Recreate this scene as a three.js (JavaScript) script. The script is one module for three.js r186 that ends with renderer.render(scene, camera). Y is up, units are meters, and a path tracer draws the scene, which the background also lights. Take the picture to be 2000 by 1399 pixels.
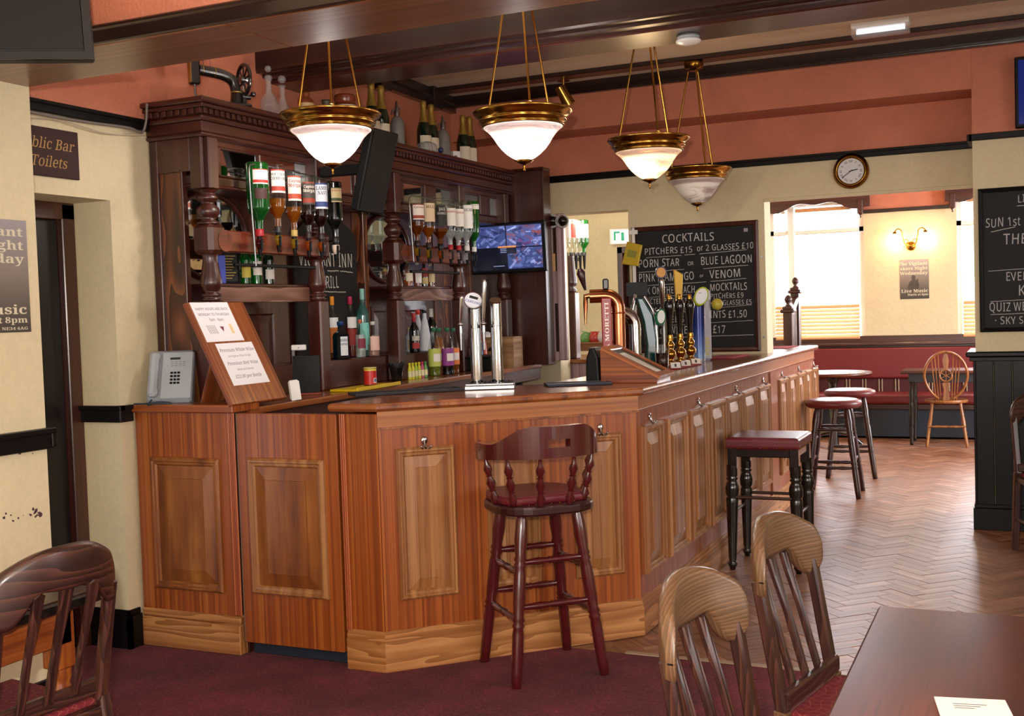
import * as THREE from 'three';
import { mergeGeometries } from 'three/addons/utils/BufferGeometryUtils.js';
import { RectAreaLightUniformsLib } from 'three/addons/lights/RectAreaLightUniformsLib.js';

// ---------- camera, light, exposure ----------
const V3 = THREE.Vector3, PI = Math.PI, R = (d) => d * PI / 180;
const scene = new THREE.Scene();
const F = 2214, EYE = 1.45;
const camera = new THREE.PerspectiveCamera(2 * Math.atan(699.5 / F) * 180 / PI, 2000 / 1399, 0.05, 80);
camera.position.set(0, EYE, 0);
camera.rotation.set(R(-2.35), R(24.45), R(-1.86), 'YXZ');
camera.updateMatrixWorld(true);
const renderer = new THREE.WebGLRenderer();
renderer.toneMapping = THREE.LinearToneMapping;
renderer.toneMappingExposure = 1.12;
renderer.shadowMap.enabled = true;
RectAreaLightUniformsLib.init();
scene.background = new THREE.Color(0.86, 0.93, 1.0);
scene.backgroundIntensity = 2.2;

function areaLight(name, w, h, pos, look, color, power) {
  const l = new THREE.RectAreaLight(color, power, w, h);
  l.name = name; l.position.set(...pos); l.lookAt(...look); scene.add(l); return l;
}
// daylight: front-room windows behind the camera and on the street side, back-room windows
areaLight('daylight_street_window', 1.5, 1.7, [3.42, 1.75, -0.4], [0, 1.5, -0.4], 0xf6f4f2, 4.4);
areaLight('daylight_street_window', 1.5, 1.7, [3.42, 1.75, -3.6], [0, 1.5, -3.6], 0xf6f4f2, 4.4);
areaLight('daylight_rear_window', 1.6, 1.7, [-1.2, 1.75, 2.92], [-1.2, 1.5, -3], 0xf6f4f2, 4.4);
areaLight('daylight_rear_window', 1.6, 1.7, [1.3, 1.75, 2.92], [1.3, 1.5, -3], 0xf6f4f2, 4.4);
areaLight('daylight_back_window', 0.98, 1.55, [-2.11, 1.79, -13.0], [-2.11, 1.5, -8], 0xf2f6ff, 24);
areaLight('daylight_back_window', 0.9, 1.55, [-0.18, 1.79, -13.0], [-0.18, 1.5, -8], 0xf2f6ff, 24);
areaLight('daylight_snug_window', 1.4, 1.55, [3.42, 1.8, -10.3], [0, 1.0, -10.3], 0xf2f6ff, 44);
// the photographer's flash, on the camera a little left of and above the lens
const flash = new THREE.PointLight(0xfff4e6, 21);
flash.name = 'camera_flash'; flash.position.set(-0.07, EYE + 0.13, -0.02); flash.shadow.radius = 1.0; flash.castShadow = true;
scene.add(flash);

// ---------- pixel -> place ----------
const ray = (px, py) => new V3((px - 1000) / F, -(py - 699.5) / F, -1).applyMatrix4(new THREE.Matrix4().extractRotation(camera.matrixWorld));
function onP(px, py, k, val) { const d = ray(px, py), o = camera.position; return o.clone().addScaledVector(d, (val - o[k]) / d[k]); }
const onX = (px, py, v) => onP(px, py, 'x', v), onY = (px, py, v) => onP(px, py, 'y', v), onZ = (px, py, v) => onP(px, py, 'z', v);

// ---------- random and noise ----------
let seed = 7;
const rnd = () => { seed = (seed + 0x6D2B79F5) | 0; let t = Math.imul(seed ^ (seed >>> 15), 1 | seed); t = (t + Math.imul(t ^ (t >>> 7), 61 | t)) ^ t; return ((t ^ (t >>> 14)) >>> 0) / 4294967296; };
const rr = (a, b) => a + (b - a) * rnd();
const hsh = (x, y, s) => { let h = Math.imul(x, 374761393) ^ Math.imul(y, 668265263) ^ Math.imul(s, 974634777); h = Math.imul(h ^ (h >>> 13), 1274126177); return ((h ^ (h >>> 16)) >>> 0) / 4294967296; };
const sm = (t) => t * t * (3 - 2 * t);
function vn(x, y, px, py, s) {   // tileable value noise
  const xi = Math.floor(x), yi = Math.floor(y), fx = sm(x - xi), fy = sm(y - yi), w = (a, n) => ((a % n) + n) % n;
  const a = hsh(w(xi, px), w(yi, py), s), b = hsh(w(xi + 1, px), w(yi, py), s), c = hsh(w(xi, px), w(yi + 1, py), s), d = hsh(w(xi + 1, px), w(yi + 1, py), s);
  return (a + (b - a) * fx) + ((c + (d - c) * fx) - (a + (b - a) * fx)) * fy;
}
const fbm = (x, y, px, py, s, o = 4) => { let v = 0, a = 0.5, n = 0; for (let i = 0; i < o; i++) { v += a * vn(x, y, px, py, s + i); n += a; x *= 2; y *= 2; px *= 2; py *= 2; a *= 0.5; } return v / n; };

// ---------- textures ----------
const clamp = (x, a = 0, b = 1) => Math.min(b, Math.max(a, x));
const hex = (h) => [(h >> 16) & 255, (h >> 8) & 255, h & 255];
const mixc = (a, b, t) => a.map((x, i) => x + (b[i] - x) * t);
function dataTex(w, h, fn, sizeU, sizeV, srgb = true) {
  const d = new Uint8Array(w * h * 4);
  for (let y = 0; y < h; y++) for (let x = 0; x < w; x++) {
    const c = fn(x / w, y / h), i = (y * w + x) * 4;
    if (typeof c === 'number') { d[i] = d[i + 1] = d[i + 2] = clamp(c) * 255; } else { d[i] = clamp(c[0], 0, 255); d[i + 1] = clamp(c[1], 0, 255); d[i + 2] = clamp(c[2], 0, 255); }
    d[i + 3] = 255;
  }
  const t = new THREE.DataTexture(d, w, h); t.wrapS = t.wrapT = THREE.RepeatWrapping; t.magFilter = THREE.LinearFilter; t.minFilter = THREE.LinearMipmapLinearFilter; t.generateMipmaps = true;
  if (srgb) t.colorSpace = THREE.SRGBColorSpace;
  t.repeat.set(1 / sizeU, 1 / sizeV); t.needsUpdate = true; return t;
}
// wood: u across the grain, v along it (metres)
function wood(o) {
  const { dark, mid, light, s = 1, across = 14, along = 2, rings = 0, stripe = 0, pore = 0.5, W = 512, H = 512, U = 0.5, VV = 1.2, knots = 0 } = o;
  const A = hex(dark), B = hex(mid), C = hex(light), kn = [];
  for (let i = 0; i < knots; i++) kn.push([hsh(i, 3, s), hsh(i, 9, s), 0.012 + 0.02 * hsh(i, 5, s)]);
  return dataTex(W, H, (u, v) => {
    let t = fbm(u * across, v * along, across, along, s, 4);
    if (rings) { const q = u * rings + fbm(u * 3, v * 2, 3, 2, s + 9, 3) * 5; const f = q - Math.floor(q); t = 0.35 * t + 0.65 * Math.pow(f, 1.6); }
    if (stripe) { const q = fbm(u * stripe, v * 1, stripe, 1, s + 21, 2); t = 0.45 * t + 0.55 * clamp((q - 0.5) * 1.9 + 0.5); }
    const p = vn(u * 190, v * 9, 190, 9, s + 40); t -= pore * 0.35 * clamp((p - 0.72) * 4);
    for (const [ku, kv, kr] of kn) { let du = Math.abs(u - ku); du = Math.min(du, 1 - du); let dv = Math.abs(v - kv) * VV / U; const r = Math.hypot(du * 1.0, dv * 0.7); t -= 1.1 * Math.exp(-(r * r) / (kr * kr)); }
    t = clamp(t * 1.25 - 0.12, 0, 1);
    return t < 0.5 ? mixc(A, B, t * 2) : mixc(B, C, t * 2 - 1);
  }, U, VV);
}
function canvasTex(w, h, draw) {
  const c = document.createElement('canvas'); c.width = w; c.height = h; const g = c.getContext('2d'); draw(g, w, h);
  const t = new THREE.CanvasTexture(c); t.colorSpace = THREE.SRGBColorSpace; t.magFilter = THREE.LinearFilter; return t;
}
const plasterBump = dataTex(512, 512, (u, v) => 0.6 * fbm(u * 24, v * 24, 24, 24, 5, 4) + 0.4 * fbm(u * 6, v * 6, 6, 6, 11, 3), 0.8, 0.8, false);
const paperBump = dataTex(512, 512, (u, v) => { const a = fbm(u * 40 + 2 * fbm(u * 8, v * 8, 8, 8, 3, 2), v * 40, 40, 40, 17, 3); return Math.abs(a - 0.5) * 2.4; }, 0.5, 0.5, false);
const grime = (base, amt, s, size = 1.6) => dataTex(512, 512, (u, v) => { const n = fbm(u * 5, v * 5, 5, 5, s, 5), m = vn(u * 160, v * 160, 160, 160, s + 3); return hex(base).map((c) => c * (1 + amt * (n - 0.5) + amt * 0.35 * (m - 0.5))); }, size, size);
const T = {
  sapele: wood({ dark: 0x71310f, mid: 0x904715, light: 0xab6226, s: 3, across: 14, along: 1, stripe: 54, U: 0.5, VV: 1.6 }),
  sapeleDark: wood({ dark: 0x5c250c, mid: 0x823f15, light: 0xa05a26, s: 13, across: 12, along: 1, stripe: 44, U: 0.5, VV: 1.6 }),
  panel: wood({ dark: 0x7c4c26, mid: 0x9d6a3c, light: 0xb98654, s: 5, across: 22, along: 1, rings: 0, pore: 1, U: 0.4, VV: 1.2 }),
  panelRed: wood({ dark: 0x5e3013, mid: 0x824919, light: 0xa46a30, s: 25, across: 7, along: 3, pore: 0.7, U: 0.4, VV: 1.0 }),
  pine: wood({ dark: 0x8a5526, mid: 0xac7441, light: 0xc08a54, s: 7, across: 14, along: 1, rings: 4, pore: 0.2, U: 0.2, VV: 1.3, knots: 3 }),
  top: wood({ dark: 0x5e2c12, mid: 0x8a4a20, light: 0xa96a38, s: 9, across: 16, along: 1, pore: 0.8, U: 0.4, VV: 2 }),
  mahog: wood({ dark: 0x240d08, mid: 0x3c1810, light: 0x54261a, s: 11, across: 12, along: 1, pore: 0.6, U: 0.4, VV: 1.5 }),
  burr: wood({ dark: 0x2a120a, mid: 0x5e2f19, light: 0x87502c, s: 31, across: 6, along: 2, rings: 5, pore: 0.4, U: 0.35, VV: 1.1 }),
  shelf: wood({ dark: 0x4e2c22, mid: 0x765043, light: 0x957266, s: 33, across: 16, along: 2, rings: 7, pore: 0.3, U: 0.4, VV: 1.2 }),
  ash: wood({ dark: 0x57402b, mid: 0x6b4f37, light: 0x826347, s: 15, across: 14, along: 1, rings: 30, pore: 0.6, U: 0.28, VV: 0.9 }),
  fascia: wood({ dark: 0x86491f, mid: 0xa5642f, light: 0xba7a42, s: 95, across: 14, along: 1, pore: 0.6, U: 0.3, VV: 1.6 }),
  chair: wood({ dark: 0x22110d, mid: 0x3b2019, light: 0x553228, s: 16, across: 12, along: 1, rings: 9, pore: 0.6, U: 0.25, VV: 0.9 }),
  table: wood({ dark: 0x2e0f08, mid: 0x552110, light: 0x8c4722, s: 18, across: 5, along: 2, pore: 0.5, U: 0.9, VV: 1.6 }),
  beam: wood({ dark: 0x54290f, mid: 0x74411c, light: 0x8c5629, s: 41, across: 18, along: 1, pore: 0.3, U: 0.35, VV: 2.2 }),
  block: wood({ dark: 0x63402c, mid: 0x94684c, light: 0xb0866a, s: 19, across: 10, along: 2, pore: 0.7, U: 0.4, VV: 0.8 }),
  oakChair: wood({ dark: 0x6a3a14, mid: 0x8e5622, light: 0xa8713a, s: 29, across: 12, along: 1, pore: 0.5, U: 0.3, VV: 0.9 }),
  crate: wood({ dark: 0x7a5638, mid: 0x9c7650, light: 0xb38f69, s: 51, across: 14, along: 1, rings: 0, pore: 0.3, U: 0.3, VV: 0.6 }),
  copperScuff: grime(0xb5714d, 0.25, 60, 0.3),
  cream: grime(0xd6c8a4, 0.09, 61, 2.2),
  red: grime(0xc87b5f, 0.16, 63, 1.1), carpet: dataTex(512, 512, (u, v) => { const n = vn(u * 256, v * 256, 256, 256, 71), m = fbm(u * 7, v * 7, 7, 7, 72, 4); return hex(0x6c2a34).map((c) => c * (0.62 + 0.55 * n + 0.42 * (m - 0.5))); }, 1.0, 1.0),
  black: grime(0x120e0e, 0.6, 64, 0.7), ceil: grime(0xe6d3c0, 0.1, 66, 2),
};
const carpetBump = dataTex(512, 512, (u, v) => vn(u * 256, v * 256, 256, 256, 71), 1.0, 1.0, false);
const smear = dataTex(256, 256, (u, v) => 0.5 + 0.5 * fbm(u * 8, v * 8, 8, 8, 81, 4), 0.9, 0.9, false);

// ---------- materials ----------
const std = (o) => new THREE.MeshStandardMaterial(o), phy = (o) => new THREE.MeshPhysicalMaterial(o);
const woodMat = (map, roughness = 0.42, coat = 0.25, extra = {}) => phy({ map, roughness, clearcoat: coat, clearcoatRoughness: 0.22, ...extra });
const M = {
  sapele: woodMat(T.sapele, 0.4, 0.4), sapeleDark: woodMat(T.sapeleDark, 0.4, 0.4), panel: woodMat(T.panel, 0.42, 0.4), panelRed: woodMat(T.panelRed, 0.42, 0.3), pine: woodMat(T.pine, 0.5, 0.25),
  top: woodMat(T.top, 0.3, 0.6, { clearcoatRoughness: 0.12 }), mahog: woodMat(T.mahog, 0.36, 0.5), burr: woodMat(T.burr, 0.36, 0.4), shelf: woodMat(T.shelf, 0.45, 0.2), ash: woodMat(T.ash, 0.36, 0.4), fascia: woodMat(T.fascia, 0.38, 0.35), chair: woodMat(T.chair, 0.36, 0.4),
  table: woodMat(T.table, 0.36, 0.2), beam: woodMat(T.beam, 0.38, 0.5), oakChair: woodMat(T.oakChair, 0.35, 0.5), crate: woodMat(T.crate, 0.7, 0), 
  block: [0xffffff, 0xf0e6dc, 0xe4d6ca, 0xf8ecdf, 0xdccabb].map((c) => woodMat(T.block, 0.46, 0.22, { color: c, clearcoatRoughness: 0.34 })),
  cream: std({ map: T.cream, roughness: 0.75, bumpMap: plasterBump, bumpScale: 0.003 }), creamSmooth: std({ map: T.cream, roughness: 0.7, bumpMap: plasterBump, bumpScale: 0.0012 }),
  red: std({ map: T.red, roughness: 0.7, bumpMap: paperBump, bumpScale: 0.0012 }), carpet: std({ map: T.carpet, roughness: 1, bumpMap: carpetBump, bumpScale: 0.004 }),
  black: phy({ map: T.black, roughness: 0.36, specularIntensity: 0.35 }), ceil: std({ map: T.ceil, roughness: 0.8 }), darkBeam: woodMat(wood({ dark: 0x150908, mid: 0x22100d, light: 0x32190f, s: 43, across: 14, along: 1, U: 0.5, VV: 2.4 }), 0.3, 0.6),
  maroon: phy({ color: 0x4a1113, roughness: 0.24, clearcoat: 0.8, clearcoatRoughness: 0.08 }), maroonDark: phy({ color: 0x2c0b0c, roughness: 0.34, clearcoat: 0.25, clearcoatRoughness: 0.15 }),
  vinyl: phy({ color: 0x641a24, roughness: 0.4, clearcoat: 0.1, clearcoatRoughness: 0.3, bumpMap: plasterBump, bumpScale: 0.0008 }), vinylRed: phy({ color: 0x701f24, roughness: 0.42, bumpMap: plasterBump, bumpScale: 0.001 }),
  blackLeg: phy({ map: grime(0x15110f, 0.6, 91, 0.3), roughness: 0.22, clearcoat: 0.6, clearcoatRoughness: 0.1 }),
  brass: std({ color: 0xb58a3c, metalness: 1, roughness: 0.2 }), brassDark: std({ color: 0x8a6224, metalness: 1, roughness: 0.22 }), chrome: std({ color: 0xb9babd, metalness: 1, roughness: 0.09 }), steel: std({ color: 0x8f9092, metalness: 1, roughness: 0.32 }),
  copper: std({ map: T.copperScuff, metalness: 1, roughness: 0.2 }), blackPlastic: phy({ color: 0x0c0c0d, roughness: 0.45, specularIntensity: 0.4 }), greyPlastic: std({ color: 0x8d939a, roughness: 0.5 }), greyLight: std({ color: 0xa8adb2, roughness: 0.5 }), white: std({ color: 0xe8e6e2, roughness: 0.6 }), whiteGloss: phy({ color: 0xeeeeee, roughness: 0.25 }), mirror: std({ color: 0xc9ccca, metalness: 1, roughness: 0.03 }),
  glass: phy({ color: 0xffffff, transmission: 1, roughness: 0.02, ior: 1.45 }), glassGreen: phy({ color: 0x34b850, transmission: 0.9, roughness: 0.05 }), glassBlue: phy({ color: 0x2f9fd0, transmission: 1, roughness: 0.03 }), glassTeal: phy({ color: 0x8fd6cf, transmission: 0.9, roughness: 0.05 }), cutGlass: phy({ color: 0xf2f5f8, transmission: 0.9, roughness: 0.05 }), bottleGlass: phy({ color: 0xf6faf8, transmission: 1, roughness: 0.03 }),
  bottleBlack: phy({ color: 0x0e0f0d, roughness: 0.12, clearcoat: 0.5 }), bottleGreen: phy({ color: 0x0c1f10, roughness: 0.1, clearcoat: 0.5 }), frost: phy({ color: 0xd9dde4, transmission: 0.3, roughness: 0.5 }),
  gold: std({ color: 0xb09246, metalness: 0.7, roughness: 0.4 }), purplePost: woodMat(wood({ dark: 0x7a5c60, mid: 0xa3868a, light: 0xb89da0, s: 57, across: 18, along: 1, U: 0.3, VV: 1.4 }), 0.35, 0.5),
};
const liq = (c) => phy({ color: c, transmission: 0.8, roughness: 0.04, ior: 1.36 });
const col = (c, roughness = 0.5, o = {}) => std({ color: c, roughness, ...o });
const colCache = {}; const C = (c, r = 0.5) => colCache[c + '_' + r] ??= col(c, r);

// ---------- geometry ----------
function tf(g, p = [0, 0, 0], r = null, s = null) {
  const m = new THREE.Matrix4(), q = new THREE.Quaternion(); if (r) q.setFromEuler(new THREE.Euler(r[0], r[1], r[2], r[3] || 'YXZ'));
  m.compose(new V3(...p), q, s ? new V3(...s) : new V3(1, 1, 1)); g.applyMatrix4(m); return g;
}
function chamferBox(w, h, d, b) {   // 44 triangles, flat
  const x = w / 2, y = h / 2, z = d / 2; b = Math.min(b, x * 0.9, y * 0.9, z * 0.9); const P = [];
  const tri = (a, c, e) => P.push(...a, ...c, ...e), out = (q) => { const n = new V3(...q[1]).sub(new V3(...q[0])).cross(new V3(...q[2]).sub(new V3(...q[0]))), m = new V3(); q.forEach((k) => m.add(new V3(...k))); if (n.dot(m) < 0) q.reverse(); for (let i = 2; i < q.length; i++) tri(q[0], q[i - 1], q[i]); };
  for (const s of [-1, 1]) { out([[s * x, -y + b, -z + b], [s * x, y - b, -z + b], [s * x, y - b, z - b], [s * x, -y + b, z - b]]); out([[-x + b, s * y, -z + b], [x - b, s * y, -z + b], [x - b, s * y, z - b], [-x + b, s * y, z - b]]); out([[-x + b, -y + b, s * z], [x - b, -y + b, s * z], [x - b, y - b, s * z], [-x + b, y - b, s * z]]); }
  for (const s of [-1, 1]) for (const t of [-1, 1]) {
    out([[s * x, t * (y - b), -z + b], [s * (x - b), t * y, -z + b], [s * (x - b), t * y, z - b], [s * x, t * (y - b), z - b]]);
    out([[s * x, -y + b, t * (z - b)], [s * (x - b), -y + b, t * z], [s * (x - b), y - b, t * z], [s * x, y - b, t * (z - b)]]);
    out([[-x + b, s * y, t * (z - b)], [-x + b, s * (y - b), t * z], [x - b, s * (y - b), t * z], [x - b, s * y, t * (z - b)]]);
    for (const k of [-1, 1]) out([[s * x, t * (y - b), k * (z - b)], [s * (x - b), t * y, k * (z - b)], [s * (x - b), t * (y - b), k * z]]);
  }
  const g = new THREE.BufferGeometry(); g.setAttribute('position', new THREE.Float32BufferAttribute(P, 3)); g.computeVertexNormals(); return g;
}
const bx = (w, h, d, p = [0, 0, 0], b = 0.003, r = null) => tf(b > 0 ? chamferBox(w, h, d, b) : new THREE.BoxGeometry(w, h, d), p, r);
const bx2 = (x0, x1, y0, y1, z0, z1, b = 0.003) => bx(Math.abs(x1 - x0), Math.abs(y1 - y0), Math.abs(z1 - z0), [(x0 + x1) / 2, (y0 + y1) / 2, (z0 + z1) / 2], b);
const lathe = (pts, seg = 24) => new THREE.LatheGeometry(pts.map(([r, y]) => new THREE.Vector2(Math.max(r, 0.0001), y)), seg);
const cyl = (r0, r1, h, p = [0, 0, 0], seg = 20, r = null) => tf(new THREE.CylinderGeometry(r1, r0, h, seg), [p[0], p[1], p[2]], r);
const sph = (r, p, s = null, seg = 16) => tf(new THREE.SphereGeometry(r, seg, Math.ceil(seg * 0.7)), p, null, s);
const v3 = (a) => (a.isVector3 ? a : new V3(...a));
const tube = (pts, r, seg = 20, rad = 8) => new THREE.TubeGeometry(pts.length === 2 ? new THREE.LineCurve3(v3(pts[0]), v3(pts[1])) : new THREE.CatmullRomCurve3(pts.map(v3)), pts.length === 2 ? 1 : seg, r, rad, false);
function alongY(g, a, b) {   // put a geometry that stands on y in [0, 1*len] between two points
  a = v3(a); b = v3(b); const d = b.clone().sub(a), q = new THREE.Quaternion().setFromUnitVectors(new V3(0, 1, 0), d.clone().normalize());
  g.applyMatrix4(new THREE.Matrix4().compose(a, q, new V3(1, d.length(), 1))); return g;
}
const turned = (pts, a, b, seg = 14) => alongY(lathe(pts, seg), a, b);   // pts: [radius, share of the length]
function ext(pts, depth, bevel = 0, seg = 2, holes = []) {
  const s = new THREE.Shape(pts.map(([x, y]) => new THREE.Vector2(x, y))); for (const h of holes) s.holes.push(new THREE.Path(h.map(([x, y]) => new THREE.Vector2(x, y))));
  return new THREE.ExtrudeGeometry(s, { depth: depth - 2 * bevel, bevelEnabled: bevel > 0, bevelSize: bevel, bevelThickness: bevel, bevelSegments: seg, bevelOffset: -bevel, curveSegments: 12 }).translate(0, 0, bevel);
}
function slab(plan, y0, y1, bevel = 0, seg = 2) {   // plan: [x, z] outline
  const g = ext(plan.map(([x, z]) => [x, -z]), y1 - y0, bevel, seg); g.rotateX(-PI / 2); g.translate(0, y0, 0); return g;
}
// rectangle rings: a moulding profile [inset, height] swept with mitres; faces +z
function rings(w, h, prof, cap = true, back = false) {
  const P = [], q = (a, b, c, d) => P.push(...a, ...b, ...c, ...a, ...c, ...d), cor = ([i, z]) => [[-w / 2 + i, -h / 2 + i, z], [w / 2 - i, -h / 2 + i, z], [w / 2 - i, h / 2 - i, z], [-w / 2 + i, h / 2 - i, z]];
  for (let k = 1; k < prof.length; k++) { const A = cor(prof[k - 1]), B = cor(prof[k]); for (let i = 0; i < 4; i++) q(A[i], A[(i + 1) % 4], B[(i + 1) % 4], B[i]); }
  if (cap) { const c = cor(prof[prof.length - 1]); q(c[0], c[1], c[2], c[3]); }
  if (back) { const c = cor(prof[0]); q(c[1], c[0], c[3], c[2]); }
  const g = new THREE.BufferGeometry(); g.setAttribute('position', new THREE.Float32BufferAttribute(P, 3)); g.computeVertexNormals(); return g;
}
function arcBand(t0, t1, ri, ro, yb, yt, n = 24, cx = 0, cz = 0) {   // bent plank about y; angles from +z towards +x
  const P = [], pt = (t, r, y) => [cx + Math.sin(t) * r, y, cz + Math.cos(t) * r], q = (a, b, c, d) => P.push(...a, ...b, ...c, ...a, ...c, ...d), f = (v, t) => (typeof v === 'function' ? v(t) : v);
  for (let i = 0; i < n; i++) {
    const a = t0 + (t1 - t0) * i / n, b = t0 + (t1 - t0) * (i + 1) / n;
    const A = [pt(a, ri, f(yb, a)), pt(a, ro, f(yb, a)), pt(a, ro, f(yt, a)), pt(a, ri, f(yt, a))], B = [pt(b, ri, f(yb, b)), pt(b, ro, f(yb, b)), pt(b, ro, f(yt, b)), pt(b, ri, f(yt, b))];
    for (let k = 0; k < 4; k++) q(A[k], B[k], B[(k + 1) % 4], A[(k + 1) % 4]);
    if (!i) q(A[0], A[1], A[2], A[3]); if (i === n - 1) q(B[3], B[2], B[1], B[0]);
  }
  const g = new THREE.BufferGeometry(); g.setAttribute('position', new THREE.Float32BufferAttribute(P, 3)); g.computeVertexNormals(); return g;
}
// uv in metres: v runs along the grain axis
function uvm(g, grain = 'y', jitter = 0) {
  if (g.index) g = g.toNonIndexed(); const p = g.attributes.position, n = p.count, uv = new Float32Array(n * 2), A = new V3(), B = new V3(), D = new V3(), ju = jitter ? rnd() * 3 : 0, jv = jitter ? rnd() * 3 : 0;
  const G = 'xyz'.indexOf(grain);
  for (let i = 0; i < n; i += 3) {
    A.fromBufferAttribute(p, i); B.fromBufferAttribute(p, i + 1).sub(A); D.fromBufferAttribute(p, i + 2).sub(A); B.cross(D);
    const a = [Math.abs(B.x), Math.abs(B.y), Math.abs(B.z)], k = a.indexOf(Math.max(...a)); let vAx = G, uAx = 3 - G - k; if (k === G) { vAx = (G + 1) % 3; uAx = (G + 2) % 3; }
    for (let j = i; j < i + 3; j++) { const c = [p.getX(j), p.getY(j), p.getZ(j)]; uv[2 * j] = c[uAx] + ju; uv[2 * j + 1] = c[vAx] + jv; }
  }
  g.setAttribute('uv', new THREE.BufferAttribute(uv, 2)); return g;
}
function uvYaw(g, grain, yaw) { g.rotateY(-yaw); g = uvm(g, grain, 1); g.rotateY(yaw); g.userData.keep = true; return g; }
const keepUV = (g) => { g.userData.keep = true; return g; };
function geo(list, grain = 'y', jitter = 1) {
  const l = (Array.isArray(list) ? list : [list]).map((g) => { if (g.userData.keep) return g.index ? g.toNonIndexed() : g; return uvm(g, grain, jitter); });
  for (const g of l) for (const k of Object.keys(g.attributes)) if (!['position', 'normal', 'uv'].includes(k)) g.deleteAttribute(k);
  return l.length > 1 ? mergeGeometries(l) : l[0];
}
// ---------- things and parts ----------
const used = {};
const numbered = (n) => { const k = used[n] = (used[n] ?? -1) + 1; return k ? n + '_' + String(k).padStart(3, '0') : n; };
function mesh(name, g, m, parent, grain = 'y', jitter = 1) {
  const o = new THREE.Mesh(g.isBufferGeometry && g.attributes.uv && g.userData.done ? g : geo(g, grain, jitter), m); o.name = name; o.castShadow = o.receiveShadow = true; parent.add(o); return o;
}
function tag(o, label, category, group) { o.userData.label = label; o.userData.category = category; if (group) o.userData.group = group; return o; }
function thing(name, label, category, pos = [0, 0, 0], turn = 0, group) { const o = new THREE.Group(); o.name = numbered(name); o.position.set(...(pos.isVector3 ? pos.toArray() : pos)); o.rotation.y = turn; scene.add(o); return tag(o, label, category, group); }
function solo(name, label, category, g, m, group, grain = 'y') { const o = mesh(numbered(name), g, m, scene, grain); return tag(o, label, category, group); }
function struct(name, g, m, grain = 'y') { const o = mesh(numbered(name), g, m, scene, grain, 0); o.userData.kind = 'structure'; return o; }
function copy(o, pos, turn, label, group) { const c = o.clone(); c.name = numbered(o.name.replace(/_\d{3}$/, '')); c.userData = { ...o.userData }; if (pos) c.position.set(...(pos.isVector3 ? pos.toArray() : pos)); if (turn != null) c.rotation.y = turn; if (label) c.userData.label = label; if (group) c.userData.group = group; scene.add(c); return c; }
const flat = (w, h, tex, rough = 0.8, o = {}) => { const g = new THREE.PlaneGeometry(w, h); g.userData.keep = true; return [g, std({ map: tex, roughness: rough, ...o })]; };
function print(name, w, h, tex, parent, pos, rot, rough = 0.8, o = {}) {   // thin printed sheet, 1 mm thick, print on the front
  const [g, m] = flat(w, h, tex, rough, o); tf(g, [0, 0, 0.0006]); const b = keepUV(new THREE.BoxGeometry(w, h, 0.001)); for (let i = 0; i < b.attributes.uv.count; i++) b.attributes.uv.setXY(i, 0.01, 0.01);
  const s = new THREE.Mesh(geo([b, g]), m); s.name = name; s.castShadow = s.receiveShadow = true; s.position.set(...(pos.isVector3 ? pos.toArray() : pos)); s.rotation.set(rot[0], rot[1], rot[2], 'YXZ'); parent.add(s); return s;
}
// ---------- the setting ----------
const XW = -3.66, XN = -3.19, ZN = -2.98, ZR = -3.838, ZU = -7.57, ZF = -7.92, ZFB = -8.12, CE = 3.05, ZB = -12.85, XE = 3.5, SOF = 2.724;
function wallPart(parent, name, b, m, grain = 'y') { return mesh(name, bx2(...b, 0), m, parent, grain, 0); }
function structGroup(name) { const g = new THREE.Group(); g.name = numbered(name); g.userData.kind = 'structure'; scene.add(g); return g; }
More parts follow.
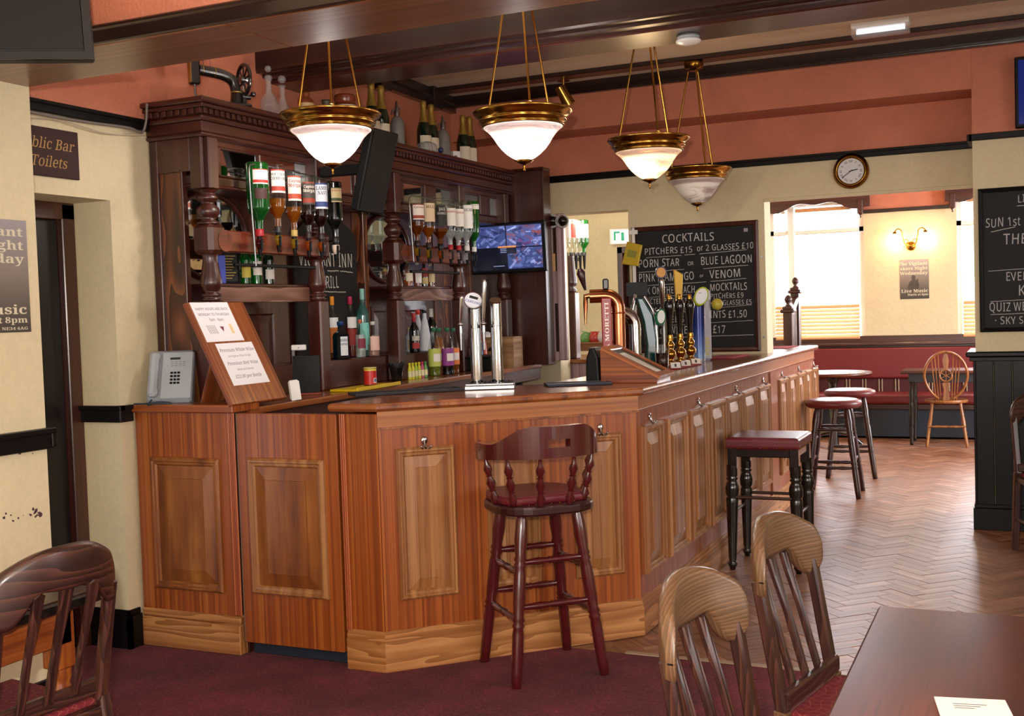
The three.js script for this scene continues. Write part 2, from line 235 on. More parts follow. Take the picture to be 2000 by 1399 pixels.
// floors
{
  const fl = structGroup('floor');
  mesh('screed', bx2(-4.6, XE, -0.12, -0.02, 3, -13.2, 0), C(0x2a1d17, 0.8), fl);
  const n = 3, w = 0.078, L = n * w, list = [], c45 = Math.SQRT1_2;
  for (let i = -140; i < 140; i++) for (let j = -40; j < 40; j++) for (const k of [0, 1]) {
    const ox = i + n * j, oy = i - n * j, cx = k ? ox + 0.5 : ox + n / 2, cy = k ? oy + 1 + n / 2 : oy + 0.5;
    const x = (cx - cy) * w * c45 - 0.3, z = -(cx + cy) * w * c45 - 6;
    if (x < -2.0 || x > 0.75 || z > -4.36 || z < -12.3) continue;
    list.push([x, z, k]);
  }
  list.sort((a, b) => Math.hypot(a[0] + 0.6, a[1] + 3.9) - Math.hypot(b[0] + 0.6, b[1] + 3.9));
  const shapes = []; for (let v = 0; v < 8; v++) { const g = geo(bx(L - 0.0014, 0.022, w - 0.0014, [0, -0.011, 0], 0.0012), 'x', 1); g.userData.done = true; shapes.push(g); }
  const rest = [[], [], [], [], []];
  list.forEach(([x, z, k], q) => {
    const v = Math.floor(rnd() * 8), m = Math.floor(rnd() * 5), y = rr(-0.0012, 0.0004), a = (k ? 1 : -1) * PI / 4;
    if (q < 300) { const o = mesh('block', shapes[v], M.block[m], fl); o.position.set(x, y, z); o.rotation.y = -a + PI / 2; }
    else rest[m].push(tf(shapes[v].clone(), [x, y, z], [0, -a + PI / 2, 0]));
  });
  const all = rest.map((l) => l.map((g) => keepUV(g)));
  all.forEach((l, m) => { if (!l.length) return; const o = new THREE.Mesh(mergeGeometries(l), M.block[m]); o.name = 'distant_blocks'; o.userData.kind = 'stuff'; o.castShadow = o.receiveShadow = true; fl.add(o); });
  mesh('edge_boards', [bx2(0.76, XE, -0.02, 0, -4.5, -12.9, 0), bx2(-4.6, 0.76, -0.02, -0.001, -12.32, -12.9, 0), bx2(-4.6, -2.05, -0.02, -0.002, -4.5, -12.4, 0)], M.block[2], fl, 'z');
  struct('carpet', bx2(XN, XE, -0.02, 0.004, 3, -4.455, 0.002), M.carpet);
  struct('carpet_behind_bar', bx2(-4.2, XN, -0.02, 0.004, -2.9, -4.455, 0), M.carpet);
  struct('threshold_strip', bx(3.0, 0.006, 0.035, [-0.05, 0.004, -4.465], 0.002), C(0xa08d78, 0.4));
}
// left walls
const leftNear = structGroup('wall_left_near');
wallPart(leftNear, 'plaster', [-3.5, XN, 0, CE, 3.0, ZN], M.cream);
for (let i = 0; i < 22; i++) { const k = rnd(), r = rr(0.002, 0.007) * (i < 3 ? 2 : 1), o = []; for (let j = 0; j < 7; j++) { const a = j / 7 * 2 * PI; o.push([Math.cos(a) * r * rr(0.5, 1.3), Math.sin(a) * r * rr(0.5, 1.3)]); } mesh('paint_chip', tf(ext(o, 0.0008), [XN, 0.80 + rr(-0.02, 0.02) + (i > 17 ? 0.2 : 0), i < 3 ? -2.935 + i * 0.008 : -2.94 + k * 0.22], [0, PI / 2, 0]), C(0x4a2f3c, 0.8), leftNear); }
mesh('dado_rail', [bx2(XN, XN + 0.022, 1.016, 1.086, 2.9, ZN - 0.012), bx2(XN, XN + 0.035, 1.07, 1.09, 2.9, ZN - 0.02), bx2(-3.3, XN + 0.03, 1.02, 1.086, ZN, ZN - 0.02)], M.black, leftNear, 'z');
mesh('skirting', [bx2(XN, XN + 0.022, 0, 0.17, 2.9, ZN), bx2(XN, XN + 0.012, 0.17, 0.2, 2.9, ZN)], M.black, leftNear, 'z');
const left = structGroup('wall_left');
wallPart(left, 'plaster', [-4.02, XW, 0, 2.35, ZR, -4.12], M.cream);
wallPart(left, 'lintel', [-4.02, XW, 1.995, 2.35, ZN + 0.4, ZR], M.cream);
wallPart(left, 'frieze', [-4.02, XW, 2.35, CE, ZN + 0.4, -4.12], M.red);
wallPart(left, 'door_back_wall', [-4.2, -4.02, 0, CE, ZN + 0.4, -4.12], M.cream);
mesh('picture_rail', [bx2(XW, XW + 0.025, 2.325, 2.368, ZN, -4.1), bx2(XW, XW + 0.04, 2.355, 2.372, ZN, -4.1)], M.black, left, 'z');
mesh('dado_rail', [bx2(XW, XW + 0.022, 1.016, 1.086, ZR + 0.02, -3.9), bx2(XW, XW + 0.033, 1.07, 1.09, ZR + 0.03, -3.9), bx2(-3.88, XW + 0.02, 1.016, 1.086, ZR, ZR + 0.022), bx2(-3.88, XW + 0.033, 1.07, 1.09, ZR, ZR + 0.033)], M.black, left, 'z');
mesh('skirting', [bx2(XW, XW + 0.022, 0, 0.15, ZR + 0.022, -3.9), bx2(-3.88, XW + 0.022, 0, 0.15, ZR, ZR + 0.022), bx2(XW, XW + 0.012, 0.15, 0.175, ZR + 0.012, -3.9), bx2(-3.88, XW + 0.012, 0.15, 0.175, ZR, ZR + 0.012)], M.black, left, 'z');
// wall behind the back bar runs a few degrees off square
{
  const a = new V3(XW, 0, -4.1), b = new V3(-3.88, 0, ZU), len = a.distanceTo(b) + 0.5, yaw = Math.atan2(b.x - a.x, b.z - a.z);
  const w = structGroup('wall_behind_bar'); w.position.set(a.x, 0, a.z); w.rotation.y = yaw;
  wallPart(w, 'frieze', [0, 0.2, 2.0, CE, 0, len], M.red); wallPart(w, 'plaster', [0, 0.2, 0, 2.0, 0, len], M.creamSmooth);
  mesh('cornice', [bx2(-0.05, 0, 2.93, CE, 1.3, len - 0.5), bx2(-0.07, 0, 2.98, 3.0, 1.3, len - 0.5)], M.darkBeam, w, 'z');
  for (const z of [1.45, 2.2, 3.0]) mesh('cornice_block', bx2(-0.09, 0, 2.9, CE, z, z + 0.14), M.darkBeam, w, 'z');
}
// far wall: bulkhead above, recessed wall with hatch and doorway below, pillar
const far = structGroup('wall_far');
wallPart(far, 'bulkhead', [-4.2, -0.29, SOF, CE, ZU, ZFB], M.red, 'x');
wallPart(far, 'frieze', [-4.2, -0.29, 2.42, SOF, ZF, ZFB], M.red, 'x');
wallPart(far, 'lintel', [-4.2, -0.29, 2.165, 2.42, ZF, ZFB], M.creamSmooth, 'x');
wallPart(far, 'chalkboard_wall', [-2.635, -1.645, 0, 2.165, ZF, ZFB], M.creamSmooth, 'x');
wallPart(far, 'hatch_left_wall', [-4.2, -3.2, 0, 2.165, ZF, ZFB], M.creamSmooth, 'x');
mesh('picture_rail', [bx2(-4.0, -0.29, 2.4, 2.44, ZF, ZF + 0.025), bx2(-4.0, -0.29, 2.43, 2.448, ZF, ZF + 0.04)], M.black, far, 'x');
mesh('cornice', [bx2(-3.95, XE, 2.965, CE, ZU, ZU + 0.045), bx2(-3.95, XE, 2.975, 2.992, ZU, ZU + 0.062)], M.darkBeam, far, 'x');
mesh('opening_trim', bx2(-1.645, -0.29, 2.15, 2.172, ZF - 0.002, ZF + 0.012), M.creamSmooth, far, 'x');
const pillar = structGroup('wall_pillar');
wallPart(pillar, 'plaster', [-0.29, XE, 0, 2.42, ZU - 0.015, ZFB], M.cream, 'x');
wallPart(pillar, 'frieze', [-0.29, XE, 2.42, CE, ZU - 0.015, ZFB], M.red, 'x');
mesh('picture_rail', [bx2(-0.31, XE, 2.405, 2.445, ZU - 0.015, ZU + 0.015), bx2(-0.32, -0.29, 2.405, 2.445, ZFB, ZU + 0.015)], M.black, pillar, 'x');
for (let k = 0; k < 9; k++) mesh('dado_board', bx2(-0.292 + k * 0.105, -0.292 + k * 0.105 + 0.103, 0.13, 1.06, ZU - 0.015, ZU + 0.0, 0.004), M.black, pillar);
for (let k = 0; k < 5; k++) mesh('dado_board', bx2(-0.305, -0.29, 0.13, 1.06, ZU - 0.02 - k * 0.105, ZU - 0.122 - k * 0.105, 0.004), M.black, pillar);
mesh('dado_cap', [bx2(-0.325, 1.2, 1.05, 1.075, ZFB, ZU + 0.025), bx2(-0.345, 1.2, 1.075, 1.108, ZFB, ZU + 0.045, 0.008)], M.black, pillar, 'x');
mesh('skirting', [bx2(-0.315, 1.2, 0, 0.135, ZFB, ZU + 0.015), bx2(-0.308, 1.2, 0.135, 0.16, ZFB, ZU + 0.008)], M.black, pillar, 'x');
// street wall, rear wall with their windows, ceilings
let winNo = 0;
function windowFrame(name, x0, x1, y0, y1, z, axis, bars) {   // white sash frame with panes in an opening
  const g = structGroup('window_' + (++winNo)), w = x1 - x0, h = y1 - y0; g.position.set(axis === 'x' ? z : (x0 + x1) / 2, (y0 + y1) / 2, axis === 'x' ? (x0 + x1) / 2 : z); if (axis === 'x') g.rotation.y = PI / 2;
  const t = 0.05; mesh('frame', [bx(w, t, 0.08, [0, h / 2 - t / 2, 0]), bx(w, t, 0.08, [0, -h / 2 + t / 2, 0]), bx(t, h, 0.08, [-w / 2 + t / 2, 0, 0]), bx(t, h, 0.08, [w / 2 - t / 2, 0, 0])], M.white, g);
  for (const [bw, bh, bxx, by] of bars) mesh('glazing_bar', bx(bw, bh, 0.06, [bxx, by, 0]), M.white, g);
  const p = mesh('pane', bx(w - 0.06, h - 0.06, 0.004, [0, 0, -0.01], 0), M.glass, g); return g;
}
const east = structGroup('wall_right');
for (const b of [[3, 0.35], [-1.15, -2.85], [-4.35, -9.6], [-11.0, -13.2]]) { wallPart(east, 'plaster', [XE, XE + 0.2, 0, 2.42, b[0], b[1]], M.cream); wallPart(east, 'frieze', [XE, XE + 0.2, 2.42, CE, b[0], b[1]], M.red); mesh('picture_rail', bx2(XE - 0.03, XE, 2.4, 2.44, b[0], b[1]), M.black, east, 'z'); }
for (const [a, b] of [[0.35, -1.15], [-2.85, -4.35], [-9.6, -11.0]]) { wallPart(east, 'plaster', [XE, XE + 0.2, 0, 0.9, a, b], M.cream); wallPart(east, 'plaster', [XE, XE + 0.2, 2.6, CE, a, b], M.cream); windowFrame('window_1', b, a, 0.9, 2.6, XE + 0.12, 'x', [[0.05, 1.6, 0, 0]]); }
const rear = structGroup('wall_rear');
for (const [a, b] of [[-3.5, -2.0], [-0.4, 0.5], [2.1, 3.7]]) wallPart(rear, 'plaster', [a, b, 0, CE, 3, 3.2], M.cream);
for (const [a, b] of [[-2.0, -0.4], [0.5, 2.1]]) { wallPart(rear, 'plaster', [a, b, 0, 0.9, 3, 3.2], M.cream); wallPart(rear, 'plaster', [a, b, 2.6, CE, 3, 3.2], M.cream); windowFrame('window_1', a, b, 0.9, 2.6, 3.12, 'z', [[0.05, 1.6, 0, 0]]); }
struct('ceiling', bx2(-4.3, XE + 0.2, CE, CE + 0.15, 3.2, ZFB, 0), M.ceil, 'x');
struct('trim_1', [bx2(-3.9, XE, CE - 0.03, CE, -7.17, -7.30)], M.darkBeam, 'x');
// nearer beam: polished soffit boards, dark moulding, papered face
{
  const b = structGroup('beam'); const seam = onY(515, 70, 2.3).x;
  mesh('soffit_board', bx2(-3.45, seam - 0.001, 2.295, 2.318, -2.655, -2.978), M.beam, b, 'x'); mesh('soffit_board', bx2(seam + 0.001, XE, 2.295, 2.318, -2.655, -2.978), M.beam, b, 'x');
  wallPart(b, 'papered_face', [-3.45, XE, 2.318, CE, -2.67, -2.96], M.red, 'x');
  mesh('moulding', [bx2(-3.45, XE, 2.297, 2.345, -2.64, -2.67, 0.004), bx2(-3.45, XE, 2.335, 2.352, -2.63, -2.67, 0.005)], M.darkBeam, b, 'x');
}
{
  const b = structGroup('beam');
  mesh('beam_face', bx2(-3.75, XE, 2.76, CE, -5.0, -5.3, 0.01), M.darkBeam, b, 'x');
  mesh('bead', [bx2(-3.75, XE, 2.745, 2.775, -5.06, -5.3, 0.008)], M.darkBeam, b, 'x');
  mesh('soffit_board', bx2(-3.75, XE, 2.728, 2.76, -5.14, -5.44, 0.006), M.mahog, b, 'x');
}
// back room (snug) shell
const snug = structGroup('wall_back');
const W1 = [-2.62, -1.6], W2 = [-0.66, 0.3], SY = [1.0, 2.55];
for (const [a, b] of [[-4.6, W1[0]], [W1[1], W2[0]], [W2[1], XE]]) { wallPart(snug, 'plaster', [a, b, 0, 2.405, ZB, ZB - 0.2], M.cream, 'x'); wallPart(snug, 'frieze', [a, b, 2.405, 2.85, ZB, ZB - 0.2], M.red, 'x'); mesh('picture_rail', bx2(a, b, 2.385, 2.425, ZB, ZB + 0.03), M.darkBeam, snug, 'x'); }
for (const [a, b] of [W1, W2]) { wallPart(snug, 'plaster', [a, b, 0, SY[0], ZB, ZB - 0.2], M.cream, 'x'); wallPart(snug, 'plaster', [a, b, SY[1], 2.85, ZB, ZB - 0.2], M.cream, 'x'); }
mesh('dado_band', bx2(-2.9, XE, 0.93, 1.06, ZB, ZB + 0.02), M.mahog, snug, 'x'); mesh('sill', [bx2(-2.75, XE, 0.955, 0.985, ZB, ZB + 0.09, 0.006)], M.mahog, snug, 'x');
struct('ceiling_snug', bx2(-4.6, XE + 0.2, 2.8, 2.9, ZFB, ZB - 0.2, 0), M.ceil, 'x');
struct('wall_snug_left', bx2(-4.7, -4.6, 0, 2.85, ZFB, ZB - 0.2, 0), M.creamSmooth);
const hatchWall = structGroup('wall_hatch');
wallPart(hatchWall, 'plaster', [-4.6, -3.55, 0, 2.85, -10.3, -10.45], M.cream, 'x'); wallPart(hatchWall, 'plaster', [-3.55, -2.95, 2.03, 2.85, -10.3, -10.45], M.cream, 'x'); wallPart(hatchWall, 'plaster', [-3.1, -2.95, 0, 2.03, -10.3, -10.45], M.cream, 'x');
wallPart(hatchWall, 'plaster', [-2.95, -2.85, 0, 2.85, -10.3, ZB], M.cream);
mesh('passage_wall', [bx2(-3.65, -3.55, 0, 2.85, -10.45, -12.2, 0), bx2(-3.05, -2.95, 0, 2.85, -10.45, -12.2, 0), bx2(-3.65, -2.95, 0, 2.85, -12.2, -12.3, 0), bx2(-3.65, -2.95, 2.2, 2.3, -10.45, -12.2, 0)], M.cream, hatchWall);
mesh('door_frame', [bx2(-3.55, -3.5, 0, 2.03, -10.31, -10.46), bx2(-3.15, -3.1, 0, 2.03, -10.31, -10.46), bx2(-3.55, -3.1, 1.97, 2.03, -10.31, -10.46)], M.mahog, hatchWall); mesh('door_leaf', [bx(0.04, 1.95, 0.36, [-3.47, 0.985, -10.63], 0.004, [0, 0.12, 0])], M.mahog, hatchWall);
mesh('ceiling_board', bx2(-4.4, -2.9, 2.35, 2.4, -8.4, -9.4), M.mahog, hatchWall, 'x');
// ---------- the bar ----------
const Z0 = -3.90, BX = -1.549, PD = [-2.377, Z0], PE = [BX, -4.728], BEND = -9.25, XL = -2.56;
const barPath = (d, end = BEND) => [[XL, Z0 + d], [PD[0] + d * 0.4142, Z0 + d], [BX + d, PE[1] + d * 0.4142], [BX + d, end]];
const band = (d0, d1, y0, y1, k0, k1, bevel = 0) => { const a = barPath(d0).slice(k0, k1 + 1), b = barPath(d1).slice(k0, k1 + 1).reverse(); return slab([...a, ...b], y0, y1, bevel); };
const RAISED = [[0, 0], [0.0, 0.012], [0.008, 0.02], [0.016, 0.02], [0.02, 0.014], [0.03, 0.013], [0.036, 0.006], [0.036, 0.002]];
function raisedPanel(parent, w, h, place, mMould, mField, deep = 1) {   // moulding frame with a fielded panel inside
  const g = new THREE.Group(); g.name = 'raised_panel'; g.applyMatrix4(place); parent.add(g);
  const k = Math.min(1, w / 0.24), pr = RAISED.map(([i, z]) => [i * (0.55 + 0.45 * k), z * deep]), e = pr[pr.length - 1][0];
  mesh('moulding', rings(w, h, pr, false), mMould, g);
  const fw = w - 2 * e, fh = h - 2 * e, bv = Math.min(0.055, fw * 0.26);
  mesh('field', rings(fw, fh, [[0, 0.002], [bv, 0.012 * deep], [bv + 0.001, 0.016 * deep]], true), mField, g);
  return g;
}
const faceAt = (x, y, z, yaw) => new THREE.Matrix4().compose(new V3(x, y, z), new THREE.Quaternion().setFromAxisAngle(new V3(0, 1, 0), yaw), new V3(1, 1, 1));
function bagHook(parent, x, y, z, yaw, name = 'coat_hook') {
  const g = mesh(name, [tf(sph(0.014, [0, 0, 0], [1, 1.2, 0.35], 10), [0, 0.01, 0.004]), tube([[0, 0.012, 0.004], [0, -0.012, 0.014], [0, -0.02, 0.024]], 0.004, 6, 6), tube([[0, -0.005, 0.008], [-0.012, -0.022, 0.022], [-0.02, -0.014, 0.03]], 0.0035, 8, 6), tube([[0, -0.005, 0.008], [0.012, -0.022, 0.022], [0.02, -0.014, 0.03]], 0.0035, 8, 6), sph(0.006, [-0.02, -0.012, 0.03], null, 8), sph(0.006, [0.02, -0.012, 0.03], null, 8)], M.chrome, parent);
  g.position.set(x, y, z); g.rotation.y = yaw; return g;
}
const REEDS = (h, y, m, parent, x, z, n = 4) => { for (let i = 0; i < n; i++) mesh('reed', tf(new THREE.CylinderGeometry(0.0045, 0.0045, h, 8), [x + i * 0.0095, y, z]), m, parent); };
const reedMat = woodMat(wood({ dark: 0x7a3516, mid: 0xa04e28, light: 0xb8683e, s: 77, across: 8, along: 1, U: 0.2, VV: 1.5 }), 0.4, 0.4);
{ // fixed end unit beside the wall
  const x0 = -3.645, x1 = -3.095, t = thing('bar_end_unit', 'fixed mahogany bar end unit with one raised panel next to the cream wall', 'bar panel', [0, 0, 0]);
  mesh('board', bx2(x0, x1 - 0.04, 0.17, 1.055, Z0 - 0.012, Z0 - 0.05, 0.002), M.sapele, t);
  mesh('carcass', bx2(x0 + 0.01, x1, 0.0, 1.055, Z0 - 0.05, Z0 - 0.1, 0.002), M.mahog, t);
  mesh('plinth', [bx2(x0, x1 - 0.005, 0.005, 0.135, Z0 - 0.05, Z0 + 0.004, 0.003), bx2(x0, x1 - 0.005, 0.135, 0.172, Z0 - 0.05, Z0 - 0.003, 0.006)], M.pine, t, 'x');
  mesh('cap', bx2(x0, x1 + 0.01, 1.055, 1.09, Z0 - 0.18, Z0 + 0.012, 0.004), M.sapele, t, 'x');
  REEDS(0.88, 0.615, reedMat, t, x1 - 0.034, Z0 - 0.014);
  const a = onZ(290, 893, Z0), b = onZ(439, 1160, Z0), y0 = b.y, y1 = onZ(365, 895, Z0).y;
  raisedPanel(t, b.x - a.x - 0.01, y1 - y0, faceAt((a.x + b.x) / 2, (y0 + y1) / 2, Z0 - 0.012, 0), M.panelRed, M.panelRed);
}
{ // gate
  const x0 = -3.08, x1 = -2.578, t = thing('bar_gate', 'hinged mahogany bar gate with raised panel and gap under it', 'gate', [0, 0, 0]);
  mesh('leaf', bx2(x0, x1, 0.065, 1.052, Z0 - 0.045, Z0 - 0.008, 0.002), M.sapele, t);
  mesh('edge_strip', bx2(x0 - 0.006, x0, 0.065, 1.052, Z0 - 0.04, Z0 - 0.01, 0.001), C(0x6b5a48, 0.7), t);
  const a = onZ(483, 897, Z0), b = onZ(643, 1172, Z0), y0 = b.y, y1 = onZ(560, 897, Z0).y;
  raisedPanel(t, b.x - a.x, y1 - y0, faceAt((a.x + b.x) / 2, (y0 + y1) / 2, Z0 - 0.008, 0), M.panel, M.panelRed);
  const k = thing('kick_board', 'dark blue board in the gap under the bar gate', 'board', [0, 0, 0]); mesh('board', bx2(-3.08, -2.57, 0.004, 0.062, Z0 - 0.07, Z0 - 0.06), C(0x18202f, 0.7), k);
}
{ // angled front: return post, chamfer with three panels
  const t = thing('bar_front_unit', 'angled mahogany bar front with three raised panels behind the maroon captain chair', 'bar front', [0, 0, 0]);
  mesh('board', [uvYaw(band(-0.014, -0.05, 0.16, 1.005, 1, 2), 'y', PI / 4)], M.sapele, t);
  mesh('return_board', [bx2(XL, PD[0] - 0.008, 0.16, 1.055, Z0 - 0.04, Z0 - 0.01, 0.002)], M.sapele, t);
  mesh('return_side', bx2(XL, XL + 0.02, 0.0, 1.055, Z0 - 0.5, Z0 - 0.02, 0.002), M.sapeleDark, t);
  REEDS(0.89, 0.61, reedMat, t, XL + 0.003, Z0 - 0.006, 3);
  for (const [k0, k1] of [[0, 1], [1, 2]]) { const ya = k0 ? PI / 4 : 0; mesh('plinth', uvYaw(band(-0.05, 0, 0.004, 0.13, k0, k1), 'x', ya), M.pine, t); mesh('plinth_mould', [uvYaw(band(-0.05, -0.004, 0.13, 0.15, k0, k1), 'x', ya), uvYaw(band(-0.05, -0.009, 0.15, 0.168, k0, k1), 'x', ya)], M.pine, t); }
  mesh('fascia', uvYaw(band(-0.05, -0.002, 1.0, 1.068, 1, 2), 'x', PI / 4), M.fascia, t);
  mesh('fascia_bead', band(-0.05, 0.001, 0.992, 1.002, 1, 2), M.top, t, 'x');
  const nx = Math.SQRT1_2, along = (px, y) => { const d = ray(px, y), c = PD[0] + PD[1] - 0.014 * Math.SQRT2, s = (c - 0) / (d.x + d.z); return new V3(d.x * s, EYE + d.y * s, d.z * s); };
  for (const [l, r, top, bot] of [[772, 897, 880, 1177], [947, 1060, 875, 1150], [1117, 1220, 853, 1118]]) {
    const a = along(l, top), b = along(r, bot), mid = along((l + r) / 2, (top + bot) / 2), w = Math.hypot(b.x - a.x, b.z - a.z);
    raisedPanel(t, w, 0.62, faceAt(mid.x, 0.60, mid.z, PI / 4), M.panel, M.panel);
  }
  for (const [px, py] of [[828, 858], [1012, 848], [1172, 836]]) { const p = along(px, py); bagHook(t, p.x, 0.925, p.z, PI / 4); }
}
{ // long front along the room
  const t = thing('bar_front_unit', 'long mahogany bar front with twelve narrow raised panels behind the stools', 'bar front', [0, 0, 0]);
  mesh('board', band(-0.014, -0.05, 0.16, 1.005, 2, 3), M.sapele, t);
  mesh('plinth', band(-0.05, 0, 0.004, 0.13, 2, 3), M.pine, t, 'z'); mesh('plinth_mould', [band(-0.05, -0.004, 0.13, 0.15, 2, 3), band(-0.05, -0.009, 0.15, 0.168, 2, 3)], M.pine, t, 'z');
  mesh('fascia', band(-0.05, -0.002, 1.0, 1.068, 2, 3), M.fascia, t, 'z'); mesh('fascia_bead', band(-0.05, 0.001, 0.992, 1.002, 2, 3), M.top, t, 'z');
  mesh('end_panel', bx2(-2.0, BX - 0.01, 0.0, 1.06, BEND - 0.02, BEND, 0.003), M.sapele, t);
  const xs = BX - 0.014, edges = [[1253, 1292], [1299.5, 1338.6], [1345, 1379], [1384, 1415], [1418, 1447], [1450, 1477], [1480, 1503], [1522, 1538], [1540.5, 1556], [1558, 1571.5], [1573.5, 1585], [1587, 1597]];
  const zOf = (px) => onX(px, 900, xs).z;
  edges.forEach(([l, r]) => { const a = zOf(l), b = zOf(r); raisedPanel(t, (a - b) * 0.98, 0.66, faceAt(xs, 0.59, (a + b) / 2, PI / 2), M.panel, M.panel, 1.25); });
  const pa = zOf(1505), pb = zOf(1518); mesh('pilaster', bx2(xs - 0.01, xs + 0.012, 0.168, 0.995, pa, pb), M.sapeleDark, t);
  for (const px of [1270, 1366, 1440, 1493, 1530, 1563, 1592]) bagHook(t, xs, 0.945, zOf(px), PI / 2);
}
{ // worktop: one continuous top with a rounded nosing
  const t = thing('counter_worktop', 'polished mahogany bar worktop turning the corner with rounded nosing', 'worktop', [0, 0, 0]);
  const o = barPath(0.028, BEND - 0.03), i = barPath(-0.56, BEND - 0.03).reverse(); o[0][0] = i[i.length - 1][0] = XL - 0.03;
  mesh('slab', slab([...o, ...i], 1.066, 1.1, 0.012, 3), M.top, t, 'x');
  mesh('bar_shelf', slab([...barPath(-0.05), ...barPath(-0.5).reverse()], 0.6, 0.62), M.mahog, t, 'x');
  mesh('inner_lip', slab([...barPath(-0.545), ...barPath(-0.56).reverse()], 0.95, 1.066), M.mahog, t, 'x');
}
{ // hinged section over the gate is lifted out: dark edge beam under the back counter end
  const t = thing('back_counter', 'oak topped back counter running below the bottle shelves', 'counter', [0, 0, 0]);
  const z0 = -4.02, z1 = -7.62, xf = -3.09;
  mesh('counter_top', slab([[-3.64, z0], [xf, z0], [xf - 0.14, z1], [-3.8, z1]], 1.035, 1.066, 0.006), M.top, t, 'z');
  mesh('counter_edge', slab([[-3.6, z0 - 0.02], [xf - 0.015, z0 - 0.02], [xf - 0.155, z1], [-3.8, z1]], 0.955, 1.035), M.mahog, t, 'z');
  mesh('cupboard', slab([[-3.62, -4.6], [xf - 0.08, -4.6], [xf - 0.2, -6.4], [-3.8, -6.4]], 0.0, 0.955), M.mahog, t);
  const c = thing('glass_fridge', 'black bottle fridge with pale glass door under the back counter', 'fridge', [0, 0, 0]);
  mesh('body', bx2(-3.75, -3.33, 0.05, 0.93, -6.5, -7.5, 0.005), M.blackPlastic, c); mesh('door_frame', tf(rings(0.94, 0.8, [[0, 0], [0, 0.02], [0.05, 0.02], [0.05, 0]], false), [-3.33, 0.49, -7.0], [0, PI / 2, 0]), M.blackPlastic, c);
  mesh('door_glass', bx2(-3.33, -3.322, 0.15, 0.83, -6.58, -7.42, 0), C(0x8fa7a8, 0.15), c); mesh('handle', bx2(-3.31, -3.295, 0.88, 0.905, -6.7, -7.3), M.steel, c);
}
// ---------- seats and tables ----------
const LEGP = [[0.001, 0], [0.0155, 0], [0.0175, 0.08], [0.0185, 0.3], [0.016, 0.335], [0.0205, 0.35], [0.0155, 0.365], [0.0205, 0.38], [0.0165, 0.40], [0.0195, 0.48], [0.0195, 0.64], [0.0155, 0.68], [0.0205, 0.695], [0.0155, 0.71], [0.0205, 0.725], [0.0165, 0.745], [0.021, 0.84], [0.018, 0.95], [0.012, 1]];
const fat = (p, k) => p.map(([r, y]) => [r * k, y]);
const STR = [[0.007, 0], [0.009, 0.1], [0.0125, 0.28], [0.009, 0.42], [0.0125, 0.455], [0.0095, 0.475], [0.0125, 0.5], [0.0095, 0.525], [0.0125, 0.545], [0.009, 0.58], [0.0125, 0.72], [0.009, 0.9], [0.007, 1]];
const SPIN = [[0.008, 0], [0.0135, 0.06], [0.0185, 0.17], [0.0095, 0.29], [0.0145, 0.31], [0.0095, 0.33], [0.0195, 0.47], [0.0095, 0.6], [0.0145, 0.62], [0.0095, 0.64], [0.0185, 0.77], [0.009, 0.9], [0.007, 1]];
function splayed(t, half, topHalf, topY, mat, levels, prof = LEGP) {   // four splayed turned legs with stretchers
  const at = (sx, sz, y) => { const k = y / topY, h = half + (topHalf - half) * k; return [sx * h, y, sz * h]; };
  const cs = [[-1, -1], [1, -1], [1, 1], [-1, 1]];
  for (const [sx, sz] of cs) mesh('leg', turned(fat(prof, 1.25), at(sx, sz, 0), at(sx, sz, topY)), mat, t);
  cs.forEach((a, i) => { const b = cs[(i + 1) % 4]; for (const y of levels[i % 2]) mesh('stretcher', turned(fat(STR, 1.2), at(a[0], a[1], y), at(b[0], b[1], y), 10), mat, t); });
}
{ // captain's bar chair
  const t = thing('captain_bar_chair', 'tall maroon captain bar chair with curved spindle back at the bar corner', 'bar chair', [-1.80, 0.004, -4.165], R(45));
  splayed(t, 0.187, 0.115, 0.665, M.maroon, [[0.30, 0.47], [0.25, 0.43]]);
  const D = []; for (let i = 0; i <= 40; i++) { const a = i / 40 * 2 * PI, r = 0.215 + 0.012 * Math.cos(4 * a + PI); D.push([Math.cos(a) * r, Math.sin(a) * r * 1.0]); }
  mesh('seat', slab(D.map(([x, z]) => [x, z]), 0.655, 0.69, 0.008, 2), M.maroonDark, t, 'x');
  const pad = D.map(([x, z]) => [x * 0.93, Math.min(z * 0.97 - 0.02, 0.13)]); mesh('seat_pad', slab(pad, 0.688, 0.722, 0.014, 3), M.vinyl, t, 'x');
  const hi = (a) => 0.932 + 0.072 * sm(clamp(1.55 - Math.abs(a) / 0.8)), lo = (a) => 0.868 + 0.014 * Math.cos(a), ri = 0.212, ro = 0.246;
  const a0 = 1.9, h0 = 0.19;
  mesh('back_rail', [arcBand(-a0, -h0, ri, ro, lo, hi, 26), arcBand(h0, a0, ri, ro, lo, hi, 26), arcBand(-h0, h0, ri, ro, lo, 0.922, 6), arcBand(-h0, h0, ri, ro, 0.953, hi, 6), sph(0.034, [Math.sin(a0) * 0.229, 0.902, Math.cos(a0) * 0.229], [0.5, 1, 1.2]), sph(0.034, [-Math.sin(a0) * 0.229, 0.902, Math.cos(a0) * 0.229], [0.5, 1, 1.2])], M.maroon, t, 'x');
  for (const a of [-1.45, -0.9, -0.32, 0.32, 0.9, 1.45]) mesh('spindle', turned(SPIN, [Math.sin(a) * 0.188, 0.685, Math.cos(a) * 0.188], [Math.sin(a) * 0.229, 0.875, Math.cos(a) * 0.229], 14), M.maroon, t);
  for (let i = 0; i < 15; i++) { const a = -1.3 + i * 0.185; mesh('stud', sph(0.0045, [Math.sin(a) * 0.182, 0.693, Math.min(Math.cos(a) * 0.182, 0.15)], [1, 0.6, 1], 6), M.brassDark, t); }
}
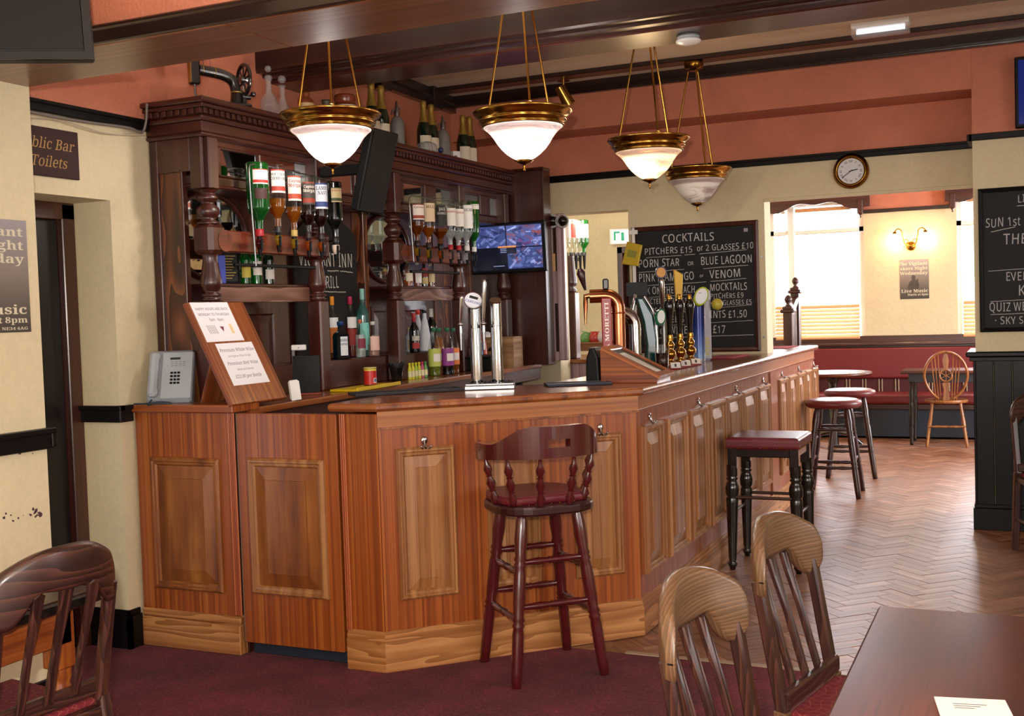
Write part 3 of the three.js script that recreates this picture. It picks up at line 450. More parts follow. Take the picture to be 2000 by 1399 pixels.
{ // square stool
  const t = thing('square_bar_stool', 'square maroon vinyl bar stool with black turned legs against the bar panels', 'stool', [-1.302, 0, -6.262], 0);
  const P = [[0.001, 0], [0.012, 0], [0.013, 0.02], [0.02, 0.05], [0.021, 0.06], [0.014, 0.075], [0.0175, 0.12], [0.0255, 0.62], [0.027, 0.68], [0.02, 0.70], [0.028, 0.72], [0.03, 0.78], [0.026, 0.82], [0.018, 0.85], [0.026, 0.87], [0.019, 0.885], [0.023, 0.9], [0.023, 1]];
  const k = 0.178;
  for (const [x, z] of [[-1, -1], [1, -1], [1, 1], [-1, 1]]) { mesh('leg', turned(fat(P, 1.28), [x * k, 0, z * k], [x * (k - 0.008), 0.575, z * (k - 0.008)], 16), M.blackLeg, t); mesh('leg_block', bx(0.05, 0.12, 0.05, [x * (k - 0.012), 0.612, z * (k - 0.012)], 0.005), M.blackLeg, t); }
  for (const s of [-1, 1]) { mesh('apron', bx(0.33, 0.05, 0.02, [0, 0.645, s * 0.172], 0.004), M.blackLeg, t); mesh('apron', bx(0.02, 0.05, 0.33, [s * 0.172, 0.645, 0], 0.004), M.blackLeg, t); }
  for (const s of [-1, 1]) { mesh('stretcher', cyl(0.009, 0.009, 0.34, [0, s > 0 ? 0.4 : 0.37, s * k], 10, [0, 0, PI / 2]), C(0x3b2416, 0.4), t); mesh('stretcher', cyl(0.009, 0.009, 0.34, [s * k, 0.31, 0], 10, [PI / 2, 0, 0]), C(0x3b2416, 0.4), t); }
  const q = 0.198; mesh('seat_pad', slab([[-q, -q], [q, -q], [q, q], [-q, q]], 0.66, 0.728, 0.022, 4), M.vinyl, t, 'x');
  for (let i = 0; i < 22; i++) { const u = -0.185 + i * 0.0176; for (const [x, z] of [[u, q], [q, u]]) mesh('stud', sph(0.0042, [x, 0.672, z], null, 6), M.brassDark, t); }
}
function roundStool(x, z, turn, label) {
  const t = thing('round_bar_stool', label, 'stool', [x, 0, z], turn, 'round bar stools at the long bar');
  splayed(t, 0.185, 0.105, 0.66, M.maroonDark, [[0.22, 0.5], [0.27, 0.42]]);
  mesh('seat_pad', lathe([[0, 0.655], [0.18, 0.655], [0.2, 0.668], [0.207, 0.688], [0.2, 0.706], [0.17, 0.718], [0, 0.722]], 36), M.vinyl, t); return t;
}
roundStool(-1.325, -8.70, R(3), 'round maroon vinyl bar stool between square stool and bar end');
roundStool(-1.34, -9.68, R(8), 'round maroon vinyl bar stool standing past the end of bar');
// dining chairs
function bend(g, k) { const p = g.attributes.position; for (let i = 0; i < p.count; i++) p.setZ(i, p.getZ(i) - k * p.getX(i) ** 2); g.computeVertexNormals(); return g; }
function crest() {   // yoke rail: arched top, drooping rounded ends, hollowed underside, bent round the sitter
  const N = 48, K = 12, P = [], I = [], W = 0.2;
  for (let i = 0; i <= N; i++) {
    const s = -1 + 2 * i / N, x = W * Math.sin(s * PI / 2), u = Math.abs(x) / W, e = Math.sqrt(Math.max(0, 1 - Math.pow(clamp((u - 0.8) / 0.2), 2)));
    const mid = 0.845 - 0.1 * Math.pow(u, 2.2), top = 0.9 - 0.075 * Math.pow(u, 2.4), bot = 0.79 - 0.005 * Math.cos(u * 5) - 0.082 * sm(clamp((u - 0.35) / 0.45)), c = (top + bot) / 2, hh = Math.max(0.002, (top - bot) / 2 * e), th = 0.019 * (0.35 + 0.65 * e);
    for (let k = 0; k < K; k++) { const a = k / K * 2 * PI, cx = Math.sign(Math.cos(a)) * Math.pow(Math.abs(Math.cos(a)), 0.45), cy = Math.sign(Math.sin(a)) * Math.pow(Math.abs(Math.sin(a)), 0.45); P.push(x, c + hh * cy, th * cx - 1.6 * x * x); }
  }
  for (let i = 0; i < N; i++) for (let k = 0; k < K; k++) { const p = i * K + k, q = i * K + (k + 1) % K; I.push(p, p + K, q, q, p + K, q + K); }
  const g = new THREE.BufferGeometry(); g.setAttribute('position', new THREE.Float32BufferAttribute(P, 3)); g.setIndex(I.reverse()); g.computeVertexNormals(); return g;
}
const slatWood = woodMat(T.chair, 0.36, 0.4, { color: 0xffffff });
function diningChair(pos, turn, mat, label) { const matB = slatWood;
  const t = thing('dining_chair', label, 'chair', pos, turn), zb = (y) => 0.17 + Math.max(0, y - 0.45) * 0.2;
  mesh('crest_rail', tf(crest(), [0, 0, zb(0.82) + 0.028]), mat, t, 'x');
  for (const s of [-1, 1]) {
    mesh('back_post', [alongY(tf(chamferBox(0.034, 1, 0.03, 0.006), [0, 0.5, 0]), [s * 0.172, 0.44, zb(0.44)], [s * 0.174, 0.765, zb(0.765) - 0.006])], matB, t);
    mesh('leg', [alongY(tf(chamferBox(0.036, 1, 0.036, 0.005), [0, 0.5, 0]), [s * 0.175, 0, 0.23], [s * 0.178, 0.45, 0.17])], mat, t);
    mesh('leg', turned([[0.001, 0], [0.014, 0], [0.019, 0.5], [0.024, 0.8], [0.018, 0.86], [0.024, 0.9], [0.022, 1]], [s * 0.18, 0, -0.19], [s * 0.178, 0.43, -0.18]), mat, t);
    mesh('stretcher', tube([[s * 0.176, 0.18, 0.2], [s * 0.18, 0.18, -0.19]], 0.01, 4, 8), mat, t);
  }
  for (const [s, wd] of [[-0.085, 0.03], [0, 0.034], [0.085, 0.03]]) {   // paddle-topped slats
    const o = [[-wd * 0.42, 0.475], [wd * 0.42, 0.475], [wd * 0.36, 0.64], [wd * 0.5, 0.74], [wd * 0.62, 0.785], [0, 0.796], [-wd * 0.62, 0.785], [-wd * 0.5, 0.74], [-wd * 0.36, 0.64]];
    const g = ext(o, 0.016, 0.004, 1); const p = g.attributes.position; for (let i = 0; i < p.count; i++) p.setZ(i, p.getZ(i) + zb(p.getY(i)) - 0.008 + 0.03 * sm(clamp((p.getY(i) - 0.5) / 0.3))); g.computeVertexNormals(); mesh('slat', tf(g, [s, 0, 0]), matB, t);
  }
  mesh('lower_rail', bend(bx(0.36, 0.045, 0.024, [0, 0.475, zb(0.475)], 0.006), 0.4), matB, t, 'x');
  mesh('seat_frame', slab([[-0.205, -0.215], [0.205, -0.215], [0.185, 0.185], [-0.185, 0.185]], 0.395, 0.425, 0.006), mat, t, 'x');
  mesh('seat_pad', slab([[-0.185, -0.2], [0.185, -0.2], [0.165, 0.165], [-0.165, 0.165]], 0.423, 0.445, 0.011, 3), seatCloth, t, 'x');
  return t;
}
const seatCloth = std({ roughness: 0.9, map: canvasTex(128, 128, (g, w, h) => { g.fillStyle = '#6d1422'; g.fillRect(0, 0, w, h); g.strokeStyle = '#9a5a3c'; g.lineWidth = 1.4; for (let i = -2; i < 6; i++) { g.beginPath(); for (let y = 0; y <= h; y += 4) g.lineTo(i * 32 + 10 * Math.sin(y / h * 2 * PI), y); g.stroke(); g.beginPath(); for (let x = 0; x <= w; x += 4) g.lineTo(x, i * 32 + 8 * Math.sin(x / w * 4 * PI)); g.stroke(); } }) });
seatCloth.map.wrapS = seatCloth.map.wrapT = THREE.RepeatWrapping; seatCloth.map.repeat.set(9, 9);
// a chair whose back is at (x, z): the group's origin lies 0.22 in front of the back
const chairAt = (x, z, turn, mat, label) => diningChair([x - Math.sin(turn) * 0.272, 0.004, z - Math.cos(turn) * 0.272], turn, mat, label);
chairAt(-0.66, -2.26, R(-98), M.ash, 'brown slat back chair standing on the carpet with seat under the mahogany table');
chairAt(-0.62, -2.94, R(-101), M.ash, 'brown slat back chair at the far corner of the mahogany table');
chairAt(-2.2, -2.1, R(86), M.chair, 'dark slat back chair with red patterned seat by the left wall table');
chairAt(0.075, -7.1, R(-160), M.chair, 'dark slat back chair beside the black panelled pillar');
{ // near table
  const t = thing('dining_table', 'dark mahogany dining table with worn top in front of the slat back chairs', 'table', [0.05, 0.004, -2.15], 0);
  mesh('table_top', bx(0.76, 0.035, 1.28, [0, 0.7, 0], 0.006), M.table, t, 'z');
  mesh('apron', [bx(0.62, 0.08, 0.02, [0, 0.64, -0.55]), bx(0.62, 0.08, 0.02, [0, 0.64, 0.55]), bx(0.02, 0.08, 1.1, [-0.31, 0.64, 0]), bx(0.02, 0.08, 1.1, [0.31, 0.64, 0])], M.mahog, t, 'z');
  for (const [x, z] of [[-0.3, -0.54], [0.3, -0.54], [0.3, 0.54], [-0.3, 0.54]]) mesh('leg', turned([[0.001, 0], [0.02, 0], [0.018, 0.1], [0.028, 0.5], [0.034, 0.75], [0.024, 0.8], [0.034, 0.83], [0.034, 1]], [x, 0, z], [x, 0.6, z]), M.mahog, t);
}
{ // table by the left wall
  const t = thing('dining_table', 'small table with black edged top and turned leg beside the left wall', 'table', [-2.70, 0.004, -1.85], 0);
  mesh('table_top', bx(0.82, 0.03, 0.96, [0, 0.715, 0], 0.005), M.blackLeg, t, 'z'); mesh('top_inlay', bx(0.79, 0.004, 0.93, [0, 0.731, 0], 0.001), M.chair, t, 'z');
  mesh('apron', [bx(0.68, 0.1, 0.02, [0, 0.645, -0.4]), bx(0.68, 0.1, 0.02, [0, 0.645, 0.4]), bx(0.02, 0.1, 0.8, [0.34, 0.645, 0]), bx(0.02, 0.1, 0.8, [-0.34, 0.645, 0])], M.sapeleDark, t, 'z');
  for (const [x, z] of [[-0.32, -0.38], [0.32, -0.38], [0.32, 0.38], [-0.32, 0.38]]) { mesh('leg_block', bx(0.06, 0.16, 0.06, [x, 0.61, z]), M.sapele, t); mesh('leg', turned([[0.001, 0], [0.02, 0], [0.018, 0.2], [0.026, 0.5], [0.02, 0.62], [0.032, 0.66], [0.02, 0.7], [0.038, 0.78], [0.04, 0.84], [0.024, 0.92], [0.03, 0.95], [0.03, 1]], [x, 0, z], [x, 0.53, z], 18), M.sapele, t); }
}
{ // back room: bench, tables, wheel-back chair
  const t = thing('wall_bench', 'long dark red upholstered wall bench under the back room windows', 'bench', [0, 0, 0]);
  mesh('base', bx2(-2.75, 1.2, 0.02, 0.31, -12.72, -12.32, 0.004), C(0x232a36, 0.5), t, 'x'); mesh('seat_rail', bx2(-2.75, 1.2, 0.31, 0.36, -12.8, -12.29), M.mahog, t, 'x');
  mesh('backrest', slab([[-2.75, -12.83], [1.2, -12.83], [1.2, -12.74], [-2.75, -12.74]], 0.6, 0.93, 0.02, 3), M.vinylRed, t, 'x');
  mesh('back_panel', bx2(-2.75, 1.2, 0.42, 0.6, -12.82, -12.78), C(0x4a1418, 0.6), t, 'x');
  for (let i = 0; i < 22; i++) { const x = -2.65 + i * 0.17; mesh('stripe_slat', bx(0.012, 0.17, 0.012, [x, 0.51, -12.775], 0.003), C(0xa08a70, 0.6), t); mesh('stripe_slat', bx(0.012, 0.17, 0.012, [x + 0.032, 0.51, -12.775], 0.003), C(0xa08a70, 0.6), t); }
  for (let i = 0; i < 4; i++) mesh('seat_cushion', slab([[-2.74 + i * 0.98, -12.8], [-1.77 + i * 0.98, -12.8], [-1.77 + i * 0.98, -12.27], [-2.74 + i * 0.98, -12.27]], 0.36, 0.46, 0.03, 3), M.vinylRed, t, 'x');
  const r = thing('pub_table', 'round topped pub table with beer mats in front of the red bench', 'table', [-1.75, 0, -11.5]);
  mesh('table_top', lathe([[0, 0.715], [0.36, 0.715], [0.375, 0.725], [0.375, 0.74], [0.365, 0.75], [0, 0.75]], 40), M.table, r, 'x'); mesh('pedestal', lathe([[0.05, 0.02], [0.04, 0.1], [0.035, 0.3], [0.05, 0.5], [0.04, 0.62], [0.07, 0.7], [0.2, 0.715]], 20), M.blackLeg, r);
  for (let i = 0; i < 3; i++) mesh('foot', tube([[0, 0.16, 0], [Math.sin(i * 2.1) * 0.16, 0.12, Math.cos(i * 2.1) * 0.16], [Math.sin(i * 2.1) * 0.28, 0.02, Math.cos(i * 2.1) * 0.28]], 0.022, 10, 8), M.blackLeg, r);
  for (const [x, z, c] of [[-1.6, -11.3, 'beer mat on the round pub table edge'], [-1.5, -11.5, 'beer mat on the round pub table beside another mat']]) solo('beer_mat', 'pale square ' + c, 'beer mat', bx(0.095, 0.002, 0.095, [x, 0.752, z], 0), C(0xd8c8b4, 0.9));
  const q = thing('pub_table', 'rectangular pub table with black legs behind the wheel back chair', 'table', [-0.72, 0, -11.98]);
  mesh('table_top', bx(0.84, 0.03, 0.5, [0, 0.725, 0], 0.008), M.table, q, 'x'); mesh('apron', bx(0.7, 0.09, 0.36, [0, 0.665, 0]), C(0x2a2f38, 0.4), q, 'x');
  for (const [x, z] of [[-0.33, -0.18], [0.33, -0.18], [0.33, 0.18], [-0.33, 0.18]]) mesh('leg', turned([[0.001, 0], [0.016, 0], [0.02, 0.06], [0.014, 0.1], [0.022, 0.2], [0.026, 0.55], [0.03, 0.56], [0.03, 0.66], [0.024, 0.68], [0.028, 0.85], [0.02, 0.92], [0.03, 1]], [x, 0, z], [x * 0.97, 0.63, z]), M.blackLeg, q);
  const w = thing('windsor_chair', 'oak wheel back chair facing the bench at the rectangular table', 'chair', [-0.725, 0, -11.86], R(3));
  const cs = [[-0.15, 0.17], [0.15, 0.17], [-0.15, -0.17], [0.15, -0.17]];
  for (const [x, z] of cs) mesh('leg', turned([[0.001, 0], [0.012, 0], [0.016, 0.1], [0.012, 0.2], [0.018, 0.24], [0.013, 0.27], [0.02, 0.55], [0.014, 0.72], [0.019, 0.76], [0.013, 0.8], [0.016, 1]], [x * 1.22, 0, z * 1.15], [x * 0.85, 0.42, z * 0.8]), M.oakChair, w);
  mesh('stretcher', turned(STR, [-0.17, 0.2, 0.19], [0.17, 0.2, 0.19]), M.oakChair, w); for (const s of [-1, 1]) mesh('stretcher', turned(STR, [s * 0.165, 0.16, -0.18], [s * 0.165, 0.16, 0.18]), M.oakChair, w);
  const st = []; for (let i = 0; i < 30; i++) { const a = i / 30 * 2 * PI; st.push([Math.cos(a) * 0.205 * (1 - 0.06 * Math.sin(a)), Math.sin(a) * 0.2]); } mesh('seat', slab(st, 0.42, 0.455, 0.012, 2), M.oakChair, w, 'x');
  const hoop = (a) => new V3(Math.sin(a) * 0.195 * (1 - 0.12 * Math.max(0, -Math.cos(a))), 0.455 + 0.235 + 0.235 * Math.cos(a), 0.17 + 0.05 * (0.5 + 0.5 * Math.cos(a)));
  const hp = []; for (let i = 0; i <= 24; i++) hp.push(hoop(-2.75 + 5.5 * i / 24)); mesh('bow', tube(hp, 0.0125, 60, 8), M.oakChair, w);
  for (const x of [-0.13, -0.1, -0.07, 0.07, 0.1, 0.13]) { const yt = 0.69 + 0.235 * Math.sqrt(1 - (x / 0.19) ** 2); mesh('spindle', tube([[x * 0.7, 0.45, 0.165], [x, yt, 0.21]], 0.0055, 2, 6), M.oakChair, w); }
  mesh('splat', [tf(ext([[-0.03, 0.455], [0.03, 0.455], [0.022, 0.56], [0.036, 0.62], [0.02, 0.63], [-0.02, 0.63], [-0.036, 0.62], [-0.022, 0.56]], 0.01, 0.002), [0, 0, 0.175]), tf(ext([[-0.02, 0.76], [0.02, 0.76], [0.03, 0.84], [0.012, 0.92], [-0.012, 0.92], [-0.03, 0.84]], 0.01, 0.002), [0, 0, 0.2]), tf(new THREE.TorusGeometry(0.055, 0.008, 8, 24), [0, 0.695, 0.192], [-0.2, 0, 0])], M.oakChair, w);
  for (let i = 0; i < 6; i++) mesh('wheel_spoke', tube([[0, 0.695, 0.192], [Math.sin(i * PI / 3) * 0.05, 0.695 + Math.cos(i * PI / 3) * 0.05, 0.192]], 0.005, 2, 6), M.oakChair, w);
}
{ // menu card on the near table
  const tex = canvasTex(128, 192, (g, w, h) => { g.fillStyle = '#f4f2ee'; g.fillRect(0, 0, w, h); g.fillStyle = '#555'; for (let i = 0; i < 3; i++) g.fillRect(30, 30 + i * 10, 60 - i * 12, 3); });
  const m = solo('menu_card', 'white folded menu card lying on the worn mahogany table', 'card', keepUV(new THREE.BoxGeometry(0.12, 0.003, 0.2)), std({ map: tex, roughness: 0.7 })); m.position.set(-0.085, 0.725, -2.07); m.rotation.y = R(10);
}
// ---------- back bar ----------
const BBX = -3.38, CTR = 1.066, colZ = [-4.15, -5.0, -5.8, -6.63, -7.33];
const fwd = new V3(0, 0, -1).applyQuaternion(camera.quaternion);
const perPx = (p) => p.clone().sub(camera.position).dot(fwd) / F;
{
  const t = thing('back_bar', 'dark carved mahogany back bar with turned columns and dentil cornice along the left wall', 'back bar', [0, 0, 0]);
  // cornice with return on the near end
  const step = (x, z, y0, y1, b = 0.004) => [bx2(-3.66, x, y0, y1, z, -7.56, b)];
  mesh('cornice', [...step(-3.30, -4.045, 2.425, 2.45, 0.006), ...step(-3.315, -4.06, 2.405, 2.425), ...step(-3.33, -4.072, 2.375, 2.405), ...step(-3.322, -4.066, 2.35, 2.375, 0.008), ...step(-3.338, -4.08, 2.30, 2.35), ...step(-3.33, -4.074, 2.28, 2.3, 0.007)], M.mahog, t, 'z');
  for (let i = 0; i < 84; i++) mesh('dentil', bx(0.012, 0.026, 0.022, [-3.325, 2.391, -4.09 - i * 0.0395], 0.002), M.mahog, t);
  for (let i = 0; i < 8; i++) mesh('dentil', bx(0.022, 0.026, 0.012, [-3.34 - i * 0.0395, 2.391, -4.067], 0.002), M.mahog, t);
  // near end: framed figured panel
  mesh('end_frame', [bx2(-3.655, -3.61, CTR + 0.02, 2.28, -4.09, -4.12), bx2(-3.425, -3.36, CTR + 0.02, 1.54, -4.09, -4.11), bx2(-3.425, -3.36, 2.05, 2.28, -4.09, -4.12), bx2(-3.61, -3.425, 2.13, 2.28, -4.09, -4.12), bx2(-3.485, -3.47, 1.5, 2.14, -4.09, -4.125)], M.mahog, t);
  mesh('end_panel', [bx2(-3.62, -3.475, CTR + 0.02, 2.14, -4.105, -4.125, 0), bx2(-3.475, -3.42, CTR + 0.02, 1.54, -4.105, -4.125, 0)], M.burr, t);
  // back and frieze
  mesh('back_board', bx2(-3.64, -3.60, CTR, 2.28, -4.12, -7.42, 0), M.mahog, t, 'y');
  mesh('frieze_rail', [bx2(-3.60, BBX - 0.02, 2.075, 2.12, -4.12, -7.42, 0.006), bx2(-3.6, BBX - 0.01, 2.06, 2.08, -4.12, -7.42, 0.006), bx2(-3.60, BBX - 0.02, 2.255, 2.285, -4.12, -7.42, 0.004)], M.mahog, t, 'z');
  const gx = -3.40; let prev = -4.12;
  for (const [l, r] of [[427, 503], [540, 603], [643, 688], [783, 824], [846, 882], [904, 932], [951, 984]]) {
    const a = onX(l, 300, gx).z, b = onX(r, 300, gx).z;
    mesh('stile', bx2(gx - 0.03, gx + 0.012, 2.12, 2.255, prev, a, 0.004), M.mahog, t); prev = b;
    const g = new THREE.Group(); g.name = 'frieze_pane'; g.position.set(gx - 0.008, 2.1875, (a + b) / 2); g.rotation.y = PI / 2; t.add(g);
    mesh('mirror_glass', rings(a - b, 0.135, [[0, 0], [0.012, 0.004], [0.013, 0.004]], true), M.mirror, g); mesh('bead', rings(a - b, 0.135, [[0, 0], [0, 0.014], [0.006, 0.014], [0.008, 0.005]], false), M.mahog, g);
  }
  mesh('stile', bx2(gx - 0.03, gx + 0.012, 2.12, 2.255, prev, -7.42, 0.004), M.mahog, t);
  // columns
  const VASE = [[0.036, 0], [0.042, 0.02], [0.046, 0.05], [0.034, 0.08], [0.044, 0.11], [0.047, 0.14], [0.03, 0.19], [0.036, 0.22], [0.048, 0.34], [0.05, 0.42], [0.045, 0.55], [0.036, 0.8], [0.033, 0.92], [0.038, 1]];
  const BULB = [[0.05, 0], [0.052, 0.05], [0.03, 0.12], [0.042, 0.2], [0.052, 0.33], [0.05, 0.46], [0.032, 0.58], [0.03, 0.64], [0.044, 0.7], [0.048, 0.78], [0.04, 0.86], [0.03, 0.9], [0.05, 1]];
  colZ.forEach((z, i) => {
    const c = new THREE.Group(); c.name = 'column'; c.position.set(BBX, 0, z); t.add(c);
    mesh('post', bx(0.085, 0.475, 0.085, [0, CTR + 0.2375, 0], 0.008), M.mahog, c); mesh('vase', turned(VASE, [0, 1.54, 0], [0, 1.752, 0], 20), M.mahog, c);
    mesh('block', bx(0.115, 0.14, 0.115, [0, 1.822, 0], 0.02), M.mahog, c); mesh('bulb', turned(BULB, [0, 1.892, 0], [0, 2.045, 0], 20), M.mahog, c); mesh('capital', bx(0.09, 0.235, 0.07, [0.0, 2.165, 0], 0.005), M.mahog, c);
  });
  // optic rails, shelves, niches
  const railWood = woodMat(wood({ dark: 0x45190e, mid: 0x66291a, light: 0x80402a, s: 97, across: 12, along: 1, U: 0.3, VV: 1.2 }), 0.32, 0.5);
  for (const [a, b] of [[0, 1], [2, 3]]) {
    const z0 = colZ[a], z1 = colZ[b];
    mesh('optic_rail', [bx2(BBX - 0.0, BBX + 0.05, 1.765, 1.865, z0 - 0.04, z1 + 0.05, 0.006), cyl(0.05, 0.05, 0.05, [BBX + 0.035, 1.815, z0 - 0.04], 24, [0, 0, PI / 2])], railWood, t, 'z');
    mesh('shelf_front', bx2(BBX - 0.05, BBX - 0.02, 1.535, 1.61, z0 - 0.04, z1 + 0.04), M.shelf, t, 'z'); mesh('shelf', bx2(-3.6, BBX - 0.03, 1.61, 1.625, z0 - 0.04, z1 + 0.04), M.mahog, t, 'z');
    const zc = (z0 + z1) / 2, om = new THREE.Group(); om.name = 'oval_mirror'; om.position.set(-3.588, 1.86, zc + (a ? 0.14 : 0.16)); om.rotation.y = PI / 2; t.add(om);
    mesh('mirror_glass', tf(cyl(1, 1, 0.006, [0, 0, 0], 40, [PI / 2, 0, 0]), [0, 0, 0], null, [0.27, 0.2, 1]), M.mirror, om); mesh('frame', tf(new THREE.TorusGeometry(1, 0.06, 8, 40), [0, 0, 0.002], null, [0.275, 0.205, 0.25]), M.mahog, om);
    mesh('niche_panel', tf(rings(z0 - z1 - 0.14, 0.36, [[0, 0], [0, 0.012], [0.03, 0.012], [0.04, 0.004], [0.08, 0.01]], true), [-3.6, 1.33, zc], [0, PI / 2, 0]), M.mahog, t);
  }
  for (let i = 0; i < 4; i++) { mesh('bottle_step', bx2(-3.6, BBX - 0.045, CTR, 1.215, colZ[i] - 0.045, colZ[i + 1] + 0.045, 0.004), M.mahog, t, 'z'); }
  mesh('bay_panel', tf(rings(0.6, 0.95, [[0, 0], [0, 0.012], [0.05, 0.012], [0.06, 0.004]], true), [-3.6, 1.6, -6.98], [0, PI / 2, 0]), M.burr, t);
  // far return towards the bar
  mesh('return_panel', bx2(-3.62, -3.09, CTR, 2.44, -7.42, -7.55, 0.003), M.mahog, t); mesh('return_cap', bx2(-3.62, -3.08, 2.44, 2.462, -7.41, -7.55, 0.01), M.mahog, t, 'x');
}
// chalkboard in the second bay
const chalkText = (g, str, x, y, size, o = {}) => {   // hand lettering: each letter a little off
  g.fillStyle = g.strokeStyle = o.c || 'rgba(214,212,206,0.93)'; g.textBaseline = 'alphabetic'; let cx = x; const sx = o.sx || 1;
  for (const ch of str) { g.save(); g.translate(cx, y + rr(-0.03, 0.03) * size); g.rotate(rr(-0.05, 0.05) + (o.slope || 0)); g.scale(sx, 1); g.font = size * rr(0.95, 1.06) + 'px sans-serif'; g.lineWidth = size * 0.035; g.fillText(ch, 0, 0); const w = g.measureText(ch).width; g.restore(); cx += w * sx + size * 0.03; y += (w * sx) * Math.tan(o.slope || 0); }
  return cx;
};
const chalkLine = (g, x0, y0, x1, y1, w = 3) => { g.strokeStyle = 'rgba(205,203,198,0.85)'; g.lineWidth = w; g.lineCap = 'round'; g.beginPath(); for (let i = 0; i <= 10; i++) { const t = i / 10; g.lineTo(x0 + (x1 - x0) * t, y0 + (y1 - y0) * t + rr(-1.5, 1.5)); } g.stroke(); };
const slateBack = (g, w, h, c = '#17171a') => { g.fillStyle = c; g.fillRect(0, 0, w, h); for (let i = 0; i < 60; i++) { g.fillStyle = `rgba(190,190,195,${rr(0.004, 0.016)})`; g.beginPath(); g.ellipse(rr(0, w), rr(0, h), rr(20, 120), rr(6, 30), rr(-0.6, 0.6), 0, 2 * PI); g.fill(); } };
{
  const zc = (colZ[1] + colZ[2]) / 2, t = thing('chalk_panel', 'black arched chalk panel with white inn lettering between the carved columns', 'chalkboard', [-3.585, CTR + 0.15, zc + 0.0], PI / 2);
  const w = 0.64, h = 0.74, o = [[-w / 2, 0], [w / 2, 0], [w / 2, h * 0.86]]; for (let i = 1; i < 12; i++) { const a = i / 12 * PI; o.push([Math.cos(a) * w / 2, h * 0.86 + Math.sin(a) * 0.16]); } o.push([-w / 2, h * 0.86]);
  mesh('board', ext(o, 0.012), C(0x1a1819, 0.75), t);
  const tex = canvasTex(512, 256, (g, W, H) => { g.fillStyle = '#1a1819'; g.fillRect(0, 0, W, H); chalkText(g, 'VIGILANT INN', 14, 110, 92, { sx: 0.72 }); chalkLine(g, 250, 132, 345, 130, 5); chalkLine(g, 360, 130, 470, 136, 5); chalkText(g, 'GRILL', 190, 214, 78, { sx: 0.7 }); chalkLine(g, 170, 230, 400, 234, 5); });
  print('chalk_lettering', 0.6, 0.3, tex, t, [-0.0, 0.5, 0.0125], [0, 0, 0], 0.85);
  solo('bay_stile', 'upright figured wood board between chalk panel and oval mirror', 'board', bx2(-3.6, -3.52, CTR + 0.15, 2.06, colZ[2] + 0.1, colZ[2] + 0.05), M.burr);
}
// ---------- bottles ----------
const labTex = (lines, bg, fg, band, flip) => canvasTex(128, 160, (g, w, h) => { if (flip) { g.translate(w, h); g.rotate(PI); } g.fillStyle = bg; g.fillRect(0, 0, w, h); if (band) { g.fillStyle = band; g.fillRect(0, h * 0.72, w, h * 0.2); g.fillRect(0, 0, w, h * 0.06); } g.fillStyle = fg; g.textAlign = 'center'; lines.forEach((s, i) => { g.font = 'bold ' + Math.min(30, 190 / s.length) + 'px serif'; g.fillText(s, w / 2, 42 + i * 30); }); });
const PROF = {
  spirit: (r, h) => [[0, 0], [r * 0.9, 0], [r, h * 0.02], [r, h * 0.6], [r * 0.92, h * 0.66], [r * 0.5, h * 0.745], [r * 0.36, h * 0.79], [r * 0.34, h * 0.95]],
  wine: (r, h) => [[0, 0], [r * 0.92, 0], [r, h * 0.02], [r, h * 0.55], [r * 0.9, h * 0.62], [r * 0.5, h * 0.72], [r * 0.36, h * 0.78], [r * 0.33, h * 0.95], [r * 0.38, h * 0.955], [r * 0.38, h * 0.985]],
  champ: (r, h) => [[0, 0], [r * 0.92, 0], [r, h * 0.02], [r, h * 0.42], [r * 0.93, h * 0.5], [r * 0.6, h * 0.66], [r * 0.42, h * 0.76], [r * 0.36, h * 0.9], [r * 0.42, h * 0.92], [r * 0.4, h * 0.95]],
  cordial: (r, h) => [[0, 0], [r * 0.94, 0], [r, h * 0.02], [r, h * 0.56], [r * 0.95, h * 0.6], [r * 0.72, h * 0.74], [r * 0.42, h * 0.88], [r * 0.38, h * 0.93]],
  cone: (r, h) => [[0, 0], [r * 0.95, 0], [r, h * 0.03], [r * 0.86, h * 0.4], [r * 0.5, h * 0.72], [r * 0.32, h * 0.82], [r * 0.3, h * 0.95]],
};
function cutProfile(p, y) { const o = []; for (let i = 0; i < p.length; i++) { if (p[i][1] <= y) o.push(p[i]); else { const [r0, y0] = p[i - 1], [r1, y1] = p[i], t = (y - y0) / (y1 - y0); o.push([r0 + (r1 - r0) * t, y]); break; } } o.push([0, o[o.length - 1][1]]); return o; }
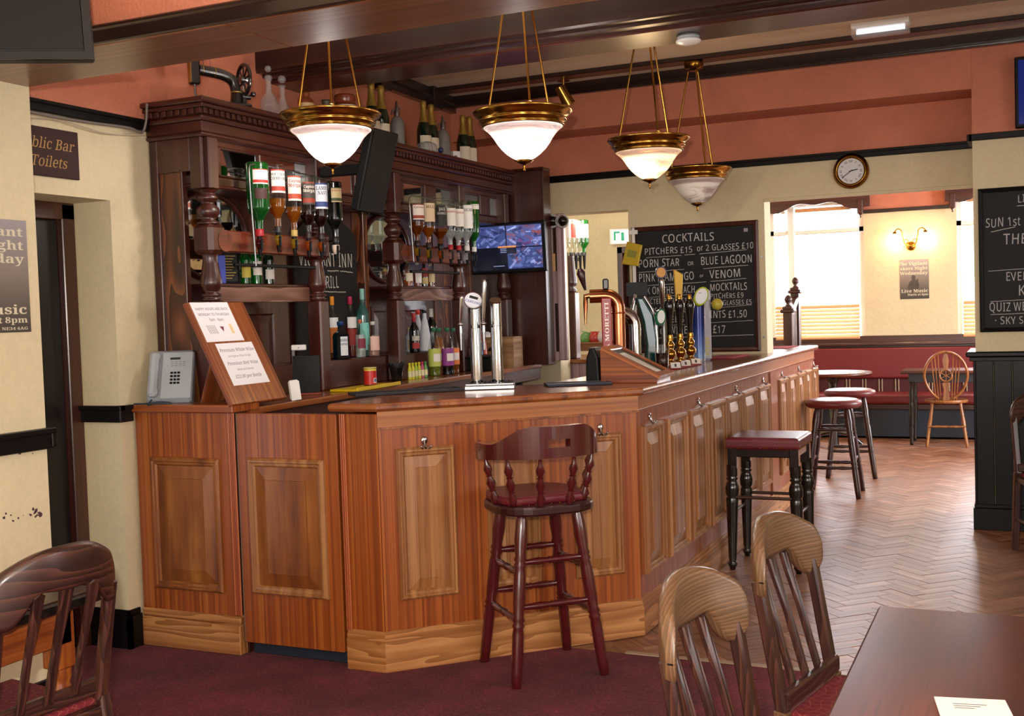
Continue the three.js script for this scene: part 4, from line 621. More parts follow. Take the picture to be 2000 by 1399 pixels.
function fillBottle(t, s) {   // s: shape, r, h, glass, liquid, level, label, cap, square
  const p = PROF[s.shape || 'spirit'](s.r, s.h), seg = s.square ? 4 : 22; const sq = (g) => (s.square ? tf(g, [0, 0, 0], [0, PI / 4, 0], [1.25, 1, 1.0]) : g);
  const flatN = (g) => { if (!s.square) return g; g = g.toNonIndexed(); g.computeVertexNormals(); return g; };
  if (s.up) { const q = p.map(([r, y]) => [r, y]); }
  mesh('bottle_body', sq(flatN(lathe(p, seg))), s.glass || M.bottleGlass, t);
  if (s.liquid) {
    let q = p.map(([r, y]) => [r * 0.93, y + 0.002]);
    if (s.inverted) { const lv = s.h * (1 - s.level); const top = q.filter(([, y]) => y > lv), r0 = s.r * 0.93; q = [[0, lv], [Math.min(r0, r0), lv], ...top, [0, top[top.length - 1][1]]]; } else q = cutProfile(q, s.h * s.level);
    mesh('liquid', sq(flatN(lathe(q, seg))), s.liquid, t);
  }
  for (const l of s.labels || []) { const g = keepUV(new THREE.CylinderGeometry(s.r * 1.015, s.r * 1.015, s.h * (l.y1 - l.y0), 18, 1, true, -(l.arc || 1.9) / 2, l.arc || 1.9)); g.translate(0, s.h * (l.y0 + l.y1) / 2, 0); if (s.square) tf(g, [0, 0, 0], null, [0.95, 1, 0.93]); mesh('label', g, l.tex ? std({ map: l.tex, roughness: 0.6 }) : C(l.c, 0.6), t); }
  if (s.cap != null) { const r = s.capR || s.r * 0.4, y0 = s.h * (s.cap0 || 0.9); mesh('cap', lathe([[0, s.h], [r * 0.95, s.h], [r, s.h * 0.99], [r, y0], [0, y0]].reverse(), 16), s.capMat || C(s.cap, 0.45), t); }
}
const FACE = R(58);
function bottleAt(name, label, s, pos, group, turn = FACE, category = 'bottle') { const t = thing(name, label, category, pos, turn, group); fillBottle(t, s); return t; }
// optics: inverted bottles with a measure below, hung on a rail
function opticBottle(px, yTop, yNeck, s, label, xPlane, group) {
  const a = onX(px, yTop, xPlane), b = onX(px, yNeck, xPlane), h = a.y - b.y, r = (s.w || 34) / 2 * perPx(a);
  const t = thing('optic_bottle', label, 'bottle', [xPlane, a.y, a.z], FACE, group), up = new THREE.Group();
  const flip = new THREE.Group(); flip.name = 'inverted_bottle'; flip.rotation.z = PI; t.add(flip);
  const p = { ...s, r, h, inverted: true }; fillBottle(flip, p);
  const o = new THREE.Group(); o.name = 'optic_measure'; o.position.y = -h; t.add(o);
  mesh('collar', cyl(0.013, 0.013, 0.025, [0, 0.0, 0], 14), M.blackPlastic, o); mesh('chamber', lathe([[0.0, -0.06], [0.012, -0.06], [0.019, -0.035], [0.019, -0.012], [0.0, -0.012]], 16), s.drop || M.glass, o);
  mesh('spout', [cyl(0.007, 0.012, 0.035, [0, -0.075, 0], 12), bx(0.012, 0.05, 0.012, [0, -0.04, 0.024], 0.003)], M.blackPlastic, o); mesh('lever', tube([[0, -0.078, 0], [0, -0.088, 0.03]], 0.003, 2, 6), M.chrome, o); mesh('bracket', bx(0.02, 0.014, 0.06, [0, 0.012, -0.035], 0.003), M.chrome, o);
  return t;
}
const amber = liq(0xd07a18), amberDeep = liq(0xb0560f), cola = phy({ color: 0x1b0705, roughness: 0.05, transmission: 0.2 }), clearL = liq(0xf2f4f4), rubyDrop = liq(0x7a1710), orangeDrop = liq(0xd06a14), yellowDrop = liq(0xcdae30);
const XO = -3.285;
const rack1 = [
  [501, 318, 462, { glass: M.glassGreen, liquid: cola, level: 0.72, w: 44, labels: [{ y0: 0.1, y1: 0.3, tex: labTex(['', ''], '#e9e2d8', '#b3261c', '#b3261c', true), arc: 1.5 }, { y0: 0.36, y1: 0.5, c: 0x3a0e0d, arc: 1.2 }], cap: 0xa01420, drop: rubyDrop }, 'green inverted bottle of dark red liquor with red and white label on optic'],
  [538, 322, 455, { liquid: amber, level: 0.5, w: 34, labels: [{ y0: 0.08, y1: 0.42, tex: labTex(['SOUTHERN', 'COMFORT'], '#ece9e2', '#222', '#b03a2a', true) }], cap: 0x2a2522, drop: yellowDrop }, 'clear inverted bottle of amber liqueur with white black lettered label'],
  [570, 335, 462, { liquid: amber, level: 0.45, w: 33, labels: [{ y0: 0.08, y1: 0.46, tex: labTex(['Captain', 'Morgan'], '#e6dcd4', '#8f2f22', '#b54a2c', true) }], cap: 0xb59a52, drop: yellowDrop }, 'inverted bottle of golden spiced rum with white and red label'],
  [598, 345, 466, { liquid: cola, level: 0.42, w: 31, labels: [{ y0: 0.1, y1: 0.46, tex: labTex(['Captain', 'Morgan'], '#4b443f', '#e8ded4', '#9c3a26', true) }], cap: 0x2b1b18, drop: orangeDrop }, 'inverted bottle of dark rum with grey label and red figure'],
  [623, 350, 468, { liquid: cola, level: 0.4, w: 31, labels: [{ y0: 0.08, y1: 0.5, tex: labTex(["LAMB'S", 'NAVY'], '#dfe1ea', '#1e2233', '#3a4a86', true) }], cap: 0x2b1b18, drop: orangeDrop }, 'inverted bottle of navy rum with pale blue label'],
  [651, 356, 474, { glass: M.bottleBlack, w: 32, labels: [{ y0: 0.1, y1: 0.34, tex: labTex(['BAILEYS', ''], '#cdb98d', '#9a3a24', '#3a4a30', true), arc: 1.5 }], cap: 0x1a1512, drop: C(0xd8c8b4, 0.4) }, 'black inverted cream liqueur bottle with arched gold label'],
];
for (const [px, a, b, s, l] of rack1) opticBottle(px, a, b, s, l, XO, 'spirit bottles on the first optic rail');
const rack2 = [
  [812, 380, 480, { liquid: amberDeep, level: 0.46, w: 30, labels: [{ y0: 0.2, y1: 0.5, tex: labTex(['Grouse', ''], '#e9dfd8', '#7a2a22', '#9a4030', true) }], cap: 0x2b1b18, drop: yellowDrop }, 'inverted whisky bottle with plain white label, first beside the carved column'],
  [834, 384, 484, { liquid: amber, level: 0.42, w: 28, labels: [{ y0: 0.14, y1: 0.5, tex: labTex(['BELLS', ''], '#dcc3a2', '#3a2418', null, true) }], cap: 0x2b1b18, drop: yellowDrop }, 'inverted whisky bottle with tan label'],
  [857, 388, 486, { liquid: amberDeep, level: 0.4, w: 27, square: true, labels: [{ y0: 0.14, y1: 0.55, tex: labTex(['JACK', "DANIEL'S"], '#1c1a19', '#d8d4cc', null, true) }], cap: 0x151313, drop: orangeDrop }, 'square inverted whiskey bottle with black label'],
  [877, 392, 488, { liquid: clearL, level: 0.4, w: 25, labels: [{ y0: 0.16, y1: 0.52, tex: labTex(['SMIRNOFF', ''], '#e6e2dc', '#a3301f', null, true) }], cap: 0xa01420, drop: M.glass }, 'clear inverted vodka bottle with white label and red cap next to the square whiskey'],
  [893, 394, 489, { liquid: clearL, level: 0.4, w: 25, labels: [{ y0: 0.16, y1: 0.52, tex: labTex(['SMIRNOFF', ''], '#e6e2dc', '#a3301f', null, true) }], cap: 0xa01420, drop: M.glass }, 'clear inverted vodka bottle with white label and red cap next to the white rum'],
  [909, 392, 490, { liquid: clearL, level: 0.4, w: 26, labels: [{ y0: 0.1, y1: 0.56, tex: labTex(['BACARDI', ''], '#efeeec', '#252525', null, true) }], cap: 0xd8d6d0, drop: M.glass }, 'clear inverted white rum bottle with large white label'],
  [923, 394, 492, { glass: M.glassGreen, liquid: liq(0x2aa544), level: 0.5, w: 24, labels: [{ y0: 0.06, y1: 0.16, tex: labTex(["GORDON'S", ''], '#e8e6e0', '#222', null, true) }], cap: 0xe0ded8, drop: M.glass }, 'bright green inverted gin bottle at the end of the second optic rail'],
];
for (const [px, a, b, s, l] of rack2) opticBottle(px, a, b, s, l, XO, 'spirit bottles on the second optic rail');
for (const [a, b, yy, l] of [[486, 655, 315, 'bent clear guard rod round the first row of optic bottles'], [799, 925, 378, 'bent clear guard rod round the second row of optic bottles']]) { const p = onX(a, yy + 8, XO + 0.03), q = onX(b, yy + (b - a) * 0.235, XO + 0.03), lo = onX(a + 12, 520 - (a > 700 ? 8 : 0), XO + 0.03); solo('optic_guard', l, 'rail', [tube([[XO, p.y, q.z], [XO + 0.03, p.y, p.z], [XO + 0.035, p.y - 0.02, p.z + 0.008], [XO + 0.04, lo.y, p.z - 0.01]], 0.004, 30, 6)], M.steel); }
for (const [a, b, l] of [[0, 1, 'black drip bar under the first optic rail'], [2, 3, 'black drip bar under the second optic rail']]) solo('optic_bar', l, 'rail', bx2(XO - 0.05, XO - 0.03, 1.70, 1.715, colZ[a] - 0.1, colZ[b] + 0.1), M.blackPlastic);
// standing bottles: [px, base y px, top y px, width px]
function stand(px, yb, yt, w, xPlane, yShelf, s, name, label, group) { const p = onX(px, (yb + yt) / 2, xPlane), a = onX(px, yt, xPlane), r = w / 2 * perPx(p); return bottleAt(name, label, { ...s, r, h: a.y - yShelf }, [xPlane, yShelf, p.z], group); }
const XS = -3.50, YS = 1.626;
for (const [px, yt, w, s, l] of [
  [478, 470, 22, { shape: 'wine', glass: M.glassGreen, cap: 0xb9a13c, labels: [{ y0: 0.15, y1: 0.45, c: 0xc9b54a }] }, 'green bottle with yellow label on the upper shelf'],
  [500, 466, 22, { glass: M.glassGreen, cap: 0xd9d6d0, labels: [{ y0: 0.2, y1: 0.5, c: 0xddd8d0 }] }, 'green bottle with white label behind the optics'],
  [524, 470, 22, { shape: 'wine', glass: M.bottleGreen, cap: 0x222222, labels: [{ y0: 0.12, y1: 0.34, c: 0xcfcac2 }] }, 'dark green bottle with low white label under the optics']]) stand(px, 556, yt, w, XS, YS, s, 'shelf_bottle', l, 'bottles on the first upper shelf');
for (const [px, yt, w, s, l] of [
  [797, 508, 18, { liquid: amber, level: 0.6, cap: 0xe0b060, labels: [{ y0: 0.2, y1: 0.5, c: 0xe7dcc8 }] }, 'clear whisky bottle with cream label on the second upper shelf'],
  [815, 512, 17, { liquid: amberDeep, level: 0.6, cap: 0xd8d6d0, labels: [{ y0: 0.15, y1: 0.6, c: 0xe9e6df }] }, 'bottle with tall white label on the second upper shelf'],
  [828, 512, 16, { glass: M.bottleGreen, cap: 0x8a1f24, labels: [{ y0: 0.4, y1: 0.75, c: 0x8a1f24 }, { y0: 0.1, y1: 0.36, c: 0xbda36a }] }, 'dark bottle with crimson and gold label'],
  [841, 514, 16, { liquid: amber, level: 0.7, cap: 0xc8b28a, labels: [{ y0: 0.2, y1: 0.6, c: 0xc9b184 }] }, 'bottle with buff label at the end of the second upper shelf']]) stand(px, 562, yt, w, XS, YS, s, 'shelf_bottle', l, 'bottles on the second upper shelf');
const XP = -3.47, YP = 1.216;
for (const [px, yb, yt, w, x, s, l] of [
  [650, 700, 579, 22, -3.56, { liquid: liq(0xd9822a), level: 0.55, cap: 0xe08a1c, cap0: 0.86, labels: [{ y0: 0.5, y1: 0.66, c: 0xdfe0e2 }, { y0: 0.1, y1: 0.5, c: 0xc46a24 }] }, 'flavoured gin bottle with orange cap and orange label'],
  [685, 700, 579, 24, -3.56, { liquid: liq(0xb02a2a), level: 0.55, cap: 0xa81f45, cap0: 0.87, labels: [{ y0: 0.48, y1: 0.66, c: 0xe2e0e0 }, { y0: 0.2, y1: 0.46, c: 0x8d1f1f }] }, 'flavoured gin bottle with crimson cap and red liquid'],
  [709, 700, 564, 24, -3.5, { glass: M.glassTeal, cap: 0x7fb3ab, cap0: 0.84, labels: [{ y0: 0.1, y1: 0.5, c: 0x7fc9c2 }] }, 'tall pale teal gin bottle'],
  [666, 710, 628, 34, XP, { glass: M.glassBlue, square: true, cap: 0x1e3f78, labels: [{ y0: 0.1, y1: 0.6, tex: labTex(['BOMBAY', 'SAPPHIRE'], '#d9dfe4', '#2a3f63'), arc: 1.0 }] }, 'square sky blue gin bottle with pale label'],
  [704, 706, 624, 20, -3.44, { liquid: clearL, level: 0.6, cap: 0xc0604a, labels: [{ y0: 0.25, y1: 0.5, c: 0x7a2a3c }] }, 'clear gin bottle with copper cap and round maroon label'],
  [729, 703, 628, 24, -3.44, { liquid: liq(0xe8c0b4), level: 0.35, cap: 0xc9c8c4, labels: [{ y0: 0.18, y1: 0.58, c: 0xe0b9ae }] }, 'clear pink gin bottle with pink floral label']]) stand(px, yb, yt, w, x, YP, s, 'gin_bottle', l, 'gin bottles on the bay step');
for (const [px, yt, w, x, s, l] of [
  [800, 640, 16, -3.53, { glass: M.frost, cap: 0xc8b070, labels: [{ y0: 0.1, y1: 0.5, c: 0xc2a86c }] }, 'short bottle with tan label behind the column'],
  [809, 612, 20, -3.46, { shape: 'wine', glass: M.bottleBlack, cap: 0xa3202c, cap0: 0.78, labels: [{ y0: 0.3, y1: 0.42, c: 0xb9b4ac }, { y0: 0.1, y1: 0.25, c: 0xa32a2a }] }, 'black liqueur bottle with red neck and white script'],
  [817, 605, 22, -3.565, { shape: 'cone', glass: M.frost, cap: 0xd03a28, cap0: 0.88 }, 'frosted white bottle with red cap'],
  [830, 606, 24, -3.47, { shape: 'cone', glass: M.frost, cap: 0x1c1c1e, cap0: 0.93 }, 'tall frosted cone bottle with black pourer'],
  [843, 603, 22, -3.55, { shape: 'wine', glass: M.bottleBlack, cap: 0xd8d6d2, cap0: 0.8 }, 'dark wine bottle with silver foil neck']]) stand(px, 690, yt, w, x, YP, s, 'liqueur_bottle', l, 'liqueur bottles in the third bay');
for (const [px, yt, w, x, c, lc, l] of [[848, 640, 24, -3.34, 0xb9c43a, 0xb5c25a, 'lime cordial bottle with green label'], [858, 641, 22, -3.40, 0xf0a010, 0xe08a2c, 'orange cordial bottle with yellow liquid'], [874, 640, 24, -3.30, 0x2a0a26, 0x8a3a86, 'blackcurrant cordial bottle with purple label'], [886, 641, 22, -3.34, 0xd87a1c, 0xe07a34, 'peach cordial bottle with orange label']])
  stand(px, 722, yt, w, x, CTR, { shape: 'cordial', glass: M.bottleGlass, liquid: liq(c), level: c === 0xf0a010 ? 0.8 : 0.22, cap: 0x2c6a4a, cap0: 0.92, labels: [{ y0: 0.2, y1: 0.56, c: lc, arc: 5.8 }, { y0: 0.3, y1: 0.46, c: 0xe4dfdc, arc: 1.3 }] }, 'cordial_bottle', l, 'cordial bottles on the back counter');
// ---------- pendant lamps over the bar ----------
const alabaster = (tint, s) => dataTex(256, 128, (u, v) => { const n = fbm(u * 6 + 3 * fbm(u * 3, v * 3, 3, 3, s, 3), v * 5, 6, 5, s + 5, 4); return mixc([250, 247, 243], tint, clamp((n - 0.42) * 3.2)); }, 1, 1);
const swirl = alabaster([176, 158, 158], 120);
function pendant(x, z, yRim, label, on, color, power, topY, topR) {
  const t = thing('pendant_lamp', label, 'lamp', [x, yRim, z], 0, 'brass bowl pendant lamps over the bar');
  mesh('brass_ring', lathe([[0.17, -0.046], [0.184, -0.048], [0.188, -0.04], [0.18, -0.034], [0.196, -0.026], [0.2, -0.016], [0.194, -0.01], [0.21, 0.002], [0.222, 0.014], [0.226, 0.022], [0.222, 0.026], [0.2, 0.012], [0.165, 0.0]], 48), M.brass, t);
  const bowl = lathe([[0.03, -0.194], [0.052, -0.184], [0.078, -0.166], [0.1, -0.144], [0.119, -0.119], [0.134, -0.095], [0.148, -0.076], [0.162, -0.062], [0.175, -0.052], [0.179, -0.044]], 48); bowl.userData.keep = true;
  mesh('glass_bowl', bowl, on ? phy({ map: swirl, roughness: 0.35, emissive: new THREE.Color(color), emissiveMap: swirl, emissiveIntensity: on, transmission: 0.3 }) : phy({ map: swirl, roughness: 0.3 }), t);
  mesh('finial', lathe([[0.001, -0.245], [0.004, -0.243], [0.006, -0.236], [0.003, -0.23], [0.008, -0.224], [0.004, -0.218], [0.01, -0.213], [0.03, -0.205], [0.045, -0.196], [0.02, -0.19]], 20), M.brassDark, t);
  for (let i = 0; i < 3; i++) { const a = R(35 + 120 * i), c = [Math.sin(a), Math.cos(a)]; mesh('rod', tube([[c[0] * 0.162, 0.045, c[1] * 0.162], [c[0] * topR, topY - yRim, c[1] * topR]], 0.0055, 2, 8), M.brass, t); mesh('chain_link', [tf(new THREE.TorusGeometry(0.012, 0.003, 6, 12), [c[0] * 0.168, 0.03, c[1] * 0.168], [0, a, 0]), tf(new THREE.TorusGeometry(0.01, 0.003, 6, 12), [c[0] * 0.172, 0.012, c[1] * 0.172], [0, a + 1.57, 0])], M.brass, t); }
  mesh('ceiling_rose', lathe([[0, -0.055], [0.03, -0.055], [0.035, -0.045], [0.06, -0.04], [0.062, -0.004], [0.058, 0], [0, 0]].map(([r, y]) => [r, y + topY - yRim + 0.055]), 24), M.brassDark, t);
  if (on) { const l = new THREE.PointLight(color, power); l.name = 'pendant_bulb'; l.position.set(0, -0.06, 0); l.shadow.radius = 2; l.castShadow = true; t.add(l); }
}
const lampAt = (px, py) => { const w = 0.45, d = F * w; return (width) => camera.position.clone().addScaledVector(ray(px, py), d / width); };
{
  const P = [lampAt(646, 234)(198), lampAt(1021, 228)(196), lampAt(1267, 280)(162), lampAt(1362, 336)(137)], top = 2.99;
  pendant(P[0].x, P[0].z, P[0].y, 'brightly lit white bowl pendant hanging in front of the bottle shelves', 0.98, 0xfff6ee, 0.95, top, 0.04);
  pendant(P[1].x, P[1].z, P[1].y, 'brightly lit white bowl pendant above the angled bar corner', 0.98, 0xfff6ee, 0.95, top, 0.04);
  pendant(P[2].x, P[2].z, P[2].y, 'warm yellow lit bowl pendant between white pendant and unlit one', 0.8, 0xffdca6, 0.7, top, 0.04);
  pendant(-1.93, -7.22, P[3].y, 'unlit swirled glass bowl pendant next to the far wall', 0, 0, 0, top - 0.03, 0.037);
}
// ---------- on top of the back bar ----------
const XT = -3.45, YT = 2.451;
const topAt = (px, yt) => { const a = onX(px, yt, XT); return { z: a.z, h: a.y - YT, s: perPx(a) }; };
{ // old sewing machine
  const q = topAt(424, 160), t = thing('sewing_machine', 'antique black sewing machine with gold decoration and spoked handwheel on the cornice', 'sewing machine', [XT + 0.02, YT, q.z + 0.02], R(62)); t.scale.setScalar(0.84);
  const k = M.blackLeg; 
  mesh('bed', bx(0.34, 0.02, 0.14, [0, 0.012, 0], 0.006), k, t); mesh('arm', tube([[0.10, 0.02, 0], [0.105, 0.10, 0], [0.085, 0.155, 0], [0.03, 0.18, 0], [-0.11, 0.195, 0]], 0.03, 24, 10), k, t);
  mesh('head', bx(0.05, 0.15, 0.055, [-0.135, 0.185, 0], 0.008), k, t); mesh('faceplate', bx(0.004, 0.13, 0.042, [-0.162, 0.185, 0], 0.001), M.gold, t); mesh('needle_bar', [cyl(0.005, 0.005, 0.1, [-0.14, 0.07, 0.01], 8), cyl(0.005, 0.005, 0.1, [-0.13, 0.07, -0.008], 8)], M.steel, t);
  mesh('gilt_band', [tf(new THREE.TorusGeometry(0.0275, 0.003, 6, 20), [-0.02, 0.189, 0], [0, PI / 2, 0]), tf(new THREE.TorusGeometry(0.0275, 0.003, 6, 20), [-0.09, 0.195, 0], [0, PI / 2, 0]), tf(new THREE.TorusGeometry(0.0275, 0.004, 6, 20), [0.106, 0.09, 0], [PI / 2, 0, 0])], M.gold, t);
  const wh = new THREE.Group(); wh.name = 'handwheel'; wh.position.set(0.155, 0.165, 0); wh.rotation.y = PI / 2; t.add(wh); mesh('rim', new THREE.TorusGeometry(0.085, 0.011, 8, 32), k, wh); mesh('hub', cyl(0.018, 0.018, 0.04, [0, 0, 0], 16, [PI / 2, 0, 0]), M.steel, wh); for (let i = 0; i < 9; i++) { const a = i * 2 * PI / 9; mesh('spoke', tube([[0, 0, 0], [Math.sin(a) * 0.083, Math.cos(a) * 0.083, 0]], 0.0055, 2, 6), k, wh); }
  mesh('winder', [cyl(0.016, 0.016, 0.05, [0.165, 0.07, 0], 12, [0, 0, PI / 2]), bx(0.03, 0.07, 0.03, [0.15, 0.06, 0], 0.006), sph(0.016, [0.2, 0.085, 0.02])], M.blackLeg, t); for (const x of [-0.08, -0.04]) mesh('thread_pin', cyl(0.0015, 0.0015, 0.06, [x, 0.25, 0], 6), M.steel, t);
}
function topThing(name, label, category, px, yt, build, group) { const q = topAt(px, yt), t = thing(name, label, category, [XT, YT, q.z], FACE, group); build(t, q.h, q.s); return t; }
const dec = (pts, stop) => (t, h, s) => { mesh('bottle_body', lathe(pts.map(([r, y]) => [r * s, y * h]), 18), M.cutGlass, t); mesh('stopper', sph(stop * s, [0, h - stop * s, 0]), M.cutGlass, t); };
topThing('decanter', 'tall cut glass decanter with ball stopper beside the sewing machine', 'decanter', 523, 128, dec([[0, 0], [15, 0], [17, 0.04], [18, 0.3], [13, 0.42], [6, 0.5], [5, 0.7], [8, 0.78], [5, 0.82], [0, 0.83]], 6.5), 'cut glass decanters');
topThing('decanter', 'low wide based cut glass ship decanter', 'decanter', 550, 147, dec([[0, 0], [19, 0], [20, 0.05], [15, 0.25], [8, 0.42], [5, 0.55], [5, 0.72], [8, 0.78], [0, 0.8]], 8), 'cut glass decanters');
topThing('stoneware_jug', 'brown and cream stoneware jug behind the first pendant rod', 'jug', 597, 180, (t, h, s) => { mesh('base', lathe([[0, 0], [16, 0], [16.5, 0.1], [16, 0.68], [0, 0.68]].map(([r, y]) => [r * s, y * h]), 20), C(0xc7b184, 0.35), t); mesh('shoulder', lathe([[16, 0.68], [14, 0.76], [8, 0.84], [6, 0.88], [7, 0.95], [6, 1], [0, 1]].map(([r, y]) => [r * s, y * h]), 20), C(0x7a4020, 0.3), t); mesh('handle', tube([[-6 * s, 0.85 * h, 0], [-15 * s, 0.8 * h, 0], [-14 * s, 0.55 * h, 0]], 2.4 * s, 12, 8), C(0x7a4020, 0.3), t); });
topThing('small_jug', 'small mottled green pottery jug', 'jug', 637, 196, (t, h, s) => { mesh('body', lathe([[0, 0], [10, 0], [13, 0.25], [12, 0.5], [8, 0.75], [9, 0.95], [10, 1], [0, 0.98]].map(([r, y]) => [r * s, y * h]), 18), C(0x4a4a34, 0.35), t); mesh('handle', tube([[9 * s, 0.9 * h, 0], [15 * s, 0.7 * h, 0], [12 * s, 0.35 * h, 0]], 2 * s, 10, 6), C(0x4a4a34, 0.35), t); });
topThing('stoneware_jar', 'wide stoneware jar with brown rim and blue printed label', 'jar', 673, 186, (t, h, s) => { mesh('base', lathe([[0, 0], [23, 0], [24, 0.08], [24, 0.7], [23, 0.74]].map(([r, y]) => [r * s, y * h]), 24), C(0xd6d0c8, 0.3), t); mesh('top_band', lathe([[23, 0.74], [20, 0.8], [19, 0.84], [21, 0.88], [21, 0.97], [19, 1], [0, 0.98]].map(([r, y]) => [r * s, y * h]), 24), C(0x7b3a20, 0.25), t); const g = keepUV(new THREE.CylinderGeometry(24.4 * s, 24.4 * s, h * 0.26, 10, 1, true, -0.45, 0.9)); g.translate(0, h * 0.56, 0); mesh('label', g, std({ map: canvasTex(96, 64, (c, w, hh) => { c.fillStyle = '#d8d6d2'; c.fillRect(0, 0, w, hh); c.strokeStyle = c.fillStyle = '#30507a'; c.lineWidth = 6; c.strokeRect(6, 6, w - 12, hh - 12); c.font = 'bold 32px sans-serif'; c.fillText('ZEN', 16, 43); }), roughness: 0.4 }), t); });
for (const [px, yt, l] of [[724, 160, 'gold foiled champagne bottle beside the stoneware jar'], [743, 167, 'gold foiled champagne bottle beside the soda siphon'], [826, 197, 'gold foiled champagne bottle behind the glass dome'], [841, 204, 'gold foiled champagne bottle next to the second siphon'], [903, 225, 'gold foiled champagne bottle with cream label next to white carton'], [916, 228, 'gold foiled champagne bottle last on the cornice']]) {
  const q = topAt(px, yt), t = thing('champagne_bottle', l, 'bottle', [XT, YT, q.z], FACE, 'champagne bottles on the cornice'), r = 0.046;
  fillBottle(t, { shape: 'champ', r, h: q.h * 0.99, glass: M.bottleGreen, labels: [{ y0: 0.05, y1: 0.36, c: 0xd9cdb8, arc: 2.2 }] }); mesh('foil', lathe([[r * 0.72, q.h * 0.6], [r * 0.46, q.h * 0.74], [r * 0.4, q.h * 0.88], [r * 0.46, q.h * 0.9], [r * 0.44, q.h * 0.97], [r * 0.3, q.h], [0, q.h]], 18), M.gold, t);
}
for (const [px, yt, l] of [[774, 198, 'grey mesh soda siphon beside the champagne'], [864, 226, 'smaller grey soda siphon between champagne pairs']]) topThing('soda_siphon', l, 'siphon', px, yt, (t, h, s) => { const r = 0.045; mesh('body', lathe([[0, 0], [r, 0], [r, h * 0.5], [r * 0.8, h * 0.62], [r * 0.35, h * 0.7], [0, h * 0.7]], 20), C(0x77726e, 0.5), t); mesh('head', [lathe([[r * 0.36, h * 0.68], [r * 0.4, h * 0.78], [r * 0.22, h * 0.9], [r * 0.12, h], [0, h]], 14), tube([[0, h * 0.82, 0], [-r * 0.6, h * 0.82, 0], [-r * 0.8, h * 0.72, 0]], 0.005, 8, 6), tube([[0, h * 0.9, 0], [r * 0.6, h * 0.86, 0]], 0.004, 4, 6)], M.steel, t); }, 'soda siphons on the cornice');
const dome = topThing('glass_dome', 'ribbed glass paperweight dome on the cornice', 'paperweight', 812, 268, (t, h) => { mesh('dome', tf(lathe([[0, 0], [0.07, 0], [0.072, 0.02], [0.06, 0.05], [0.03, 0.065], [0, 0.068]], 16), [0, 0, 0]), M.cutGlass, t); mesh('rib', Array.from({ length: 8 }, (_, i) => tube([[Math.sin(i * 0.785) * 0.071, 0.02, Math.cos(i * 0.785) * 0.071], [Math.sin(i * 0.785) * 0.05, 0.056, Math.cos(i * 0.785) * 0.05], [0, 0.069, 0]], 0.003, 8, 5)), M.cutGlass, t); });
dome.position.x += 0.075;
const knob = topThing('blue_stopper', 'small blue glass knob beside champagne bottle', 'ornament', 833, 288, (t) => { mesh('knob', sph(0.018, [0, 0.03, 0]), C(0x2a3560, 0.2), t); mesh('foot', cyl(0.012, 0.006, 0.02, [0, 0.01, 0], 12), C(0x2a3560, 0.2), t); });
knob.position.x += 0.1;
topThing('gift_carton', 'small white gift carton next to champagne bottles', 'carton', 888, 287, (t) => { mesh('body', bx(0.055, 0.075, 0.05, [0, 0.0375, 0]), M.white, t); mesh('seal', bx(0.02, 0.02, 0.002, [-0.01, 0.035, 0.026], 0), M.steel, t); });
// ---------- screens ----------
{ // hanging television seen from the side
  const bl = onX(692, 415, -3.06), br = onX(744, 420, -3.06), tl = onX(735, 248, -2.95), w = Math.abs(bl.z - br.z), h = 0.42;
  const t = thing('hanging_television', 'dark flat television tilted down on a bracket among the bottle shelves', 'television', [-3.0, (bl.y + tl.y) / 2, (bl.z + br.z) / 2], PI / 2);
  const s = new THREE.Group(); s.name = 'cabinet'; s.rotation.x = R(15); t.add(s); mesh('shell', bx(w, h, 0.045, [0, 0, -0.01], 0.006), M.blackPlastic, s); mesh('screen', bx(w - 0.03, h - 0.03, 0.004, [0, 0, 0.014], 0), phy({ color: 0x0f0d0d, roughness: 0.5, specularIntensity: 0.3 }), s);
  mesh('bracket', bx(0.05, 0.05, 0.3, [0, 0.02, -0.18]), M.blackPlastic, t); mesh('cable', tube([[0.12, 0.1, -0.05], [0.16, -0.05, -0.1], [0.14, -0.2, -0.14]], 0.004, 10, 5), C(0x3a3634, 0.6), t);
}
